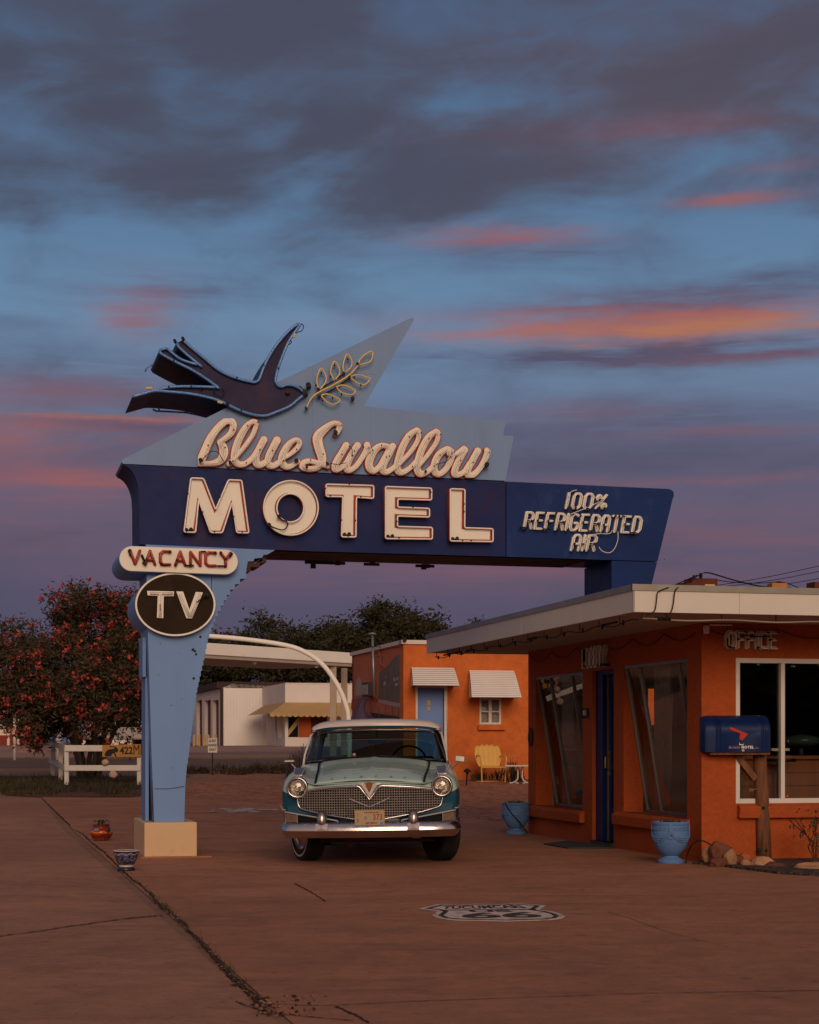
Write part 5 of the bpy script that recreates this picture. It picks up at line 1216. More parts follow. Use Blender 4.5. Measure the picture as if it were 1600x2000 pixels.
# ------------------------------------------------------------------ the office
M_ORANGE = mat('orange_stucco', (0.40, 0.077, 0.018), 0.85, var=0.14, vscale=1.1, bump=0.9, bscale=20, dirt=(0.27, 0.060, 0.022), dirt_amt=0.3, dscale=1.6, fine=0.22, fscale=16)
M_WHITEW = mat('white_trim_paint', (0.66, 0.60, 0.55), 0.6, var=0.07, vscale=2.5, dirt=(0.42, 0.36, 0.32), dirt_amt=0.2, dscale=2.2)
M_FASC = mat('white_fascia_metal', (0.66, 0.60, 0.54), 0.5, var=0.05, vscale=1.5, dirt=(0.45, 0.38, 0.34), dirt_amt=0.14, dscale=1.5, bump=0.05, bscale=3)
M_DRIP = mat('drip_edge_metal', (0.34, 0.32, 0.28), 0.35, 0.6, var=0.2, vscale=2)
M_SOFF = mat('soffit_boards', (0.42, 0.34, 0.28), 0.75, var=0.12, vscale=2)
M_ALU = mat('bare_aluminium', (0.27, 0.24, 0.235), 0.4, 0.6, var=0.15)
M_DBLUE = mat('dark_blue_door_paint', (0.005, 0.014, 0.085), 0.4, var=0.25)
M_WOODP = mat('wood_panelling', (0.26, 0.095, 0.038), 0.6, var=0.25, vscale=3, streak=True)
M_INT = mat('inside_wall', (0.32, 0.23, 0.19), 0.9)
M_INTF = mat('inside_floor', (0.10, 0.07, 0.06), 0.8)
M_CURT = mat('curtain_cloth', (0.66, 0.56, 0.50), 0.95, var=0.25, vscale=6)
M_WGLASS = glass('window_glass', (0.80, 0.79, 0.77), 0.085, 0.01)
M_SIGNC = mat('stained_letter_metal', (0.55, 0.46, 0.39), 0.6, var=0.25, vscale=12, dirt=(0.12, 0.08, 0.06), dirt_amt=0.3, dscale=8)
CNR = Vector((3.27, 19.1, 0))
WL = Fr(CNR, -DV); WF = Fr(CNR, DU)
OFFICE = thing('motel_office', 'orange stucco motel office with deep white roof overhang and leaning windows', 'building', (5.0, 22.0, 0))
def holes_wall(mb, fr, a0, a1, b0, b1, ops, th, mi=0):
    A = sorted({a0, a1} | {o[0] for o in ops} | {o[1] for o in ops}); B = sorted({b0, b1} | {o[2] for o in ops} | {o[3] for o in ops})
    solid = lambda i, j: 0 <= i < len(A) - 1 and 0 <= j < len(B) - 1 and not any(o[0] <= (A[i] + A[i + 1]) / 2 <= o[1] and o[2] <= (B[j] + B[j + 1]) / 2 <= o[3] for o in ops)
    g = fr.pt
    for i in range(len(A) - 1):
        for j in range(len(B) - 1):
            if not solid(i, j): continue
            x0, x1, z0, z1 = A[i], A[i + 1], B[j], B[j + 1]
            mb.quad(g(x0, z0, 0), g(x1, z0, 0), g(x1, z1, 0), g(x0, z1, 0), mi); mb.quad(g(x1, z0, -th), g(x0, z0, -th), g(x0, z1, -th), g(x1, z1, -th), mi)
            if not solid(i - 1, j): mb.quad(g(x0, z0, -th), g(x0, z0, 0), g(x0, z1, 0), g(x0, z1, -th), mi)
            if not solid(i + 1, j): mb.quad(g(x1, z0, 0), g(x1, z0, -th), g(x1, z1, -th), g(x1, z1, 0), mi)
            if not solid(i, j - 1): mb.quad(g(x0, z0, -th), g(x1, z0, -th), g(x1, z0, 0), g(x0, z0, 0), mi)
            if not solid(i, j + 1): mb.quad(g(x0, z1, 0), g(x1, z1, 0), g(x1, z1, -th), g(x0, z1, -th), mi)
def sub(name, p):
    e = bpy.data.objects.new(name, None); COL.objects.link(e); e.parent = p; e.matrix_parent_inverse = wm(p).inverted(); return e
def office():
    T = OFFICE; ZT = 2.70; LEN = 6.27; RW = 6.5
    W1 = (-5.92, -3.915, .43, 2.30); DO = (-3.54, -2.75, .06, 2.29); W2 = (-2.40, -.405, .47, 2.31); W3 = (.411, 2.30, .66, 2.30)
    b = MB(); holes_wall(b, WL, -LEN, -.26, 0, ZT, [W1, DO, W2], .26); b.build('side_wall', M_ORANGE, T)
    b = MB(); holes_wall(b, WF, 0, RW, 0, ZT, [W3], .26); b.build('front_wall', M_ORANGE, T)
    BK = Fr(CNR + DV * LEN, DU); BW = (1.80, 2.34, 1.55, 2.22)
    b = MB(); holes_wall(b, BK, 0.3, RW, 0, ZT, [BW], .2); b.build('back_wall', M_ORANGE, T)
    RT = Fr(CNR + DU * RW, DV)
    b = MB(); b.fbox(RT, 0, LEN, 0, ZT, -.2, 0); b.build('far_wall', M_ORANGE, T)
    b = MB(); b.hexa([CNR + DU * .3 + DV * .3 + Vector((0, 0, .005)), CNR + DU * 6.3 + DV * .3 + Vector((0, 0, .005)), CNR + DU * 6.3 + DV * 6 + Vector((0, 0, .005)), CNR + DU * .3 + DV * 6 + Vector((0, 0, .005)),
                      CNR + DU * .3 + DV * .3 + Vector((0, 0, .05)), CNR + DU * 6.3 + DV * .3 + Vector((0, 0, .05)), CNR + DU * 6.3 + DV * 6 + Vector((0, 0, .05)), CNR + DU * .3 + DV * 6 + Vector((0, 0, .05))]); b.build('floor_slab', M_INTF, T)
    b = MB(); LI = Fr(CNR + DV * (LEN - .22), DU); holes_wall(b, LI, .3, RW - .2, .05, ZT - .03, [(BW[0], BW[1], BW[2], BW[3])], .02); b.fbox(WF, .27, RW - .21, ZT - .03, ZT - .005, -LEN + .25, -.27); b.fbox(Fr(CNR + DU * (RW - .22), DV), .3, LEN - .3, .05, ZT - .03, -.005, 0); b.fbox(WL, -LEN + .3, -5.95, .05, ZT - .03, -.285, -.262); b.build('inner_lining', M_INT, T)
    # roof slab with boarded soffit and metal fascia
    ov = 1.345; z0, z1 = 2.69, 2.96
    b = MB(); b.fbox(WF, -ov + .02, RW + .5, z0 + .012, z1 - .02, -7.05, ov - .02); b.build('roof', M_SOFF, T)
    RB = MB()
    for i in range(60):
        c = ov - .04 - i * .14
        if c < -7.05: break
        RB.fbox(WF, -ov + .03, RW + .45, z0, z0 + .010, c - .134, c)
    RB.build('soffit', M_SOFF, T)
    FL = Fr(CNR - DU * ov - DV * ov, -DV); FF = Fr(CNR - DU * ov - DV * ov, DU)
    b = MB(); x = 0
    for w in (1.18, 1.42, .55, 2.4, 2.4): b.fbox(FF, x + (.0015 if x else 0), x + w - .0015, z0 - .004, z1 - .055, -.018, 0); x += w
    b.build('fascia', M_FASC, T); b = MB(); x = 0
    r = random.Random(3)
    for w in (1.6, 1.2, .95, 1.35, .9, .8, 1.62):
        t = r.uniform(-.003, .004); b.fbox(FL, -x - w + .002, -x - (.002 if x else -.0), z0 - .004 - abs(t), z1 - .055, -.018, t if x else 0.0); x += w
    b.build('fascia', M_FASC, T)
    b = MB(); b.fbox(FF, -.012, 8.0, z1 - .054, z1 + .012, -.03, .012); b.fbox(FL, -8.43, .0, z1 - .054, z1 + .012, -.03, .012); b.build('drip_edge', M_DRIP, T)
    b = MB(); b.fbox(FF, 0.02, 7.9, z1 - .018, z1 + .003, -8.4, -.03); b.build('roof_sheet', mat('roof_felt', (.10, .085, .08), .9), T)
    # sills
    for fr, a0, a1, zt in ((WL, -6.15, -3.82, .43), (WL, -2.62, -.31, .47), (WF, .43, 3.0, .655)):
        b = MB(); g = fr.pt
        b.hexa([g(a0, zt - .16, .075), g(a1, zt - .16, .075), g(a1, zt - .16, .0), g(a0, zt - .16, .0), g(a0, zt - .03, .085), g(a1, zt - .03, .085), g(a1, zt + .01, .0), g(a0, zt + .01, .0)]); b.build('sill', M_ORANGE, T, bevel=.012)
    # leaning shop windows: glass flush at the head, set back at the foot
    for W, muls, in ((W1, (-5.34, -4.42)), (W2, (-1.93, -.72))):
        a0, a1, zb, zt = W; ct, cb = -.03, -.33
        cz = lambda z: cb + (ct - cb) * (z - zb) / (zt - zb)
        win = sub('leaning_window', T); g = WL.pt; b = MB()
        def bar(p, q, w=.022, d=.025):
            (pa, pz), (qa, qz) = p, q
            if abs(pa - qa) < 1e-6: b.hexa([g(pa - w / 2, pz, cz(pz) + d), g(pa + w / 2, pz, cz(pz) + d), g(pa + w / 2, pz, cz(pz) - d), g(pa - w / 2, pz, cz(pz) - d), g(qa - w / 2, qz, cz(qz) + d), g(qa + w / 2, qz, cz(qz) + d), g(qa + w / 2, qz, cz(qz) - d), g(qa - w / 2, qz, cz(qz) - d)])
            else: b.hexa([g(pa, pz - w / 2, cz(pz) + d), g(qa, qz - w / 2, cz(qz) + d), g(qa, qz - w / 2, cz(qz) - d), g(pa, pz - w / 2, cz(pz) - d), g(pa, pz + w / 2, cz(pz) + d), g(qa, qz + w / 2, cz(qz) + d), g(qa, qz + w / 2, cz(qz) - d), g(pa, pz + w / 2, cz(pz) - d)])
        for m in (a0 + .018, a1 - .018) + muls: bar((m, zb + .002), (m, zt - .002))
        bar((a0, zb + .02), (a1, zb + .02), .036); bar((a0, zt - .02), (a1, zt - .02), .036)
        b.build('frame', M_ALU, win)
        b = MB(); b.quad(g(a0, zb, cb), g(a1, zb, cb), g(a1, zt, ct), g(a0, zt, ct)); b.build('pane', M_WGLASS, win)
        # sloping apron below the pane
        b = MB(); b.quad(g(a0, zb + .001, -.26), g(a1, zb + .001, -.26), g(a1, zb + .012, 0), g(a0, zb + .012, 0)); b.build('apron', M_ORANGE, win)
        b = MB()
        for s0, s1, sd in ((a0 + .05, a0 + .60, 1), (a1 - .55, a1 - .05, 2)):
            n = 16
            for k in range(n):
                u0, u1 = s0 + (s1 - s0) * k / n, s0 + (s1 - s0) * (k + 1) / n; d0, d1 = -.40 + .03 * math.sin(k * 2.1), -.40 + .03 * math.sin((k + 1) * 2.1)
                b.quad(g(u0, zb - .2, d0), g(u1, zb - .2, d1), g(u1, zt, d1), g(u0, zt, d0))
        b.build('curtain', M_CURT, win)
    # door with glazed leaf
    D = sub('door', T); a0, a1, zb, zt = DO; b = MB()
    b.fbox(WL, a0, a0 + .26, zb, zt, -.2, -.05); b.fbox(WL, a1 - .05, a1, zb, zt, -.2, -.05); b.fbox(WL, a0 + .26, a1 - .05, zt - .06, zt, -.2, -.05); b.build('door_frame', M_DBLUE, D)
    b = MB(); x0, x1 = a0 + .30, a1 - .055
    b.fbox(WL, x0, x0 + .10, zb + .02, zt - .065, -.17, -.125); b.fbox(WL, x1 - .06, x1, zb + .02, zt - .065, -.17, -.125); b.fbox(WL, x0 + .10, x1 - .06, zt - .19, zt - .065, -.17, -.125); b.fbox(WL, x0 + .10, x1 - .06, zb + .02, zb + .45, -.17, -.125); b.fbox(WL, x0 + .10, x1 - .06, 1.0, 1.1, -.168, -.127); b.build('leaf', M_DBLUE, D)
    b = MB(); b.fbox(WL, a0 + .262, a0 + .298, zb, zt - .06, -.16, -.105); b.build('edge_strip', M_ALU, D)
    b = MB(); b.quad(*[WL.pt(a, z, -.15) for a, z in ((x0 + .1, zb + .45), (x1 - .06, zb + .45), (x1 - .06, zt - .19), (x0 + .1, zt - .19))]); b.build('pane', M_WGLASS, D)
    b = MB(); b.tube([WL.pt(x0 + .03, 1.0, -.10), WL.pt(x0 + .03, 1.02, -.06), WL.pt(x0 + .03, 1.16, -.06), WL.pt(x0 + .03, 1.18, -.10)], .012, 8); b.fbox(WL, x0 + .0, x0 + .06, .92, 1.24, -.125, -.118); b.build('handle', mat('brass', (.38, .25, .10), .3, .9), D)
    b = MB(); b.fbox(WL, a0, a1, .0, .06, -.26, .03); b.build('threshold', mat('worn_step', (.05, .045, .05), .8, dirt=(.16, .12, .10), dirt_amt=.3, dscale=8), D)
    # front window
    F3 = sub('front_window', T); a0, a1, zb, zt = W3; b = MB()
    b.fbox(WF, a0 - .0, a0 + .05, zb, zt, -.06, .012); b.fbox(WF, a1 - .05, a1, zb, zt, -.06, .012); b.fbox(WF, a0 + .05, a1 - .05, zt - .055, zt, -.06, .012); b.fbox(WF, a0 + .05, a1 - .05, zb, zb + .055, -.06, .014); b.fbox(WF, .965, 1.015, zb + .055, zt - .055, -.06, .008); b.fbox(WF, 1.60, 1.65, zb + .055, zt - .055, -.06, .008); b.build('frame', M_WHITEW, F3, bevel=.004)
    b = MB(); b.quad(*[WF.pt(a, z, -.045) for a, z in ((a0 + .04, zb + .04), (a1 - .04, zb + .04), (a1 - .04, zt - .04), (a0 + .04, zt - .04))]); b.build('pane', M_WGLASS, F3)
    # back window frame
    b = MB(); a0, a1, zb, zt = BW
    b.fbox(BK, a0, a0 + .06, zb, zt, -.15, .01); b.fbox(BK, a1 - .06, a1, zb, zt, -.15, .01); b.fbox(BK, a0 + .06, a1 - .06, zt - .06, zt, -.15, .01); b.fbox(BK, a0 + .06, a1 - .06, zb, zb + .06, -.15, .01); b.build('back_window_frame', M_WHITEW, T)
    # furniture behind the glass
    IN = Fr(CNR + DV * .35, DU)
    b = MB()
    for i in range(7): b.fbox(IN, .9, 3.2, .06 + i * .155, .06 + i * .155 + .148, -.62, -.55)
    b.fbox(IN, .85, 3.25, 1.15, 1.19, -1.1, -.5); tag(b.build('reception_counter', M_WOODP), 'wood panelled reception counter seen through the white framed office window', 'counter')
    t = thing('card_terminal', 'dark card terminal stand between the counter and the white framed office window', 'terminal', tuple(IN.pt(1.30, .05, -.35)))
    b = MB(); b.fbox(IN, 1.27, 1.34, .06, 1.12, -.38, -.30); b.build('post', M_DARK, t); b = MB(); b.fbox(IN, 1.14, 1.47, 1.12, 1.16, -.42, -.26); b.build('shelf', M_DARK, t, bevel=.01); b = MB(); b.fbox(IN, 1.17, 1.40, 1.25, 1.28, -.42, -.3); b.build('tray', M_WHITEW, t)
    b = MB()
    for a, z in ((1.255, .88), (1.262, .80), (1.36, .72)): b.lathe([(0, -.012), (.010, 0), (0, .012)], IN.pt(a, z, -.28), 8)
    b.build('pilot_light', emit('red_led', (1.0, .04, .02), .9), t)
    b = MB(); b.fbox(IN, .62, .95, .06, 1.46, -1.3, -.95); tag(b.build('tall_cabinet', M_WOODP), 'brown wooden cabinet just inside the office window beside the counter', 'cabinet')
    b = MB(); b.lathe([(.0, 0), (.11, .02), (.14, .2), (.10, .36), (0, .38)], IN.pt(1.08, 1.19, -.75), 20); tag(b.build('chair_back', M_CURT, smooth=True), 'grey rounded chair back rising above the reception counter', 'chair')
    b = MB(); b.lathe([(.0, 0), (.16, .01), (.26, .06), (.20, .12), (0, .15)], IN.pt(1.75, 1.30, -.7), 24); b.tube([IN.pt(1.75, 1.19, -.7), IN.pt(1.75, 1.31, -.7)], .03, 8); tag(b.build('lamp_bowl', mat('dark_green_glass', (.03, .06, .05), .2), smooth=True), 'dark green glass bowl lamp standing on the reception counter', 'lamp')
    # neon names over door and window
    N1 = sub('lobby_lettering', T); st, xe = neon_word('LOBBY', 0, 0, .26, .115, .055, .024); a = -3.34
    S = [[(-3.78 + x * .88 + .12, 2.345 + y * .95, r) for x, y, r in s] for s in st]
    shape_sdf('letter_face', sdf_strokes(S, .006, .03), 0.0, WL.pt, 0, .05, M_SIGNC, N1)
    b = MB()
    for s in S: b.tube([WL.pt(x + .01, y - .012, .10) for x, y, r in s], .007, 6)
    b.build('neon_tube', M_TUBE, N1); b = MB(); b.fbox(WL, -3.68, -2.86, 2.335, 2.36, 0, .09); b.fbox(WL, -3.72, -3.66, 2.42, 2.58, 0, .08); b.build('tube_support', M_BLACK, N1)
    N2 = sub('office_lettering', T); st, xe = neon_word('OFFICE', 0, 0, .175, .085, .032, .0205); k = .60 / xe
    S = [[(.285 + x * k, 2.415 + y, r) for x, y, r in s] for s in st]
    shape_sdf('letter_face', sdf_strokes(S, .005, .03), 0.0, WF.pt, 0, .04, M_SIGNC, N2)
    b = MB()
    for s in S: b.tube([WF.pt(x + .008, y - .01, .085) for x, y, r in s], .0065, 6)
    b.build('neon_tube', M_TUBE, N2, smooth=True); b = MB()
    b.tube([WF.pt(x, y, .095) for x, y in ((.27, 2.52), (.275, 2.43), (.33, 2.405), (.36, 2.41))], .009, 6); b.tube([WF.pt(x, y, .09) for x, y in ((.46, 2.55), (.62, 2.54), (.80, 2.545))], .008, 6)
    for s in S: x, y, r = s[0]; b.lathe([(0, -.05), (.012, -.05), (.012, .02), (0, .02)], WF.pt(x + .006, y, .07), 8, axis='y')
    b.build('tube_support', M_BLACK, N2)
    # number plate, oval plaque, posters, lamp hooks, hose of fairy lights
    Q = sub('number_plaque', T); a0, b0 = WL.px(1138.5, 1403); a1, b1 = WL.px(1151.5, 1383); b = MB(); b.fbox(WL, a0, a1, b0, b1, 0, .02); b.build('board', mat('dark_plaque', (.05, .02, .015), .7), Q)
    b = MB()
    text('numeral', '815', WL, (a0 + a1) / 2, (b0 + b1) / 2, (b1 - b0) * .74, .02, .026, M_WHITEW, Q, sx=.8)
    a0, b0 = WL.px(1038, 1440); b = MB(); b.prism([(a0 + .105 * math.cos(t), b0 + .135 * math.sin(t)) for t in np.linspace(0, 6.283, 33)[:-1]], WL, 0, .02); b.build('oval_plaque', mat('dark_bronze', (.035, .018, .014), .5, .4), T)
    PO = sub('window_poster', T)
    cz = lambda z: -.33 + .30 * (z - .43) / 1.87 - .03
    a0, b0 = WL.px(1097, 1496, -.2); a1, b1 = WL.px(1126, 1456, -.2)
    gp = WL.pt; sl = lambda a, z, o=0.0: gp(a, z, cz(z) + o)
    b = MB(); b.quad(sl(a0, b0), sl(a1, b0), sl(a1, b1), sl(a0, b1)); b.build('poster_card', mat('teal_card', (.07, .20, .22), .7), PO)
    class SL:
        @staticmethod
        def pt(a, z, c): return sl(a, z, c)
    text('poster_lettering', 'Only', SL, (a0 + a1) / 2, (b0 + b1) / 2 - .01, .17, .002, .004, mat('poster_red', (.42, .16, .12), .7), PO, shear=.3, sx=1.15, bold=.006)
    text('poster_lettering', 'PAST OUT', SL, (a0 + a1) / 2, b0 + .05, .05, .002, .004, M_WHITEW, PO)
    b = MB(); b.quad(sl(a0 + .02, b1 - .07, .002), sl(a1 - .02, b1 - .07, .002), sl(a1 - .02, b1 - .045, .002), sl(a0 + .02, b1 - .045, .002)); b.build('poster_band', M_WHITEW, PO)
    for x0, x1, y0, y1, nm in ((1076, 1085.5, 1516, 1532, 'notice'), (1128, 1134, 1470, 1497, 'notice')):
        a0, b0 = WL.px(x0, y1, -.25); a1, b1 = WL.px(x1, y0, -.25); b = MB(); b.quad(sl(a0, b0), sl(a1, b0), sl(a1, b1), sl(a0, b1)); b.build(nm, mat('paper', (.55, .42, .40), .8), T)
    CM = sub('camera_lamp', T); b = MB(); p = WF.pt(.03, 2.61, .06); b.tube([WF.pt(.35, 2.665, .05), WF.pt(.06, 2.66, .08)], .010, 6); b.lathe([(.0, -.05), (.032, -.045), (.036, .03), (.02, .05), (0, .05)], p, 12); b.build('lamp_head', M_WHITEW, CM, smooth=True)
office()
# cords and bulbs along the eaves
M_CORD = mat('black_cord', (0.014, 0.011, 0.010), 0.6)
def cord(name, label, pts, r=.006, bulbs=None):
    b = MB(); b.tube(pts, r, 6)
    o = b.build(name, M_CORD, None, smooth=True); tag(o, label, 'cable')
    if bulbs:
        b = MB()
        for p in bulbs: b.lathe([(0, .0), (.012, -.003), (.014, -.04), (.010, -.055), (0, -.06)], p, 8)
        b.build('bulb_socket', M_CORD, o)
    return o
_o = Fr(CNR - DU * 1.345 - DV * 1.345, -DV); _f = Fr(CNR - DU * 1.345 - DV * 1.345, DU)
pts = [_o.pt(-8.3 + i * .1, 2.685 - .075 + .018 * math.cos(i * .63), -.10) for i in range(83)]
o = cord('string_light_cord', 'dark string light cord hung along the side eave of the office', pts, .006, [_o.pt(-8.1 + i * .63, 2.64, -.10) for i in range(13)])
b = MB()
for i in range(14): a = -8.2 + i * .63; b.tube([_o.pt(a, 2.69, -.10), _o.pt(a, 2.61, -.10)], .005, 5)
for a, l in ((-7.9, .9), (-6.7, .3), (-3.9, .35), (-1.2, .4)): b.tube([_o.pt(a, 2.635, -.13), _o.pt(a + l, 2.64, -.13)], .012, 6)
b.build('cord_clip', M_CORD, o)
pts = [_f.pt(.15 + i * .08, 2.685 - .06 + .008 * math.cos(i * .5), -.14) for i in range(80)]
o = cord('string_light_cord', 'pale lamp rail hung under the front eave of the office', pts, .009, None); o.data.materials[0] = M_SOFF
b = MB()
for i in range(9): a = .42 + i * .62; b.tube([_f.pt(a, 2.69, -.14), _f.pt(a, 2.62, -.14)], .006, 5)
b.tube([_f.pt(.32, 2.63, -.12), _f.pt(.46, 2.628, -.12)], .017, 8); b.build('cord_clip', M_CORD, o)
sw = []
for i in range(6):
    a0_, a1_ = -6.2 + i * 1.03, -6.2 + (i + 1) * 1.03
    sw += [WL.pt(min(a0_ + (a1_ - a0_) * t, .0), 2.63 - .11 * math.sin(math.pi * t), .012) for t in np.linspace(0, 1, 9)[:-1]]
cord('swagged_cord', 'thin dark cord swagged along the top of the orange side wall', sw, .004)
sw = []
for i in range(6):
    a0_, a1_ = .02 + i * .9, .02 + (i + 1) * .9
    sw += [WF.pt(a0_ + (a1_ - a0_) * t, 2.63 - .10 * math.sin(math.pi * t), .012) for t in np.linspace(0, 1, 9)[:-1]]
cord('swagged_cord', 'thin dark cord swagged along the top of the orange front wall', sw, .004)
fp = lambda x, y, c=.03: _f.pt(*_f.px(x, y, c), c)
for lab, L in (('thin power lead running from the roof transformer down over the white fascia, nearer its corner', [(1362, 1123), (1345, 1131), (1310, 1146), (1296, 1151), (1285, 1157), (1283, 1170), (1280, 1190), (1275, 1196), (1262, 1201)]),
               ('thicker black lead looping down the white fascia beside the thin power lead', [(1374, 1119), (1352, 1131), (1333, 1142), (1322, 1150), (1318, 1158), (1316, 1175), (1313, 1190), (1308, 1200), (1302, 1206), (1280, 1205)])):
    P_ = catmull(L, 5); cord('power_lead', lab, [fp(x, y, .03 if y > 1143 else -.25) if y > 1149 else fp(x, y, .03 - .3 * min(1, (1149 - y) / 20)) for x, y in P_], .0065 if 'thin ' in lab else .009)
# roof-top gear
TR = thing('roof_transformer', 'rusty red transformer box with two insulators on the office roof', 'transformer', tuple(fp(1370, 1146, -.3)))
M_RUSTR = mat('red_oxide', (0.13, 0.035, 0.02), 0.8, var=0.35, vscale=6)
a = lambda x, y, c=-.3: _f.px(x, y, c)
b = MB(); (x0, z0), (x1, z1) = a(1320, 1149), a(1430, 1144.5); b.fbox(_f, x0, x1, 2.963, 2.985, -.6, -.28); b.build('base_plate', M_RUSTR, TR)
b = MB(); (x0, z0), (x1, z1) = a(1335, 1149), a(1402, 1131); b.fbox(_f, x0, x1 - .17, 2.985, z1 - .045, -.55, -.3); b.fbox(_f, x0 + .09, x1, 2.985, z1 + .005, -.5, -.297); b.build('case', M_RUSTR, TR, bevel=.006)
for x, y0, y1, r in ((1361, 1132, 1122, .014), (1375, 1131, 1118, .022)):
    (xa, za), (_, zb_) = a(x, y0), a(x, y1); b = MB(); n = 6
    for i in range(n): z = za + (zb_ - za) * i / n; b.lathe([(r * .6, 0), (r, .3 * (zb_ - za) / n), (r * .6, (zb_ - za) / n)], _f.pt(xa, z, -.38), 12)
    b.build('insulator', M_CORD, TR)
(xa, za) = a(1386, 1144.5, -.295); b = MB(); b.fbox(_f, xa - .05, xa + .06, 2.992, 3.016, -.3, -.294); b.build('nameplate', M_BLOCK, TR)
B2 = thing('roof_junction_box', 'small orange junction box standing on the office roof edge', 'junction box', tuple(fp(1523, 1147, -.3)))
b = MB(); (x0, z0), (x1, z1) = a(1508.5, 1149), a(1538, 1139); b.fbox(_f, x0, x1, 2.963, z1, -.42, -.3); b.build('case', mat('orange_enamel', (.55, .20, .04), .6), B2, bevel=.005)
b = MB(); b.lathe([(0, 0), (.03, 0), (.03, .02), (0, .025)], _f.pt((x0 + x1) / 2 + .02, z1, -.36), 12); b.build('gland', M_CORD, B2)
for x in (1519, 1524):
    b = MB(); (xx, zz_) = a(x, 1146, -.298); b.fbox(_f, xx - .01, xx + .01, 2.975, 2.995, -.3, -.296); b.build('slot', M_CORD, B2)
B3 = MB(); (x0, z0), (x1, z1) = a(1592, 1149), a(1640, 1137); B3.fbox(_f, x0, x1, 2.963, z1, -.5, -.3); tag(B3.build('roof_vent_box', M_RUSTR, bevel=.006), 'dark red vent box at the right end of the office roof', 'vent box')
cord('roof_cable', 'thick black cable sagging along the roof from transformer to far edge', [fp(x, y, -.32) for x, y in catmull([(1376, 1118.5), (1390, 1120), (1430, 1132), (1470, 1142), (1505, 1147.5), (1545, 1148)], 6)], .008)
cord('roof_cable', 'thin wire strung from the transformer to the orange junction box', [fp(x, y, -.33) for x, y in catmull([(1390, 1131), (1430, 1137), (1480, 1139), (1523, 1137), (1545, 1142), (1560, 1148)], 6)], .005)
# ------------------------------------------------------------------ by the office wall
M_URN = mat('urn_blue_paint', (0.105, 0.21, 0.44), 0.65, var=0.1, vscale=5, dirt=(0.05, 0.09, 0.18), dirt_amt=0.2, dscale=6)
M_SOIL = mat('potting_soil', (0.03, 0.02, 0.015), 0.95)
M_LEAF = mat('dark_leaf', (0.035, 0.040, 0.018), 0.8, var=0.4, vscale=20)
def make_urn():
    t = thing('urn', None, 'planter'); b = MB()
    b.lathe([(0, 0), (.143, 0), (.146, .008), (.146, .028), (.136, .038), (.108, .055), (.088, .066), (.082, .082), (.088, .088), (.112, .10), (.150, .15), (.182, .21), (.199, .27), (.203, .32), (.203, .345), (.196, .352), (.196, .425), (.203, .432), (.206, .452), (.200, .462), (.182, .462), (.176, .43), (.17, .40)], (0, 0, 0), 56)
    b.build('bowl', M_URN, t, auto=30)
    b = MB(); b.lathe([(0, .425), (.178, .425)], (0, 0, 0), 24); b.build('soil', M_SOIL, t)
    # raised key pattern round the rim
    class CY:
        @staticmethod
        def pt(a, z, c): return Vector(((.196 + c) * math.sin(a / .2), -(.196 + c) * math.cos(a / .2), z))
    K = [(0, 0), (.034, 0), (.034, .034), (.012, .034), (.012, .016), (.022, .016)]
    for i in range(22):
        a0 = i * .0571; b = MB()
        for p, q in zip(K[:-1], K[1:]): b.fbox(CY, a0 + min(p[0], q[0]) - .0035, a0 + max(p[0], q[0]) + .0035, .370 + min(p[1], q[1]) - .0035, .370 + max(p[1], q[1]) + .0035, -.003, .008)
        if i == 0: kb = MB()
        kb.add(b.v, b.f)
    kb.build('key_pattern', M_URN, t)
    for i in range(4):
        c = math.pi / 4 + i * math.pi / 2 - .15; b = MB()
        rr = lambda z: float(np.interp(z, [.088, .10, .15, .21, .27, .32, .345], [.088, .112, .150, .182, .199, .203, .203]))
        pt = lambda a, z, o=.004: Vector(((rr(z) + o) * math.sin(a), -(rr(z) + o) * math.cos(a), z))
        for k in range(3): b.tube([pt(c + .75 * u, .345 - (.05 + .022 * k) * (1 - u * u) - .01, .004) for u in np.linspace(-1, 1, 17)], .008, 6)
        for k in range(5): b.lathe([(0, -.008), (.013 - .0015 * k, 0), (0, .008)], pt(c, .27 - .017 * k, .004), 8)
        b.build('garland', M_URN, t, smooth=True); b = MB(); e = c + math.pi / 4
        b.tube([pt(e + .16 * math.cos(u), .315 + .035 * math.sin(u), .006) for u in np.linspace(math.pi, 2 * math.pi, 9)], .009, 6); 
        vs = [Vector(((.203 + .008) * math.sin(e + s), -(.203 + .008) * math.cos(e + s), z)) for z in (.32, .455) for s in (-.075, .075)]; vi = [v * .96 for v in vs]
        for v, w in zip(vi, vs): v.z = w.z
        b.hexa([vs[0], vs[1], vi[1], vi[0], vs[2], vs[3], vi[3], vi[2]]); b.build('handle', M_URN, t)
    b = MB(); r = random.Random(2)
    for i in range(160): 
        aa, d = r.random() * 6.28, r.random() ** .5 * .13; blade(b, d * math.cos(aa), d * math.sin(aa), .42, r.uniform(.03, .085), r.random() * 6.28, r.uniform(.0, .05), .006)
    b.build('dead_plant', M_LEAF, t)
    return t
URN = make_urn(); URN.location = (2.905, 18.98, .008); URN['label'] = 'pale blue urn planter with key pattern at the corner of the office'; URN['group'] = 'blue urn planters by the office'
u2 = copy_tree(URN); u2.location = (1.56, 25.0, .008); u2.rotation_euler = (0, 0, .9); u2['label'] = 'blue urn planter at the far end of the office wall behind the car'
b = MB(); b.tube([Vector((1.56, 25, 0)) + Vector((.21 * math.sin(q), -.215 * math.cos(q), z)) for q, z in ((-.9, .47), (-.7, .40), (-.3, .30), (.2, .19), (.5, .1), (.9, .03))], .008, 6); tag(b.build('drip_hose', M_CORD, smooth=True), 'dark drip hose hanging over the far blue urn', 'hose')
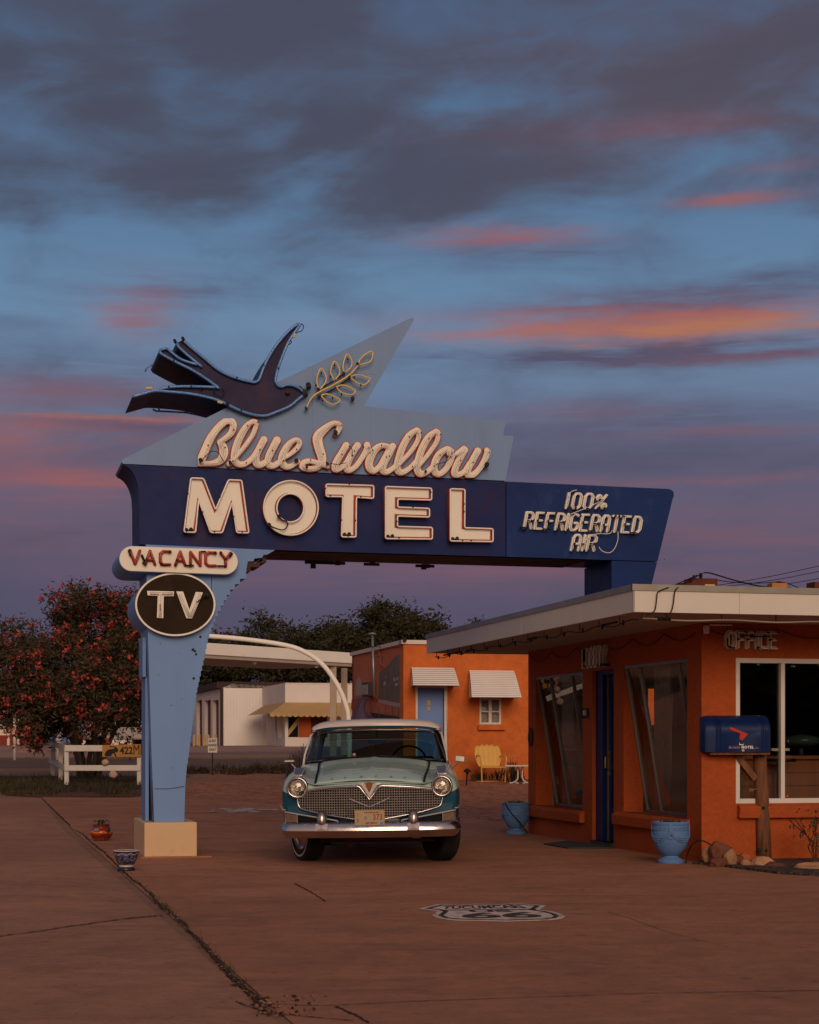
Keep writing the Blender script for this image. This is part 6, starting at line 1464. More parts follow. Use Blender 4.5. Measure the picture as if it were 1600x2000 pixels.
b = MB(); b.tube([Vector(at(x, y, Y)) for x, y, Y in catmull([(1340, 1688, 18.9), (1343, 1668, 18.9), (1352, 1650, 18.85), (1365, 1642, 18.8), (1382, 1646, 18.75), (1398, 1660, 18.6), (1405, 1672, 18.5)], 6)], .008, 6); tag(b.build('drip_hose', M_CORD, smooth=True), 'black hose arching from the corner urn to the rocks', 'hose')
# doormat
b = MB(); q = [gpx(1062, 1651), gpx(1110, 1645.5), gpx(1199, 1655), gpx(1197, 1659.5), gpx(1110, 1659.5)]
b.prism([(x, y) for x, y in q], GF((0, 0, 0), (1, 0, 0), (0, 1, 0)), .010, .026); tag(b.build('doormat', mat('mat_rubber', (.05, .055, .055), .95, bump=.6, bscale=90)), 'dark grey doormat lying in front of the blue office door', 'doormat')
# gravel bed with rocks and a young shrub
M_BED = ground_mat('bed_gravel', (0.052, 0.038, 0.034), (0.03, 0.02, 0.02), 0.6, 0.9, speck=(34.0, (0.16, 0.11, 0.09), (0.02, 0.015, 0.015)))
front = [gpx(1352, 1689), gpx(1400, 1693), gpx(1450, 1700), gpx(1520, 1709), gpx(1600, 1714), gpx(1700, 1717)]
far = [(CNR + DU * 4.2)[:2], (CNR + DU * .02)[:2]]
b = MB(); pl = [tuple(p) for p in front] + [tuple(p) for p in far]; b.prism(pl, G0, .004, .035); tag(b.build('planting_bed', M_BED), kind='structure')
M_ROCK = [mat('rock_tan', (0.33, 0.17, 0.09), 0.9, var=0.35, vscale=7, bump=0.6, bscale=18), mat('rock_brown', (0.15, 0.055, 0.035), 0.9, var=0.35, vscale=7, bump=0.6, bscale=18), mat('rock_pale', (0.44, 0.23, 0.13), 0.9, var=0.4, vscale=6, bump=0.7, bscale=16), mat('rock_red', (0.34, 0.09, 0.035), 0.9, var=0.3, vscale=7, bump=0.5, bscale=18)]
def rock(label, x, y, w, h, m, Y, seed, tilt=0):
    bm = bmesh.new(); bmesh.ops.create_icosphere(bm, subdivisions=4, radius=1); r = random.Random(seed); off = Vector((r.random() * 9, r.random() * 9, seed))
    pl = [Vector((r.gauss(0, 1), r.gauss(0, 1), r.gauss(0, 1))).normalized() for _ in range(9)]
    for v in bm.verts:
        d = v.co.normalized(); k = 1.0
        for p in pl: k = min(k, .80 / max(.3, d.dot(p)))
        v.co = d * (k + .10 * mnoise.noise(d * 2.2 + off) + .05 * mnoise.noise(d * 6 + off))
    s = Y / F; M = Matrix.Translation(Vector(((x - 800) * s, Y, H + (HY - y) * s))) @ Matrix.Rotation(R(tilt), 4, 'Y') @ Matrix.Diagonal((w * s / 1.55, w * s / 1.7, h * s / 1.55, 1))
    bm.transform(M); me = bpy.data.meshes.new('rock'); bm.to_mesh(me); bm.free()
    o = link(me, 'rock', M_ROCK[m]); me.polygons.foreach_set('use_smooth', [True] * len(me.polygons)); me.set_sharp_from_angle(angle=R(24)); tag(o, label, 'rock', 'rocks edging the gravel bed')
for i, a_ in enumerate([('tan upright rock hard against the office corner', 1386, 1673, 26, 34, 0, 18.75), ('large dark brown rock beside the office corner', 1408, 1671, 40, 46, 1, 18.6), ('low brown rock below the large dark one', 1402, 1687, 30, 20, 1, 18.4), ('curved pale tan rock standing on its edge', 1425, 1680, 22, 34, 0, 18.45),
                       ('small brown rock leaning in front of the red rock', 1440, 1683, 24, 24, 1, 18.5), ('reddish orange rock behind the small brown one', 1451, 1680, 28, 22, 3, 18.6), ('small pale rock right of the red rock', 1457, 1690, 20, 20, 0, 18.35), ('pale cracked rock at the foot of the mailbox post', 1490, 1689, 38, 28, 2, 18.35), ('flat brown rock right of the mailbox post', 1515, 1695, 40, 18, 1, 18.25), ('flat tan paving stone lying low in front of the post', 1503, 1706, 24, 9, 0, 17.75),
                       ('long low dark stone half sunk in the bed', 1552, 1702, 48, 18, 1, 18.1), ('big pale rough rock at the right edge of the photo', 1592, 1700, 66, 30, 2, 17.95)]): rock(*a_, seed=i + 1, tilt=(i * 37) % 30 - 15)
SH = thing('young_shrub', 'small dark leafy shrub against the orange front wall', 'shrub', (4.5, 18.7, .03)); b = MB(); r = random.Random(9)
M_SHRUB = mat('shrub_leaf', (0.05, 0.055, 0.03), 0.8, var=0.4, vscale=14)
for i in range(120):
    p = Vector((4.42 + r.gauss(0, .11), 18.72 + r.gauss(0, .1), .42 + r.gauss(0, .14))); d = Vector((r.gauss(0, 1), r.gauss(0, 1), r.gauss(0, .7))).normalized(); s = d.cross(Vector((0, 0, 1))).normalized() * .012
    L_ = r.uniform(.05, .11); b.add([p, p + d * L_ * .5 + s, p + d * L_, p + d * L_ * .5 - s], [(0, 1, 2, 3)])
b.build('foliage', M_SHRUB, SH); b = MB()
for i in range(7): b.tube([(4.45, 18.72, .03), (4.45 + r.gauss(0, .06), 18.72, .2), (4.42 + r.gauss(0, .13), 18.72 + r.gauss(0, .05), .5)], .006, 5)
b.build('stem', M_RUST, SH)
# ------------------------------------------------------------------ mailbox on its post
M_MBOX = mat('mailbox_blue', (0.005, 0.019, 0.090), 0.4, spec=.15, var=0.2, vscale=4, dirt=(0.05, 0.07, 0.14), dirt_amt=0.12, dscale=9)
M_POST = mat('weathered_post', (0.17, 0.07, 0.038), 0.85, var=0.7, vscale=9, bump=0.5, bscale=9, streak=True)
M_FLAG = mat('red_flag', (0.48, 0.03, 0.02), 0.5)
def mailbox():
    Y = 18.62; k = F / Y; FM = Fr((0, Y), (1, .10)); P_ = lambda x, y, c=0.0: FM.px(x, y, c)
    T = thing('mailbox', 'big dark blue mailbox with a red flag on a weathered wooden post', 'mailbox', (3.86, 18.8, .03))
    b = MB(); (a0, _), (a1, _) = P_(1474, 1600, -.16), P_(1504, 1600, -.16); top = P_(1490, 1470)[1]
    am = (a0 + a1) / 2
    path = [FM.pt(am + .045, .02, -.24), FM.pt(am + .03, .5, -.24), FM.pt(am + .005, 1.0, -.24), FM.pt(am - .005, top, -.24)]
    b.tube(path, [.088, .082, .078, .075], 14); b.build('post', M_POST, T, smooth=True)
    b = MB(); (c0, d0), (c1, d1) = P_(1438, 1473, -.2), P_(1476, 1522, -.2); dx = Vector((c1 - c0, d1 - d0)).normalized(); nn = Vector((-dx.y, dx.x)) * .034
    b.prism([(c0 - nn.x, d0 - nn.y), (c1 - nn.x, d1 - nn.y), (c1 + nn.x, d1 + nn.y), (c0 + nn.x, d0 + nn.y)], FM, -.28, -.18); b.build('brace', M_POST, T)
    (x0, zb), (x1, zt) = P_(1391, 1469), P_(1506, 1397); rr = (zt - zb) * .5; D = .42
    sec = [(0.0, zb)] + [(0.0, zb + rr * .8)] + [(-D / 2 + D / 2 * math.cos(t), zt - rr * .85 + rr * .85 * math.sin(t)) for t in np.linspace(0.05, math.pi - .05, 20)] + [(-D, zb + rr * .8), (-D, zb)]
    def loft(xs, scl):
        b = MB()
        for x, s in zip(xs, scl): b.v += [FM.pt(x, zb + (z - zb) * s[1] + s[2], -D / 2 + (c + D / 2) * s[0]) for c, z in sec]
        n = len(sec)
        for i in range(len(xs) - 1):
            for j in range(n): b.f.append((i * n + j, (i + 1) * n + j, (i + 1) * n + (j + 1) % n, i * n + (j + 1) % n)); b.m.append(0)
        b.f += [tuple(range(n)), tuple(range((len(xs) - 1) * n, len(xs) * n))[::-1]]; b.m += [0, 0]
        return b
    xs = [x0]; sc = [(1, 1, 0)]
    for q in (.05, .065, .085, .10): xs += [x0 + q - .006, x0 + q, x0 + q + .006]; sc += [(1, 1, 0), (1.02, 1.01, 0), (1, 1, 0)]
    for q in (.105, .085, .065): xs += [x1 - q - .006, x1 - q, x1 - q + .006]; sc += [(1, 1, 0), (1.02, 1.01, 0), (1, 1, 0)]
    xs += [x1 - .025, x1 - .006, x1]; sc += [(1, 1, 0), (.98, .985, 0), (.93, .95, .004)]
    loft(xs, sc).build('box', M_MBOX, T, auto=35)
    loft([x0 - .085, x0 - .078, x0 - .055, x0 - .004, x0 + .012], [(.90, .93, .005), (.96, .975, .002), (1.0, 1.0, 0), (1.012, 1.012, -.002), (1.02, 1.015, -.003)]).build('lid', M_MBOX, T, auto=35)
    b = MB(); b.fbox(FM, x0 - .01, x1 + .0, zb - .03, zb - .002, -D + .03, -.03); b.build('base_board', M_POST, T)
    b = MB(); b.tube([FM.pt(x0 - .045, zt - .02, -D / 2), FM.pt(x0 - .05, zt + .045, -D / 2)], .004, 5); b.build('latch', M_CORD, T)
    b = MB(); fl = [P_(1424, 1422.5), P_(1428, 1420.5), P_(1461, 1433.5), P_(1449.5, 1446.5), P_(1443.5, 1443.5), P_(1445.5, 1432.5), P_(1427, 1426)]
    b.prism(fl, FM, .004, .012); b.build('flag', M_FLAG, T)
    text('lettering', 'MOTEL', FM, *P_(1460.3, 1459.8), .040, .0035, .0055, M_CREAM, T, bold=.0015, space=1.15)
    text('lettering', 'Blue Swallow', FM, *P_(1434.5, 1459.8), .044, .0035, .0055, mat('pink_lettering', (.42, .24, .26), .6), T, shear=.35, sx=.56)
    text('lettering', '.com', FM, *P_(1477.5, 1461), .022, .0035, .0055, M_SIGNC, T, space=1.2)
    zz = lambda L: [P_(1443 + x / 16.0, 1449 + y / 16.0) for x, y in L]
    b = MB(); b.prism(zz([(5, 80), (22, 96), (40, 100), (100, 106), (165, 104), (135, 90), (168, 48), (110, 82), (80, 78), (40, 68), (32, 40), (18, 8), (24, 60), (20, 76)]), FM, .0035, .0055); b.build('bird_mark', M_CREAM, T)
    b = MB(); c_, z_ = P_(1482, 1540 if False else 1466); b.lathe([(0, -.004), (.016, -.004), (.016, 0), (0, 0)], FM.pt(*P_(1451.5, 1465.5), .004), 10, axis='y'); b.build('rivet', M_ALU, T)
    b = MB(); q = [P_(1478, 1541, -.15), P_(1470, 1542, -.15), P_(1464, 1541, -.15), P_(1465, 1545, -.15), P_(1471, 1544, -.15)]; b.tube([FM.pt(*p, -.14) for p in catmull(q, 5)], .003, 5); b.build('wire_twist', M_ALU, T)
    for x, y in ((1492, 1578), (1484, 1661), (1497, 1661)):
        b = MB(); a_, z_ = P_(x, y, -.155); b.lathe([(0, -.012), (.018, -.008), (.024, .02)], FM.pt(a_, z_, -.158), 10, axis='y'); b.build('knot', M_CORD, T)
mailbox()
# ------------------------------------------------------------------ the guest wing behind
BC = Vector((-0.144, 40.0, 0)); BF = Fr(BC, DU); BL = Fr(BC, -DV)
M_CAP = mat('white_coping', (0.64, 0.56, 0.52), 0.7, var=0.1, vscale=1.5, dirt=(0.42, 0.34, 0.32), dirt_amt=0.25, dscale=2.0)
M_SALMON = mat('orange_wing_stucco', (0.55, 0.134, 0.032), 0.9, var=0.10, vscale=0.8, bump=1.0, bscale=5, dirt=(0.40, 0.085, 0.022), dirt_amt=0.35, dscale=0.8, fine=0.35, fscale=5)
M_FADED = mat('faded_salmon_stucco', (0.50, 0.155, 0.082), 0.9, var=0.12, vscale=0.8, bump=0.4, bscale=9, dirt=(0.26, 0.08, 0.05), dirt_amt=0.25, dscale=1.2)
M_BDOOR = mat('soft_blue_door_paint', (0.15, 0.25, 0.54), 0.6, var=0.06)
M_AWN = mat('white_awning_slat', (0.86, 0.79, 0.73), 0.55, var=0.06)
M_GREYM = mat('mural_grey', (0.17, 0.14, 0.115), 0.9, var=0.25, vscale=3, dirt=(0.20, 0.16, 0.14), dirt_amt=0.35, dscale=3)
M_MAUVE = mat('mural_mauve', (0.20, 0.115, 0.15), 0.9, var=0.3, vscale=3)
M_ROADM = mat('mural_road', (0.25, 0.20, 0.24), 0.9, var=0.2)
M_PALEM = mat('mural_pale', (0.42, 0.31, 0.30), 0.9, var=0.12)
M_REDM = mat('mural_red', (0.40, 0.085, 0.03), 0.9, var=0.15)
def wing():
    T = thing('guest_wing', 'bright orange stucco motel wing with white awnings and painted side wall', 'building', (3, 42, .4))
    f = BF.px; z0 = .2; zt = f(800, 1258)[1]; zc = f(788, 1250)[1] + .0; LEN = 5.75; W = 14
    d0 = f(815.5, 1343); d1 = f(867.5, 1343); w0 = f(936.5, 1415); w1 = f(978.5, 1363)
    W2 = [f(1278, 1436), f(1308, 1369)]
    ops = [(d0[0], d1[0], z0, d0[1]), (w0[0], w1[0], w0[1], w1[1]), (W2[0][0], W2[1][0], W2[0][1], W2[1][1])]
    b = MB(); holes_wall(b, BF, 0, W, z0, zt, ops, .2); b.build('front_wall', M_SALMON, T)
    b = MB(); b.fbox(BL, -LEN, -.2, z0, zt, -.2, 0); b.build('side_wall', M_FADED, T)
    b = MB(); b.fbox(BF, -.05, W, zt, zc, -.25, .05); b.build('coping', M_CAP, T); b = MB(); b.fbox(BL, -LEN - .05, -.051, zt, zc, -.25, .05); b.build('coping', M_CAP, T)
    b = MB(); b.fbox(BF, .2, W, zt - .3, zt - .02, -LEN, -.25); b.build('roof', mat('roof_felt', (.1, .085, .08), .9), T)
    b = MB(); RTf = Fr(BC + DV * LEN, -DU); b.fbox(RTf, -W, 0, z0, zt, -.2, 0); b.build('rear_wall', M_FADED, T)
    D = sub('door', T)
    b = MB(); b.fbox(BF, d0[0], d1[0], z0, d0[1], -.14, -.09); b.build('leaf', M_BDOOR, D)
    b = MB(); b.fbox(BF, d0[0] - .05, d0[0], z0, d0[1] + .04, -.02, .03); b.fbox(BF, d1[0], d1[0] + .07, z0, d0[1] + .04, -.02, .03); b.fbox(BF, d0[0], d1[0], d0[1], d0[1] + .04, -.02, .03); b.build('frame', M_CAP, D)
    a, z = f(839, 1373); b = MB(); b.fbox(BF, a - .045, a + .05, z - .05, z + .06, -.09, -.07); b.fbox(BF, a - .03, a + .035, z - .18, z - .08, -.09, -.07); b.build('number_plaque', mat('brass_plaque', (.45, .32, .14), .5), D)
    a, z = f(863, 1462); b = MB(); b.lathe([(0, .0), (.03, -.02), (.03, -.05), (0, -.06)], BF.pt(a, z, -.07), 10, axis='y'); b.build('handle', M_ALU, D)
    # window
    def window(w0, w1, grid):
        Wn = sub('window', T); b = MB(); x0, x1, y0, y1 = w0[0], w1[0], w0[1], w1[1]; t = .045
        b.fbox(BF, x0, x0 + t, y0, y1, -.1, .015); b.fbox(BF, x1 - t, x1, y0, y1, -.1, .015); b.fbox(BF, x0 + t, x1 - t, y1 - t, y1, -.1, .015); b.fbox(BF, x0 + t, x1 - t, y0, y0 + t, -.1, .015); xm = (x0 + x1) / 2; b.fbox(BF, xm - .035, xm + .035, y0 + t, y1 - t, -.1, .01)
        if grid:
            for q in (.48,): b.fbox(BF, x0 + t, xm - .035, y0 + (y1 - y0) * q - .015, y0 + (y1 - y0) * q + .015, -.08, 0); b.fbox(BF, xm + .035, x1 - t, y0 + (y1 - y0) * q - .015, y0 + (y1 - y0) * q + .015, -.08, 0)
        b.build('frame', M_CAP, Wn); b = MB(); b.quad(*[BF.pt(p, q, -.06) for p, q in ((x0, y0), (x1, y0), (x1, y1), (x0, y1))]); b.build('pane', M_WGLASS, Wn)
        b = MB(); n = 18
        for k in range(n): b.fbox(BF, x0, x1, y0 + (y1 - y0) * k / n, y0 + (y1 - y0) * (k + .8) / n, -.13, -.12)
        b.build('blind', M_CURT, Wn)
    window(w0, w1, True); window(*W2, False)
    b = MB(); s0, s1 = f(932.5, 1426), f(986, 1416.5); b.fbox(BF, s0[0], s1[0], s0[1], s1[1], 0, .10); b.build('sill', M_SALMON, T, bevel=.01)
    s0, s1 = (W2[0][0] - .1, W2[0][1] - .12), (W2[1][0] + .1, W2[0][1] - .02); b = MB(); b.fbox(BF, s0[0], s1[0], s0[1], s1[1], 0, .1); b.build('sill', M_SALMON, T)
    # slatted awnings with solid cheeks
    def awning(xl, xr, yt, bl, br, yb, proj, n):
        A = sub('awning', T); (a0, zt_), (a1, _) = f(xl, yt, .03), f(xr, yt, .03); (c0, zb), (c1, _) = f(bl, yb, proj), f(br, yb, proj); b = MB()
        for k in range(n):
            t0, t1 = k / n, (k + 1) / n; L = lambda p, q, t: p + (q - p) * t; cc = lambda t: .03 + (proj - .03) * t ** .9
            za, zbb = L(zt_, zb, t0), L(zt_, zb, t0 + (t1 - t0) * .62); e = .020
            b.hexa([BF.pt(L(a0, c0, t1), zbb - .012, cc(t1) + e), BF.pt(L(a1, c1, t1), zbb - .012, cc(t1) + e), BF.pt(L(a1, c1, t1), zbb - .012, cc(t1)), BF.pt(L(a0, c0, t1), zbb - .012, cc(t1)),
                    BF.pt(L(a0, c0, t0), za - .0, cc(t0) + .002), BF.pt(L(a1, c1, t0), za, cc(t0) + .002), BF.pt(L(a1, c1, t0), za, cc(t0) - .012), BF.pt(L(a0, c0, t0), za, cc(t0) - .012)])
        b.build('slats', M_AWN, A); b = MB(); b.quad(BF.pt(a0, zt_, -.0), BF.pt(c0, zb, proj - .05), BF.pt(c1, zb, proj - .05), BF.pt(a1, zt_, .0)); b.build('gap_shade', mat('awning_shade', (.09, .07, .065), .8), A); b = MB(); b.add([BF.pt(a0, zt_, .02), BF.pt(a0, zb, .02), BF.pt(c0, zb, proj - .01)], [(0, 1, 2)]); b.add([BF.pt(a1, zt_, .02), BF.pt(a1, zb, .02), BF.pt(c1, zb, proj - .01)], [(0, 2, 1)]); b.build('cheek', M_AWN, A)  # dark sheet behind the slats: shade of the gaps put in as colour
    awning(803.5, 886.5, 1303.5, 807, 897.5, 1339, .75, 9); awning(916.5, 1003.5, 1309, 921.5, 1019, 1362, .85, 15)
    # things on the side wall
    g = lambda L, c=0.0: [BL.px(x, y, c) for x, y in L]; k_ = lambda L: [(680 + x / 10.525, 1230 + y / 10.525) for x, y in L]
    MU = sub('mural', T)
    def flat(name, L, m, c): b = MB(); b.prism(g(k_(L)), BL, c, c + .003); return b.build(name, m, MU)
    flat('painted_board', [(640, 900), (760, 790), (900, 640), (1020, 510), (1062, 500), (1062, 1495), (632, 1418)], M_GREYM, .004)
    flat('painted_strip', [(630, 1428), (1062, 1512), (1062, 1602), (632, 1505)], M_PALEM, .004)
    flat('painted_arch', [(150, 1358), (160, 1150), (185, 1020), (225, 968), (262, 1020), (275, 1060), (268, 1358)], M_PALEM, .004)
    flat('painted_hills', [(62, 1880), (120, 1560), (160, 1420), (300, 1380), (420, 1400), (360, 1500), (350, 1640), (430, 1750), (700, 1800), (1060, 1830), (1060, 1880)], M_MAUVE, .002)
    flat('painted_road', [(330, 1440), (420, 1390), (330, 1500), (310, 1600), (350, 1760), (400, 1880), (170, 1880), (200, 1680), (260, 1520)], M_ROADM, .006)
    for i, (x0, x1, y0, y1) in enumerate(((500, 620, 1400, 1470), (70, 165, 1430, 1640))): flat('painted_rock', [(x0, y1), (x0 + 10, y0), (x1, y0), (x1 - 10, y1)], M_REDM, .008)
    flat('painted_leaves', [(440, 1700), (600, 1720), (1060, 1790), (1060, 1830), (520, 1800)], mat('mural_dark', (.05, .04, .035), .9), .008)
    for x in (480, 640, 780, 920, 1045): flat('painted_plank_line', [(x - 5, 1560), (x + 5, 1560), (x + 5, 1790), (x - 5, 1780)], M_MAUVE, .010)
    r = random.Random(4)
    for i in range(14):
        x = r.uniform(680, 1000); y = r.uniform(930, 1250); flat('ghost_mark', [(x, y), (x + r.uniform(30, 70), y - 25), (x + r.uniform(30, 60), y + r.uniform(10, 70)), (x + 5, y + r.uniform(40, 80))], M_PALEM if i % 3 == 0 else mat('mural_light', (.17, .13, .125), .9), .008 + i * .0002)
    V = sub('flue_pipe', T); (a0, za), (a1, zb) = BL.px(727.5, 1239, .25), BL.px(731.3, 1362, .25); b = MB(); b.tube([BL.pt(a1, zb, .25), BL.pt((a0 + a1) / 2, (za + zb) / 2, .25), BL.pt(a0, za, .25)], .034, 12); b.build('pipe', M_ALU, V, smooth=True)
    b = MB(); b.lathe([(0, 0), (.10, 0), (.085, .035), (0, .05)], BL.pt(a0, za, .25), 16); b.build('cap', M_ALU, V)
    b = MB()
    for y in (1263, 1283): a, z = BL.px(729, y, .25); b.fbox(BL, a - .02, a + .02, z - .008, z + .008, 0, .29)
    b.build('bracket', M_RUST, V)
    U = sub('air_conditioner', T); (a0, z0_), (a1, z1_) = BL.px(721.5, 1361, .0), BL.px(733.5, 1332, .0); b = MB(); b.fbox(BL, a0, a1, z0_, z1_, 0, .20); b.build('case', mat('ac_grey', (.05, .042, .042), .6), U, bevel=.01)
    b = MB()
    for i in range(8): b.fbox(BL, a0 + .02, a1 - .02, z0_ + .05 + i * (z1_ - z0_ - .1) / 8, z0_ + .05 + (i + .5) * (z1_ - z0_ - .1) / 8, .20, .212)
    b.build('grille', M_CURT, U)
    b = MB(); c = catmull(g([(784, 1261.5), (760, 1265), (745, 1269), (742, 1272), (745, 1283), (746, 1296), (753, 1302)]), 4); b.tube([BL.pt(p, q, .03) for p, q in c], .012, 6); b.tube([BL.pt(p, q, .03) for p, q in g([(742, 1272), (715, 1275), (690, 1279)])], .014, 6); b.build('conduit', M_FADED, T)
    for x, y in ((791.5, 1249), (803, 1247)):
        pass
    b = MB(); a, z = f(791, 1248.5, .1); b.lathe([(0, -.05), (.05, -.05), (.05, .06), (0, .06)], BF.pt(a, z - .02, .08), 10, axis='y'); b.build('camera', M_BLACK, T)
wing()
# ---- metal lawn chair, side table, lamp, plants in front of the wing
M_YELL = mat('yellow_enamel', (0.70, 0.40, 0.10), 0.45, var=0.08)
def chair():
    Y = 39.2; k = F / Y; z0 = zg(Y); X0 = (959 - 800) / k
    t = thing('shell_chair', 'yellow metal shell-back lawn chair against the orange wing', 'chair', (X0, Y, z0), rot=(0, 0, R(12)))
    b = MB(); n = 7
    def back(s, tt):
        u = 2 * s - 1; w = .24 + .075 * math.sin(min(1, tt * 1.15) * math.pi * .72); z = .36 + .50 * tt - .05 * abs(u) ** 2.6 * tt
        return (u * w, .20 + .17 * tt - .05 * u * u + .014 * abs(math.sin(u * math.pi * 2.5)), z + .015 * math.cos(u * math.pi * 5) * tt)
    b.grid(back, 40, 10); b.build('backrest', M_YELL, t, local=True, smooth=True).modifiers.new('s', 'SOLIDIFY').thickness = .006
    b = MB(); b.grid(lambda s, q: ((2 * s - 1) * (.25 + .02 * q), -.24 + .46 * q, .385 - .05 * q + .03 * (1 - q) ** 3 * -1 + .006 * abs(math.sin((2 * s - 1) * 7))), 24, 10); b.build('seat', M_YELL, t, local=True, smooth=True).modifiers.new('s', 'SOLIDIFY').thickness = .006
    for sx in (-1, 1):
        b = MB(); p = catmull([(sx * .27, .26, .60), (sx * .30, .05, .615), (sx * .30, -.18, .60), (sx * .30, -.25, .54), (sx * .285, -.245, .3), (sx * .275, -.24, .03), (sx * .275, -.20, .012), (sx * .275, .10, .012), (sx * .275, .32, .012)], 6); b.tube(p, .017, 8); b.build('side_frame', M_YELL, t, local=True, smooth=True)
    b = MB(); b.tube([(-.275, .30, .012), (.275, .30, .012)], .016, 8); b.tube([(-.28, -.23, .345), (.28, -.23, .345)], .014, 8); b.build('cross_bar', M_YELL, t, local=True)
chair()
def table():
    Y = 38.6; k = F / Y; z0 = zg(Y)
    t = thing('side_table', 'small white metal side table right of the yellow chair', 'table', ((1016 - 800) / k, Y, z0)); zt = H - (1494.5 - HY) / k - z0
    b = MB(); b.box(-.36, .36, -.22, .22, zt - .035, zt); b.build('tabletop', M_CAP, t, local=True, bevel=.012)
    for sx in (-1, 1):
        b = MB(); b.tube(catmull([(sx * .06, 0, zt - .03), (sx * .05, 0, zt * .6), (sx * .06, 0, zt * .25), (sx * .15, 0, .03), (sx * .24, 0, .02)], 6), .018, 8); b.tube([(sx * .05, -.18, .02), (sx * .15, 0, .025), (sx * .05, .18, .02)], .015, 6); b.build('leg', M_CAP, t, local=True, smooth=True)
table()
Y = 38.0; p = at(911, 1526, Y); z0 = zg(Y)
t = thing('garden_lamp', 'short dark mushroom garden lamp beside the car and orange wall', 'lamp', (p.x, Y, z0)); b = MB(); b.tube([(0, 0, 0), (.02, 0, .28)], .018, 6); b.build('stake', M_CORD, t, local=True); b = MB(); b.lathe([(0, .38), (.05, .36), (.09, .31), (.085, .30), (.03, .29), (.03, .26), (0, .26)], (.02, 0, 0), 14); b.build('head', M_CORD, t, local=True, smooth=True)
M_BUSHP = mat('sage_leaf', (0.075, 0.055, 0.065), 0.9, var=0.4, vscale=9)
M_BUSHG = mat('scrub_leaf', (0.070, 0.052, 0.032), 0.9, var=0.45, vscale=9)
M_DRYL = mat('dry_scrub_leaf', (0.12, 0.06, 0.03), 0.9, var=0.4, vscale=9)
def tuft(name, label, cat, x, y, Y, w, h, n, m, group=None, up=.8, bl=.22):
    k = F / Y; X0 = (x - 800) / k; z0 = zg(Y); r = random.Random(int(x * 7 + y)); t = thing(name, label, cat, (X0, Y, z0), group); b = MB()
    for i in range(n):
        a = r.random() * 6.28; d = r.random() ** .5; hh = h * (1 - .6 * d * d) * r.uniform(.5, 1.1); px, py = X0 + w * d * math.cos(a) * .8, Y + w * d * math.sin(a) * .8
        blade(b, px, py, z0 + (hh * r.uniform(0, .75)), bl * r.uniform(.5, 1.2), a + r.gauss(0, .6), r.uniform(.02, .16) * (1.4 - up), .011)
    b.build('foliage', m, t)
    b = MB()
    for i in range(6): a = i * 1.05; b.tube([(X0, Y, z0), (X0 + w * .4 * math.cos(a), Y + w * .4 * math.sin(a), z0 + h * .6)], .008, 4)
    b.build('stem', M_RUST, t)
tuft('bush', 'loose grey-mauve bush growing behind the left wing of the parked car', 'bush', 592, 1510, 41.0, .52, .95, 900, M_BUSHP)
for i, (x, w, h, Y, lab) in enumerate([(372, .30, .28, 44.6, 'dark scrub tuft just right of the blue sign leg'), (397, .22, .22, 44.9, 'small scrub tuft left of the guest parking sign'), (432, .50, .42, 44.5, 'dark scrub tuft right of the guest parking sign foot'), (463, .40, .32, 43.8, 'wide low scrub tuft nearest the gravel left of the car'), (484, .26, .28, 44.6, 'small thin scrub tuft between two wider ones'),
                                  (503, .36, .46, 45.4, 'tallest scrub tuft left of the car'), (524, .40, .34, 45.0, 'scrub tuft in the middle of the row behind the gravel'), (545, .34, .40, 44.8, 'rounded scrub tuft left of the car mirror'), (566, .36, .36, 45.6, 'scrub tuft half behind the car mirror')]):
    tuft('scrub', lab, 'scrub', x, 1500, Y, w * .8, h, 230, M_BUSHG, 'scrub along the far edge of the gravel', .5, .12)
for x, y, Y, w, h, lab in ((1000, 1520, 39.5, .22, .75, 'wispy weed against the orange wall behind the white table'), (975, 1524, 39.7, .3, .35, 'low weed at the wall behind the yellow chair'), (935, 1524, 39.7, .25, .22, 'small weed at the wall left of the yellow chair'), (1012, 1520, 39.3, .2, .45, 'weed behind the right side of the white table')): tuft('weed', lab, 'weed', x, y, Y, w, h, 110, M_BUSHG, 'weeds along the orange wall', .9, .16)
# guest parking sign
Y = 43.6; k = F / Y; z0 = zg(Y); p = at(415, 1500, Y)
t = thing('parking_sign', 'small white guest parking sign on a thin dark post', 'sign', (p.x, Y, z0)); FP = Fr((p.x, Y), (1, .05)); b = MB(); b.fbox(FP, -.018, .018, z0, H - (1455 - HY) / k, -.02, 0); b.build('post', M_CORD, t)
(a0, b0), (a1, b1) = FP.px(406, 1470), FP.px(424.5, 1441.5); b = MB(); b.fbox(FP, a0, a1, b0, b1, .001, .006); b.build('board', M_CAP, t, bevel=.002)
for s, q in (('GUEST', .80), ('PARKING', .50), ('ONLY', .20)): text('sign_lettering', s, FP, (a0 + a1) / 2, b0 + (b1 - b0) * q, .082, .006, .009, M_CORD, t, sx=.62 if len(s) > 5 else .8, bold=.002)
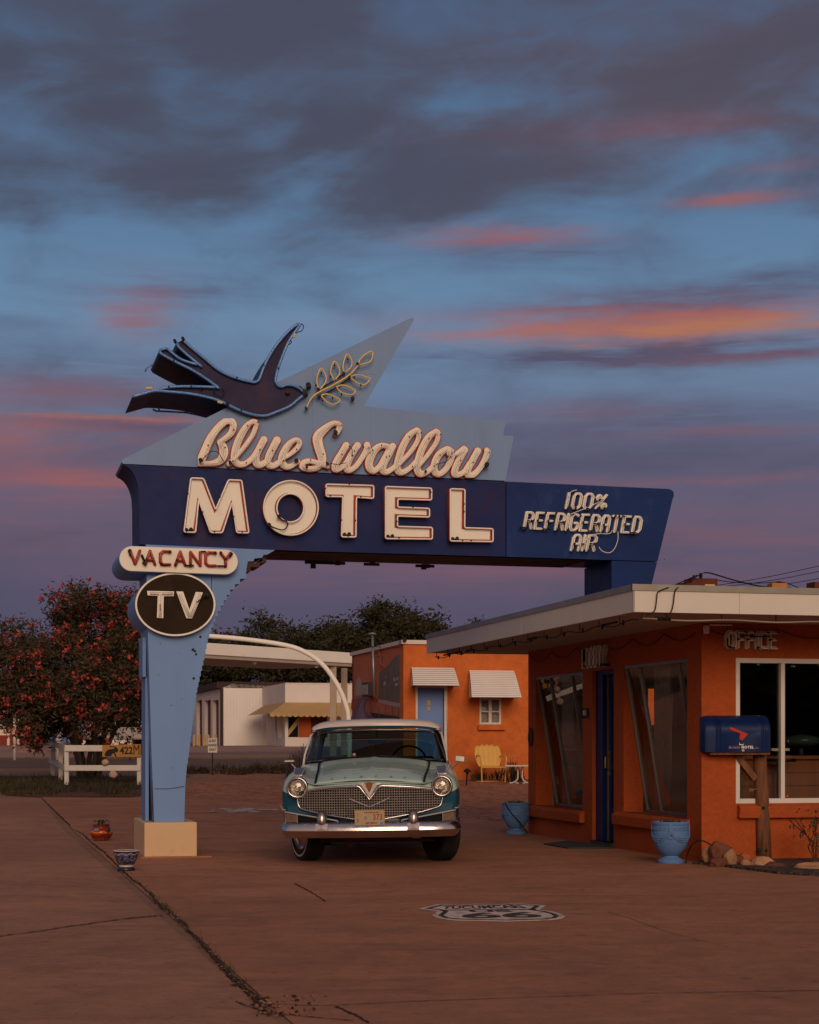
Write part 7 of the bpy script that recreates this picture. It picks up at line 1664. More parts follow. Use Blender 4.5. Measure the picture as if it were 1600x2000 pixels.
# ------------------------------------------------------------------ disused filling station: canopy and arched pipe
CA = Vector((-7.8, 62.0, 0)); CU = Vector((.586, .81, 0)).normalized(); FCN = Fr(CA, CU)
CT = thing('station_canopy', 'flat white filling station canopy on slim columns', 'canopy', (-5, 69, .8))
M_CANW = mat('canopy_white', (0.89, 0.82, 0.74), 0.6, var=0.06, vscale=1, dirt=(0.50, 0.36, 0.22), dirt_amt=0.12, dscale=1.2)
b = MB(); b.fbox(FCN, -1.0, 9.42, 4.57, 5.0, -4.2, 0); b.build('deck', M_CANW, CT, bevel=.01); b = MB(); b.fbox(FCN, -.95, 9.36, 4.44, 4.568, -4.1, -.06); b.build('soffit', M_SOFF, CT)
for x, Y in ((651, 69), (672.5, 71.5)):
    q = at(x, 1400, Y); b = MB(); b.box(q.x - .13, q.x + .13, Y - .13, Y + .13, zg(Y), 4.45); b.build('column', mat('column_buff', (.40, .30, .23), .7), CT, bevel=.01)
b = MB()
for x in (497, 618):
    a, z = FCN.px(x, 1290 + (x - 497) * .05, -.4); b.lathe([(0, 0), (.09, 0), (.07, -.10), (0, -.12)], FCN.pt(a, 4.44, -.4), 12)
b.build('downlight', M_CANW, CT)
Y = 57.5; pts = [(326, 1495), (326, 1330), (330, 1252), (345, 1240), (400, 1242), (480, 1249), (560, 1261), (600, 1276), (632, 1300), (658, 1336), (674, 1372), (681, 1408), (683, 1500)]
b = MB(); b.tube([at(x, y, Y) if y < 1490 else Vector((at(x, y, Y).x, Y, zg(Y))) for x, y in catmull(pts, 10)], .082, 14); tag(b.build('arched_pipe', M_CANW, smooth=True), 'thick white pipe arching over in front of the filling station canopy', 'pipe')
# ------------------------------------------------------------------ white workshop and storefront
M_RIB = mat('ribbed_white_steel', (0.74, 0.68, 0.65), 0.6, var=0.07, vscale=.6)
M_WBRICK = mat('painted_white_brick', (0.70, 0.62, 0.58), 0.8, var=0.08, vscale=.5, bump=.3, bscale=5)
M_MAROON = mat('maroon_door', (0.10, 0.022, 0.018), 0.7, var=.2)
M_YAWN = mat('yellow_awning', (0.45, 0.28, 0.12), 0.7, var=.1, vscale=1)
M_BRNTRIM = mat('brown_roof_trim', (0.045, 0.022, 0.018), 0.7)
GA = Vector(at(434, 1457, 113)); GA.z = 0; FGF = Fr(GA, DU); FGL = Fr(GA, -DV)
def garage():
    T = thing('workshop', 'long white ribbed-steel workshop with dark maroon roller doors', 'building', (-12, 118, 1.1)); zb = 1.05; zt = FGF.px(434, 1344)[1]
    Lb = 16.0; b = MB(); wd = 4.4; zr = FGF.px(455.5, 1334)[1]; ze = FGF.px(537, 1341)[1]
    a1 = FGF.px(455.5, 1334)[0]
    b.prism([(0, zb), (wd, zb), (wd, ze), (a1, zr), (0, zt)], FGF, -.3, 0); b.build('gable_wall', M_RIB, T)
    b = MB()
    for i in range(20): b.fbox(FGF, .1 + i * .215, .13 + i * .215, zb, zt - .05, .001, .04)
    b.build('ribs', M_RIB, T)
    ops = [];
    for x0, x1 in ((384, 394.5), (399.5, 411.5), (415.5, 427)): ops.append((FGL.px(x0, 1400)[0], FGL.px(x1, 1400)[0], zb, FGL.px(x1, 1366.5)[1]))
    b = MB(); holes_wall(b, FGL, -Lb, -.31, zb, zt, ops, .3); b.build('bay_wall', M_WBRICK, T)
    for a0, a1_, z0, z1 in ops:
        b = MB(); b.fbox(FGL, a0, a1_, z0, z1, -.28, -.25); b.build('roller_door', M_MAROON, T)
    b = MB(); b.fbox(FGF, -.12, .06, zb, zt, -.1, .12); b.build('downpipe', M_BRNTRIM, T)
    b = MB(); b.fbox(FGL, -Lb, 0, zt + .001, zt + .42, -4.5, .35); b.build('roof_edge', M_BRNTRIM, T); b = MB(); b.prism([(a1, zr + .001), (wd, ze + .001), (wd, ze + .1), (a1, zr + .12)], FGF, -4, .1); b.build('verge', M_BRNTRIM, T)
    for x in (379, 389, 399, 407, 421):
        q = at(x, 1455, 108); b = MB(); b.tube([(q.x, 108, zg(108)), (q.x, 108, zg(108) + .72)], .09, 8); tag(b.build('bollard', M_YAWN), {379: 'faded yellow bollard partly behind the blue sign leg', 389: 'second faded yellow bollard from the blue sign leg', 399: 'third faded yellow bollard from the blue sign leg', 407: 'fourth faded yellow bollard, left of the guest parking sign', 421: 'faded yellow bollard nearest the workshop corner'}[x], 'bollard', 'bollards before the workshop doors')
garage()
K0 = Vector(at(557, 1457, 105)); K0.z = 0; FKF = Fr(K0, DU); FKL = Fr(K0, -DV)
def store():
    T = thing('storefront', 'small white brick storefront with faded yellow awning round its corner', 'building', (-6, 108, 1.1)); zb = 1.05; zt = FKF.px(557, 1336)[1]; f = FKF.px; g = FKL.px
    L = 13.4; W = 4.6; zw0 = f(600, 1440)[1]; zw1 = f(600, 1394)[1]
    o1 = [(f(563, 1400)[0], f(583.5, 1400)[0], zw0, zw1), (f(607.5, 1400)[0], f(640, 1400)[0], zw0, zw1)]
    b = MB(); holes_wall(b, FKF, 0, W, zb, zt, o1, .3); b.build('front_wall', M_WBRICK, T)
    o2 = [(g(544, 1400)[0], g(554.5, 1400)[0], zw0, zw1), (g(537.5, 1400)[0], g(541.5, 1400)[0], zb, zw1), (g(513, 1400)[0], g(522, 1400)[0], zb, g(517, 1381)[1]), (g(496.5, 1400)[0], g(504.5, 1400)[0], zb, g(500, 1383)[1])]
    b = MB(); holes_wall(b, FKL, -L, -.3, zb, zt, o2, .3); b.build('side_wall', M_WBRICK, T)
    b = MB(); b.fbox(FKF, .02, W, zt + .001, zt + .08, -L, .02); b.build('coping', M_CAP, T)
    for i, o in enumerate(o1 + o2):
        fr = FKF if i < 2 else FKL; b = MB(); b.fbox(fr, o[0], o[1], o[2], o[3], -.29, -.26); b.build('window_board' if i != 3 else 'side_door', [M_DARK, M_MAROON, M_CURT, M_DARK, M_RIB, M_RIB][i], T)
    b = MB(); a0, a1 = f(583.6, 1400)[0], f(607.4, 1400)[0]; b.fbox(FKF, a0, a1, zw0, zw1, .001, .03); b.build('orange_board', mat('orange_board', (.36, .075, .02), .8), T)
    b = MB(); q = [f(564, 1439), f(583, 1415), f(583, 1402), f(564, 1427)]; b.prism(q, FKF, -.25, -.24); b.build('slanted_board', M_YAWN, T)
    A = sub('awning', T); pr = 1.5; za, zbw = f(557, 1372)[1], f(600, 1394.5)[1]; b = MB()
    P = FKF.pt; corner_top, corner_bot = P(0, za, .02), P(-pr * .8, zbw, pr)
    b.quad(P(0, za, .02), P(-pr * .8, zbw, pr), P(W + .2, zbw, pr), P(W + .2, za, .02)); e = FKL.pt(-7.6, za, .02); e2 = FKL.pt(-7.6, zbw, pr * .8); b.quad(P(0, za, .02), e, e2, P(-pr * .8, zbw, pr))
    for i in range(17):
        x0 = -pr * .8 + i * (W + .2 + pr * .8) / 17; x1 = x0 + (W + .2 + pr * .8) / 17; b.add([P(x0, zbw, pr), P(x0 + .02, zbw - .16, pr), P((x0 + x1) / 2, zbw - .22, pr), P(x1 - .02, zbw - .16, pr), P(x1, zbw, pr)], [(0, 1, 2, 3, 4)])
    b.build('canvas', M_YAWN, A)
store()
# ------------------------------------------------------------------ trees
M_LEAFD = mat('elm_leaf', (0.040, 0.036, 0.016), 0.85, var=0.5, vscale=1.2, fine=.3, fscale=5)
M_LEAFO = mat('oleander_leaf', (0.060, 0.046, 0.024), 0.8, var=0.5, vscale=2.0, fine=.3, fscale=8)
M_FLOW = mat('oleander_flower', (0.42, 0.062, 0.055), 0.7, var=0.6, vscale=6, fine=.3, fscale=11)
M_BARK = mat('dark_bark', (0.06, 0.04, 0.032), 0.95, var=.4, vscale=5, bump=.5, bscale=12)
M_DRYST = mat('dry_pod', (0.20, 0.10, 0.05), 0.9)
def leaf_mesh(name, pts, size, mt, parent, seed, droop=0.2, aspect=.38, kind=None):
    g = np.random.default_rng(seed); n = len(pts); d = g.normal(size=(n, 3)); d[:, 2] = d[:, 2] * .7 - droop; d /= np.linalg.norm(d, axis=1)[:, None]
    s = np.cross(d, g.normal(size=(n, 3))); s /= np.linalg.norm(s, axis=1)[:, None]; L = size * g.uniform(.6, 1.35, n)[:, None]; w = L * aspect * .5
    nn = np.cross(d, s); V = np.stack([pts, pts + d * L * .45 + s * w + nn * L * .08, pts + d * L, pts + d * L * .45 - s * w + nn * L * .08], 1).reshape(-1, 3)
    me = bpy.data.meshes.new(name); me.vertices.add(n * 4); me.vertices.foreach_set('co', V.ravel()); me.loops.add(n * 4); me.loops.foreach_set('vertex_index', np.arange(n * 4)); me.polygons.add(n); me.polygons.foreach_set('loop_start', np.arange(n) * 4); me.polygons.foreach_set('loop_total', np.full(n, 4)); me.update()
    o = link(me, name, mt, parent)
    if kind: o['kind'] = kind
    return o
def limb(b, p, d, L, r, depth, rg, tips, spread=.55, up=.15):
    n = 5; pts = [Vector(p)]; rs = [r]; q = Vector(p); dd = Vector(d).normalized()
    for i in range(n):
        dd = (dd + Vector((rg.gauss(0, .12), rg.gauss(0, .12), rg.gauss(0, .08) + up * .15))).normalized(); q = q + dd * L / n; pts.append(q.copy()); rs.append(r * (1 - .45 * (i + 1) / n))
    b.tube(pts, rs, 6 if depth > 1 else 4)
    if depth <= 1: tips += [pts[2], pts[3], pts[4], pts[5]]
    if depth == 0: return
    for i in range(3 if depth > 1 else 4):
        s = Vector((rg.gauss(0, 1), rg.gauss(0, 1), rg.gauss(0, .55) + up)).normalized(); st = pts[rg.choice((3, 4, 5))]
        limb(b, st, dd * (1 - spread) + s * spread, L * rg.uniform(.55, .8), r * .5, depth - 1, rg, tips, spread, up)
def elm(label, base, height, trunk_r, forks, seed, n_leaf, leaf, blob, clip=None):
    rg = random.Random(seed); t = thing('tree', label, 'tree', tuple(base)); b = MB(); tips = []; base = Vector(base); h0 = height * .28
    b.tube([base, base + Vector((.1, 0, h0 * .5)), base + Vector((0, .1, h0))], [trunk_r, trunk_r * .85, trunk_r * .75], 10)
    for i in range(forks):
        a = i * 6.283 / forks + rg.uniform(-.3, .3); limb(b, base + Vector((0, 0, h0 * rg.uniform(.75, 1))), (math.cos(a) * .9, math.sin(a) * .9, rg.uniform(.45, 1.1)), height * rg.uniform(.28, .36), trunk_r * .5, 3, rg, tips, .6, .22)
    T_ = np.array([tuple(p) for p in tips]); zmax = T_[:, 2].max(); T_[:, 2] = base.z + (T_[:, 2] - base.z) * (height / (zmax - base.z))
    for i, v in enumerate(b.v): b.v[i] = (v[0], v[1], base.z + (v[2] - base.z) * (height / (zmax - base.z)))
    b.build('trunk', M_BARK, t, smooth=True)
    g = np.random.default_rng(seed); idx = g.integers(0, len(T_), n_leaf); pts = T_[idx] + g.normal(size=(n_leaf, 3)) * np.array([blob, blob, blob * .62])
    leaf_mesh('crown', pts, leaf, M_LEAFD, t, seed)
    return t
elm('big dark spreading tree behind the orange guest wing', (-.3, 75, zg(75)), 6.7, .32, 8, 21, 30000, .22, .26)
elm('dark tree standing behind the white canopy, left of the big one', (-8.6, 128, zg(128)), 10.2, .3, 7, 5, 16000, .36, .50)
elm('dark tree behind the canopy above the brown workshop roof', (-14.5, 134, zg(134)), 9.0, .3, 7, 8, 14000, .36, .50)
elm('thin-topped tree at the right end of the tree row behind the wing', (3.6, 78, zg(78)), 6.2, .2, 6, 13, 12000, .22, .22)
elm('low dark tree showing between canopy and storefront', (-4.4, 132, zg(132)), 9.4, .25, 7, 17, 14000, .36, .50)
def oleander():
    rg = random.Random(31); base = Vector((-7.55, 40.2, zg(40.2))); t = thing('flowering_tree', 'broad dark oleander tree covered in red flowers beside the sign leg', 'tree', tuple(base)); b = MB(); tips = []
    for i in range(9):
        a = i * .7 + rg.uniform(-.3, .3); lean = rg.uniform(.25, .95); st = base + Vector((math.cos(a) * .22, math.sin(a) * .18, 0)); m1 = st + Vector((math.cos(a) * lean * .5, math.sin(a) * lean * .4, .95)); m2 = m1 + Vector((math.cos(a) * lean * .6, math.sin(a) * lean * .5, .8))
        b.tube([st, st.lerp(m1, .5) + Vector((rg.gauss(0, .05), 0, 0)), m1, m2], [.075, .06, .05, .035], 7)
        for k in range(3): limb(b, m1.lerp(m2, rg.random()), (math.cos(a + rg.gauss(0, .6)) * .8, math.sin(a + rg.gauss(0, .6)) * .8, rg.uniform(.3, 1.2)), rg.uniform(.8, 1.2), .03, 2, rg, tips, .6, .2)
    b.build('trunk', M_BARK, t, smooth=True)
    g = np.random.default_rng(31)
    # crown: many twig clumps spread through an uneven dome
    cl = []
    prof = [(-2.6, 3.0), (-2.3, 3.9), (-1.6, 4.35), (-.9, 4.75), (-.2, 5.15), (.25, 5.1), (.7, 5.28), (1.2, 5.15), (1.5, 4.6), (1.75, 3.6)]
    while len(cl) < 520:
        x = g.uniform(-2.7, 1.75); y = g.uniform(-1.9, 1.9); zt_ = float(np.interp(x, *zip(*prof))) * math.sqrt(max(0.02, 1 - (y / 2.3) ** 2)); zt_ += .35 * mnoise.noise(Vector((x * 1.4, y * 1.4, 3)))
        lo = 1.35 + .75 * (x < -1.45) - .1 * (-1.45 <= x < -.5) + .35 * (x > .8) + .3 * mnoise.noise(Vector((x * 2, y * 2, 9))); lo = max(lo, .95); z = g.uniform(0, 1) ** .75 * (zt_ - lo) + lo
        if z > zt_: continue
        if mnoise.noise(Vector((x * 1.1, y * 1.1, z * 1.1))) < -.16: continue
        if 1.1 < z < 2.0 and 0 < x < 1.4 and g.random() < .6: continue
        cl.append((base.x + x, base.y + y, base.z + z - .46))
    cl = np.array(cl); b = MB()
    for i in range(0, len(cl), 2): b.tube([cl[i] + g.normal(size=3) * np.array([.2, .2, .05]) - np.array([0, 0, .35]), cl[i]], .007, 4)
    b.build('twigs', M_BARK, t); n = 60000; pts = cl[g.integers(0, len(cl), n)] + g.normal(size=(n, 3)) * np.array([.16, .16, .14]); leaf_mesh('crown', pts, .13, M_LEAFO, t, 31, -.25, .28)
    # flower trusses: several petals each, on the outer clumps
    out = cl[g.integers(0, len(cl), 1650)] + g.normal(size=(1650, 3)) * .17; fp_ = []
    for c in out: fp_.append(c + g.normal(size=(int(g.integers(5, 18)), 3)) * g.uniform(.018, .048))
    fp_ = np.concatenate(fp_); o = leaf_mesh('blossom', fp_, .066, M_FLOW, t, 32, -.2, .9, 'stuff')
    b = MB()
    for i in range(46):
        c = cl[g.integers(0, len(cl))] + g.normal(size=3) * .1; b.tube([c, c + np.array([g.normal() * .05, g.normal() * .05, -.10]), c + np.array([g.normal() * .08, 0, -.26])], .006, 4)
    b.build('seed_pod', M_DRYST, t)
oleander()
# ------------------------------------------------------------------ verge, rail fence and its board
b = MB(); r = random.Random(77); zz_ = zg
for i in range(6800):
    Y = r.triangular(34.1, 42.5, 36.0); xl = edge_x(Y) - .9 + (.9 if Y < 34.4 else 0) + r.random() * .25; xr = -5.75 + (r.random() - .5) * .7
    x = r.uniform(xl, xr)
    if mnoise.noise(Vector((x * 1.1, Y * .8, 0))) < -.02 - (.12 if Y > 36 else 0) and r.random() < .93: continue
    blade(b, x, Y, zg(Y), r.uniform(.04, .15) * (1.25 if r.random() < .2 else 1), r.random() * 6.28, r.uniform(.01, .09), .010)
o = b.build('grass', [mat('verge_grass', (0.050, 0.042, 0.020), .9, var=.5, vscale=2.5, dirt=(.10, .06, .03), dirt_amt=.35, dscale=1.4)]); tag(o, kind='stuff')
sheet('verge', [(34.02, edge_x(34) + .0, -5.6), (34.5, edge_x(34.5) - .7, -5.4), (43, edge_x(43) - .95, -5.5)], ground_mat('verge_soil', (.10, .055, .035), (.06, .035, .02), .6, .8), .010, 8)
b = MB()
for i in range(260):
    Y = r.uniform(34.1, 37); x = r.uniform(-9, -5.8); z = zg(Y) + .02; s = r.uniform(.01, .03); b.quad((x - s, Y, z), (x + s, Y - s, z + .006), (x + s, Y + s, z + .012), (x - s * .4, Y + s, z + .004))
tag(b.build('fallen_petals', M_FLOW), kind='stuff')
M_FENCE = mat('fence_white_paint', (0.60, 0.54, 0.50), 0.7, var=.08, vscale=3, dirt=(.40, .33, .30), dirt_amt=.2, dscale=4)
YF = 38.0; FFn = Fr((at(130, 1500, YF).x, YF), (1, 0.03)); FS_ = Fr((at(130, 1500, YF).x, YF), (.282, -1))
RF = thing('rail_fence', 'low white two-rail timber fence round the flowering tree', 'fence', (at(130, 1500, YF).x, YF, zg(YF)))
f = FFn.px; zb = zg(YF) - .02
for x0, x1 in ((125.5, 134), (267.5, 275.5)):
    (a0, _), (a1, zt) = f(x0, 1500), f(x1, 1459); b = MB(); b.fbox(FFn, a0, a1, zb, zt, -.1, 0); b.build('post', M_FENCE, RF, bevel=.006)
for y0, y1 in ((1505.5, 1494.5), (1467.5, 1455.5)):
    (a0, z0), (a1, z1) = f(127, y0), f(275, y1); b = MB(); b.fbox(FFn, a0, a1, z0, z1, .0005, .04); b.build('rail', M_FENCE, RF, bevel=.004)
LS = [(-2.4, 'a'), (-5.1, 'b')]
for a, _ in LS:
    q = FS_.pt(a, 0); b = MB(); b.fbox(FS_, a - .05, a + .05, zg(q.y) - .02, zg(q.y) + .88, -.1, 0); b.build('post', M_FENCE, RF, bevel=.006)
for h0, h1 in ((.34, .47), (.78, .91)):
    p0, p1 = FS_.pt(-5.25, 0), FS_.pt(-.02, 0); z0, z1 = zg(p0.y), zg(p1.y); b = MB(); g_ = FS_.pt
    b.hexa([g_(-5.25, z0 + h0, .04), g_(-.02, z1 + h0 - .02, .04), g_(-.02, z1 + h0 - .02, .0005), g_(-5.25, z0 + h0, .0005), g_(-5.25, z0 + h1, .04), g_(-.02, z1 + h1 - .02, .04), g_(-.02, z1 + h1 - .02, .0005), g_(-5.25, z0 + h1, .0005)]); b.build('rail', M_FENCE, RF)
BD = thing('mile_board', 'yellow board with black rabbit silhouette and 422 on the white fence', 'sign', (at(237, 1466, YF).x, YF, zg(YF) + .5))
M_MUST = mat('mustard_board', (0.40, 0.19, 0.045), 0.7, var=.08)
z5 = lambda L: [f(x / 5.517, 1380 + y / 5.517, .05) for x, y in L]
b = MB(); q = z5([(1103, 545), (1103, 416), (1522, 405), (1522, 540)]); b.prism(q, FFn, .045, .065); b.build('board', M_MUST, BD, bevel=.004)
b = MB(); b.prism(z5(catmull([(1128, 520), (1140, 490), (1165, 468), (1205, 458), (1235, 452), (1225, 440), (1180, 436), (1185, 428), (1240, 432), (1262, 445), (1274, 462), (1272, 485), (1258, 494), (1240, 496), (1250, 515), (1257, 538), (1244, 540), (1230, 510), (1222, 505), (1200, 520), (1210, 532), (1185, 536), (1150, 540), (1135, 536)], 3)), FFn, .065, .069); b.build('rabbit_mark', M_BLACK, BD)
text('board_number', '422', FFn, *z5([(1363, 478)])[0], .225, .065, .069, M_BLACK, BD, bold=.006, sx=.85); text('board_letter', 'MI', FFn, *z5([(1484, 473)])[0], .33, .065, .069, M_BLACK, BD, sx=.62)
for x, y, s, lab in ((206.5, 1489, .075, 'pale shell stone on the fence rail under the yellow board'), (222, 1513, .09, 'pale round stone lying in the grass below the yellow board')):
    bm = bmesh.new(); bmesh.ops.create_icosphere(bm, subdivisions=3, radius=1)
    for v in bm.verts: v.co *= 1 + .2 * mnoise.noise(v.co * 1.7 + Vector((x, 0, 0)))
    q = at(x, y, YF - (.0 if y < 1500 else .3)); bm.transform(Matrix.Translation(q + Vector((0, -.06, 0))) @ Matrix.Diagonal((s, s * .6, s * .95, 1))); me = bpy.data.meshes.new('stone'); bm.to_mesh(me); bm.free(); tag(link(me, 'stone', mat('pale_stone', (.45, .29, .22), .9, var=.25, vscale=9), smooth=True), lab, 'stone')
# ------------------------------------------------------------------ far left: street posts, small tree, vehicles, shops
M_PALE = mat('pale_post_paint', (.60, .52, .48), .7, var=.1)
for x, w, top, lab in ((28.5, .045, 1380, 'thin pale street post at the left edge beyond the verge'), (36.0 - 0.5 + 80 - 1.0 + 0.0, .085, 1384, 'thick white street post left of the oleander')):
    Y = 60.0; q = at(x, 1400, Y); t = MB(); t.tube([(q.x, Y, zg(Y)), (q.x, Y, at(x, top, Y).z)], [w * 1.25, w], 12); tag(t.build('street_post', M_PALE, smooth=True), lab, 'post', 'posts along the pavement')
elm('small dark street tree in a mound left of the oleander', (at(58, 1400, 78).x, 78, zg(78)), 2.6, .13, 5, 44, 2400, .2, .16)
b = MB(); q = at(58, 1400, 78); b.lathe([(0, .22), (.35, .18), (.75, .06), (1.1, -.05)], (q.x, 78, zg(78)), 20); tag(b.build('planting_mound', M_DRIVE, smooth=True), kind='structure')
FX = Fr(at(0, 1450, 122), (1, .1))
def shop(name, label, x0, x1, ytop, wallm, bandm, panes, Y=122):
    T = thing(name, label, 'building', tuple(at((x0 + x1) / 2, 1450, Y))); FX = Fr((0, Y), (1, .02)); f = FX.px; z0 = zg(Y) - .05; (a0, zt), (a1, _) = f(x0, ytop), f(x1, ytop)
    ops = [(f(p[0], 1400)[0], f(p[1], 1400)[0], f(0, p[3])[1], f(0, p[2])[1]) for p in panes]
    b = MB(); holes_wall(b, FX, a0, a1, z0, zt, ops, .3); b.build('wall', wallm, T); b = MB(); b.fbox(FX, a0, a1, z0, zt - .1, -6, -.31); b.build('body', wallm, T)
    if bandm is not None: b = MB(); b.fbox(FX, a0, a1, z0, f(0, 1437)[1], .001, .12); b.build('plinth', bandm, T)
    for o in ops:
        b = MB(); b.fbox(FX, o[0], o[1], o[2], o[3], -.3, -.2); Wn = b.build('window', M_CURT, T); b = MB(); xm = (o[0] + o[1]) / 2; b.fbox(FX, xm - .05, xm + .05, o[2], o[3], -.199, -.15)
        for q in (.3, .6): b.fbox(FX, o[0], xm - .05, o[2] + (o[3] - o[2]) * q, o[2] + (o[3] - o[2]) * q + .07, -.199, -.16); b.fbox(FX, xm + .05, o[1], o[2] + (o[3] - o[2]) * q, o[2] + (o[3] - o[2]) * q + .07, -.199, -.16)
        b.build('glazing_bars', M_PALE, Wn)
    return T, FX
T, FX = shop('corner_shop', 'distant orange and white shop with a dark red plinth at the left edge', -40, 55, 1385, mat('shop_orange', (.46, .13, .05), .8), mat('shop_red', (.20, .035, .02), .8), [(-20, 12, 1396, 1436), (23, 33, 1392, 1438)])
f = FX.px; b = MB()
for x in (18, 37): b.fbox(FX, f(x - 2.5, 1)[0], f(x + 2.5, 1)[0], zg(122), f(0, 1386)[1], .125, .3)
b.build('pilaster', M_PALE, T); b = MB(); b.fbox(FX, f(-40, 1)[0], f(55, 1)[0], f(0, 1390)[1], f(0, 1380)[1], .31, .5); b.build('fascia', mat('shop_yellow', (.5, .28, .06), .7), T)
T, FX = shop('white_store', 'distant long white store seen through the oleander branches', 150, 300, 1388, M_WBRICK, None, [(232, 262, 1404, 1440)], 125)
f = FX.px; b = MB(); b.prism([f(x, y) for x, y in ((200, 1408), (219, 1407), (219, 1418), (214, 1428), (208, 1420), (200, 1416))], FX, .02, .06); b.build('green_mark', mat('green_sign_paint', (.01, .22, .07), .6), T)
b = MB(); b.prism([f(x, y) for x, y in ((165, 1418), (174, 1414), (176, 1432), (166, 1436))], FX, .02, .06); b.prism([f(x, y) for x, y in ((180, 1404), (192, 1406), (188, 1437), (181, 1437))], FX, .02, .06); b.build('blue_mark', mat('blue_sign_paint', (.015, .11, .34), .6), T)
def suv():
    Y = 96.0; q = at(235, 1450, Y); t = thing('parked_wagon', 'silver grey estate car parked in the distance behind the oleander', 'car', (q.x, Y, zg(Y)), rot=(0, 0, R(28)))
    m = mat('silver_car', (.40, .35, .33), .35, .3); b = MB(); sec = [(-2.2, .45), (-2.25, .75), (-2.1, 1.0), (-1.5, 1.08), (-.95, 1.15), (-.3, 1.62), (.6, 1.68), (1.7, 1.62), (2.15, 1.15), (2.25, .8), (2.2, .45)]
    class SF:
        @staticmethod
        def pt(a, z, c): return Vector((-a, c, z))
    b.prism(sec, SF, -.85, .85); b.build('body', m, t, local=True, bevel=.09)
    b = MB(); b.prism([(-.80, 1.17), (-.28, 1.56), (.55, 1.61), (.55, 1.15)], SF, -.862, .862); b.prism([(.65, 1.15), (.65, 1.61), (1.6, 1.56), (1.95, 1.17)], SF, -.862, .862); b.build('side_window', M_DARK, t, local=True)
    b = MB(); b.quad((.93, -.75, 1.18), (.93, .75, 1.18), (.34, .66, 1.60), (.34, -.66, 1.60)); b.build('windscreen', M_DARK, t, local=True)
    for x in (-1.4, 1.4):
        for y in (-.8, .8): b = MB(); b.lathe([(0, -.1), (.2, -.1), (.34, -.09), (.34, .09), (.2, .1), (0, .1)], (x, y, .34), 20, axis='y'); b.build('wheel', M_TYRE, t, local=True)
    for y in (-.62, .62): b = MB(); b.box(2.2, 2.27, y - .16, y + .16, .78, .95); b.build('headlight', M_CAP, t, local=True, bevel=.02)
suv()
# ------------------------------------------------------------------ pots on the drive
def painted_pot(base_c, bands):
    m = bpy.data.materials.new('pot_glaze'); m.use_nodes = True; nt = m.node_tree; bs = nt.nodes['Principled BSDF']; v = nt.nodes.new('ShaderNodeTexCoord').outputs['Object']; x, y, z = sep(nt, v)
    ang = x.atan2(y); c = base_c
    for kind, z0, z1, col, fq in bands:
        mk = z.gt(z0) * z.lt(z1)
        if kind == 'wave': mk = mk * ((ang * fq)._op('SINE') * .35 * (z1 - z0) + (z - (z0 + z1) / 2)).abs().lt((z1 - z0) * .22)
        if kind == 'dots': mk = mk * (((ang * fq)._op('SINE')).gt(.45))
        if kind == 'vine':
            n = noise(nt, comb(nt, ang * 1.6, z * 16.0, 0.0), 2.2, 2.0, .5, 1.2); mk = mk * ((n - .5).abs().lt(.035))
        c = mixc(nt, mk, c, col)
    nt.links.new(c, bs.inputs['Base Color']); bs.inputs['Roughness'].default_value = .22; bs.inputs['Specular IOR Level'].default_value = .4
    return m
q = gpx(246.5, 1702); s = 1 / (F / q[1])
t = thing('talavera_bowl', 'dark blue and white painted footed pot standing empty by the pavement joint', 'pot', (q[0], q[1], .008))
b = MB(); b.lathe([(0, 0), (.090, 0), (.093, .012), (.088, .030), (.074, .042), (.074, .060), (.090, .075), (.112, .115), (.124, .160), (.136, .195), (.139, .205), (.139, .213), (.131, .211), (.118, .165), (.10, .11), (.05, .07), (0, .065)], (0, 0, 0), 48); b.build('bowl', painted_pot((.012, .014, .045), [('band', .042, .064, (.50, .42, .38), 0), ('vine', .07, .19, (.22, .20, .30), 0), ('wave', .165, .19, (.32, .29, .36), 9), ('band', .205, .30, (.52, .43, .39), 0)]), t, local=True, smooth=True)
q = gpx(198, 1643)
t = thing('painted_pot', 'round red and orange painted pot with a small green plant', 'pot', (q[0], q[1], .008))
t.scale = (1.15, 1.15, .90); b = MB(); b.lathe([(0, 0), (.082, 0), (.088, .015), (.118, .06), (.136, .11), (.138, .135), (.124, .165), (.098, .190), (.090, .200), (.098, .220), (.106, .240), (.098, .240), (.082, .205), (.08, .18)], (0, 0, 0), 44); b.build('bowl', painted_pot((.26, .022, .010), [('dots', .0, .042, (.10, .09, .08), 12), ('wave', .045, .075, (.05, .02, .02), 8), ('band', .105, .135, (.50, .07, .012), 0), ('dots', .085, .105, (.02, .02, .06), 3), ('wave', .12, .15, (.55, .22, .02), 6), ('dots', .155, .19, (.17, .22, .26), 4), ('band', .225, .25, (.12, .015, .01), 0)]), t, local=True, smooth=True)
b = MB(); b.lathe([(0, .205), (.085, .205)], (0, 0, 0), 16); b.build('soil', M_SOIL, t, local=True)
b = MB(); r = random.Random(6)
for i in range(90):
    a = r.random() * 6.28; d = r.random() * .09; c = Vector((d * math.cos(a), d * math.sin(a), .225 + r.random() * .075)); e = Vector((math.cos(a) + r.gauss(0, .5), math.sin(a) + r.gauss(0, .5), r.uniform(-.2, .9))).normalized() * r.uniform(.03, .06); s_ = e.cross(Vector((0, 0, 1))).normalized() * .015
    b.add([c, c + e * .5 + s_, c + e, c + e * .5 - s_], [(0, 1, 2, 3)])
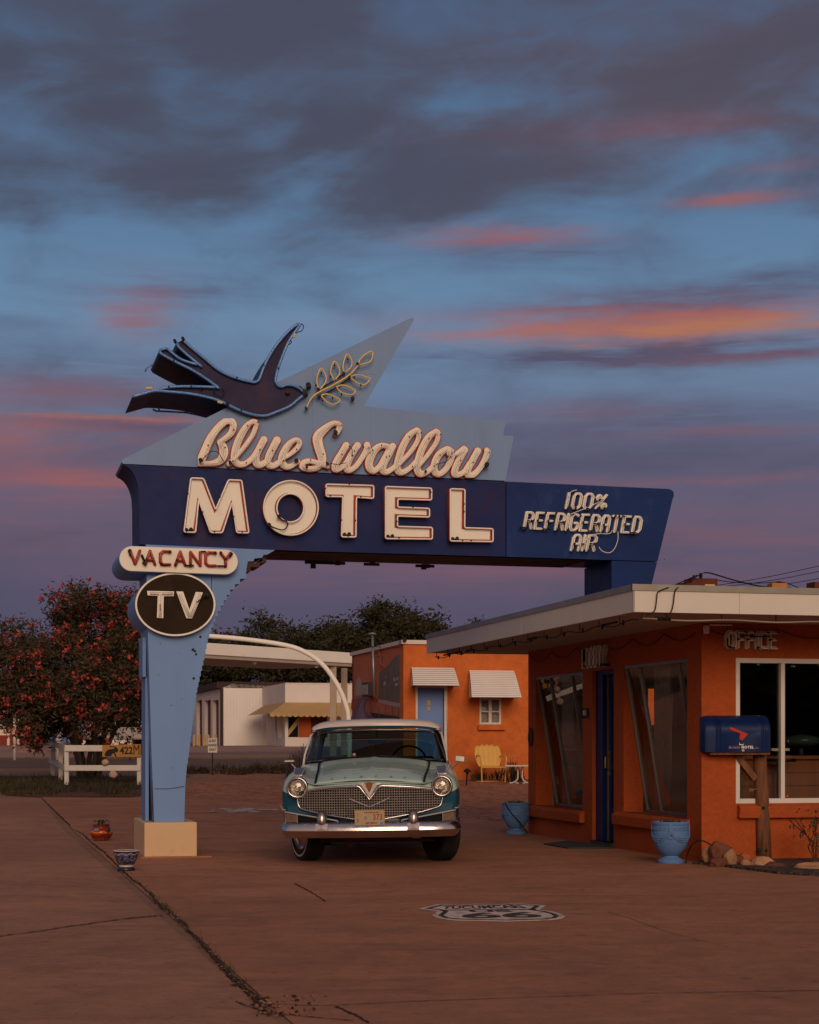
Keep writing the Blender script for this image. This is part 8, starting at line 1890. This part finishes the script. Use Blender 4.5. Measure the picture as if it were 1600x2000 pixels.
for i in range(26):
    a = -.3 + r.gauss(0, .25); c = Vector((.095 * math.cos(a) + .0, .095 * math.sin(a) - .05, .22 - r.random() * .09)); e = Vector((r.uniform(.2, 1), r.gauss(-.3, .4), r.uniform(-.5, .1))).normalized() * .04; s_ = e.cross(Vector((0, 0, 1))).normalized() * .012; b.add([c, c + e * .5 + s_, c + e, c + e * .5 - s_], [(0, 1, 2, 3)])
b.build('foliage', mat('succulent_green', (.035, .075, .03), .6, var=.4, vscale=30), t, local=True)
# ------------------------------------------------------------------ overhead wires
PW = thing('utility_pole', 'tall dark timber utility pole off to the right carrying thin wires', 'utility pole', (17.5, 62, zg(62)))
b = MB(); b.tube([(17.5, 62, zg(62)), (17.5, 62, 9.5)], [.16, .11], 10); b.build('pole', M_BARK, PW); b = MB(); b.box(16.6, 18.4, 61.93, 62.05, 8.95, 9.1); b.build('crossarm', M_BARK, PW)
for (x0, y0, x1, y1, lab) in ((1360, 1149, 1600, 1105.5, 'topmost thin overhead wire rising to the right above the office roof'), (1400, 1147, 1600, 1116, 'middle thin overhead wire above the office roof'), (1440, 1149, 1600, 1130, 'lowest thin overhead wire above the office roof')):
    A_, B_ = at(x0, y0, 60), at(x1, y1, 60); d = (B_ - A_); b = MB(); b.tube([A_ - d * 1.6 + Vector((0, 0, .25))] + [A_ + d * t_ - Vector((0, 0, .06 * math.sin(math.pi * t_))) for t_ in np.linspace(0, 1, 8)] + [Vector((17.5, 62, 9.05 - .03 * len(lab) % .1))], .012, 5); tag(b.build('overhead_wire', M_CORD), lab, 'wire', 'overhead wires')

# ------------------------------------------------------------------ across the street, behind the viewer: the trees the panes mirror
g = np.random.default_rng(91); cl = []
for i in range(46):
    cx = -70 + i * 3.1 + g.normal() * 1.2; hh = g.uniform(4.5, 8.5)
    for k in range(24): cl.append((cx + g.normal() * 1.6, -44 + g.normal() * 2.0, max(.3, hh * g.uniform(0, 1.0))))
cl = np.array(cl); n = 30000; pts = cl[g.integers(0, len(cl), n)] + g.normal(size=(n, 3)) * .8
o = leaf_mesh('treeline', pts, 1.15, M_LEAFD, None, 92, 0, .6, 'stuff')
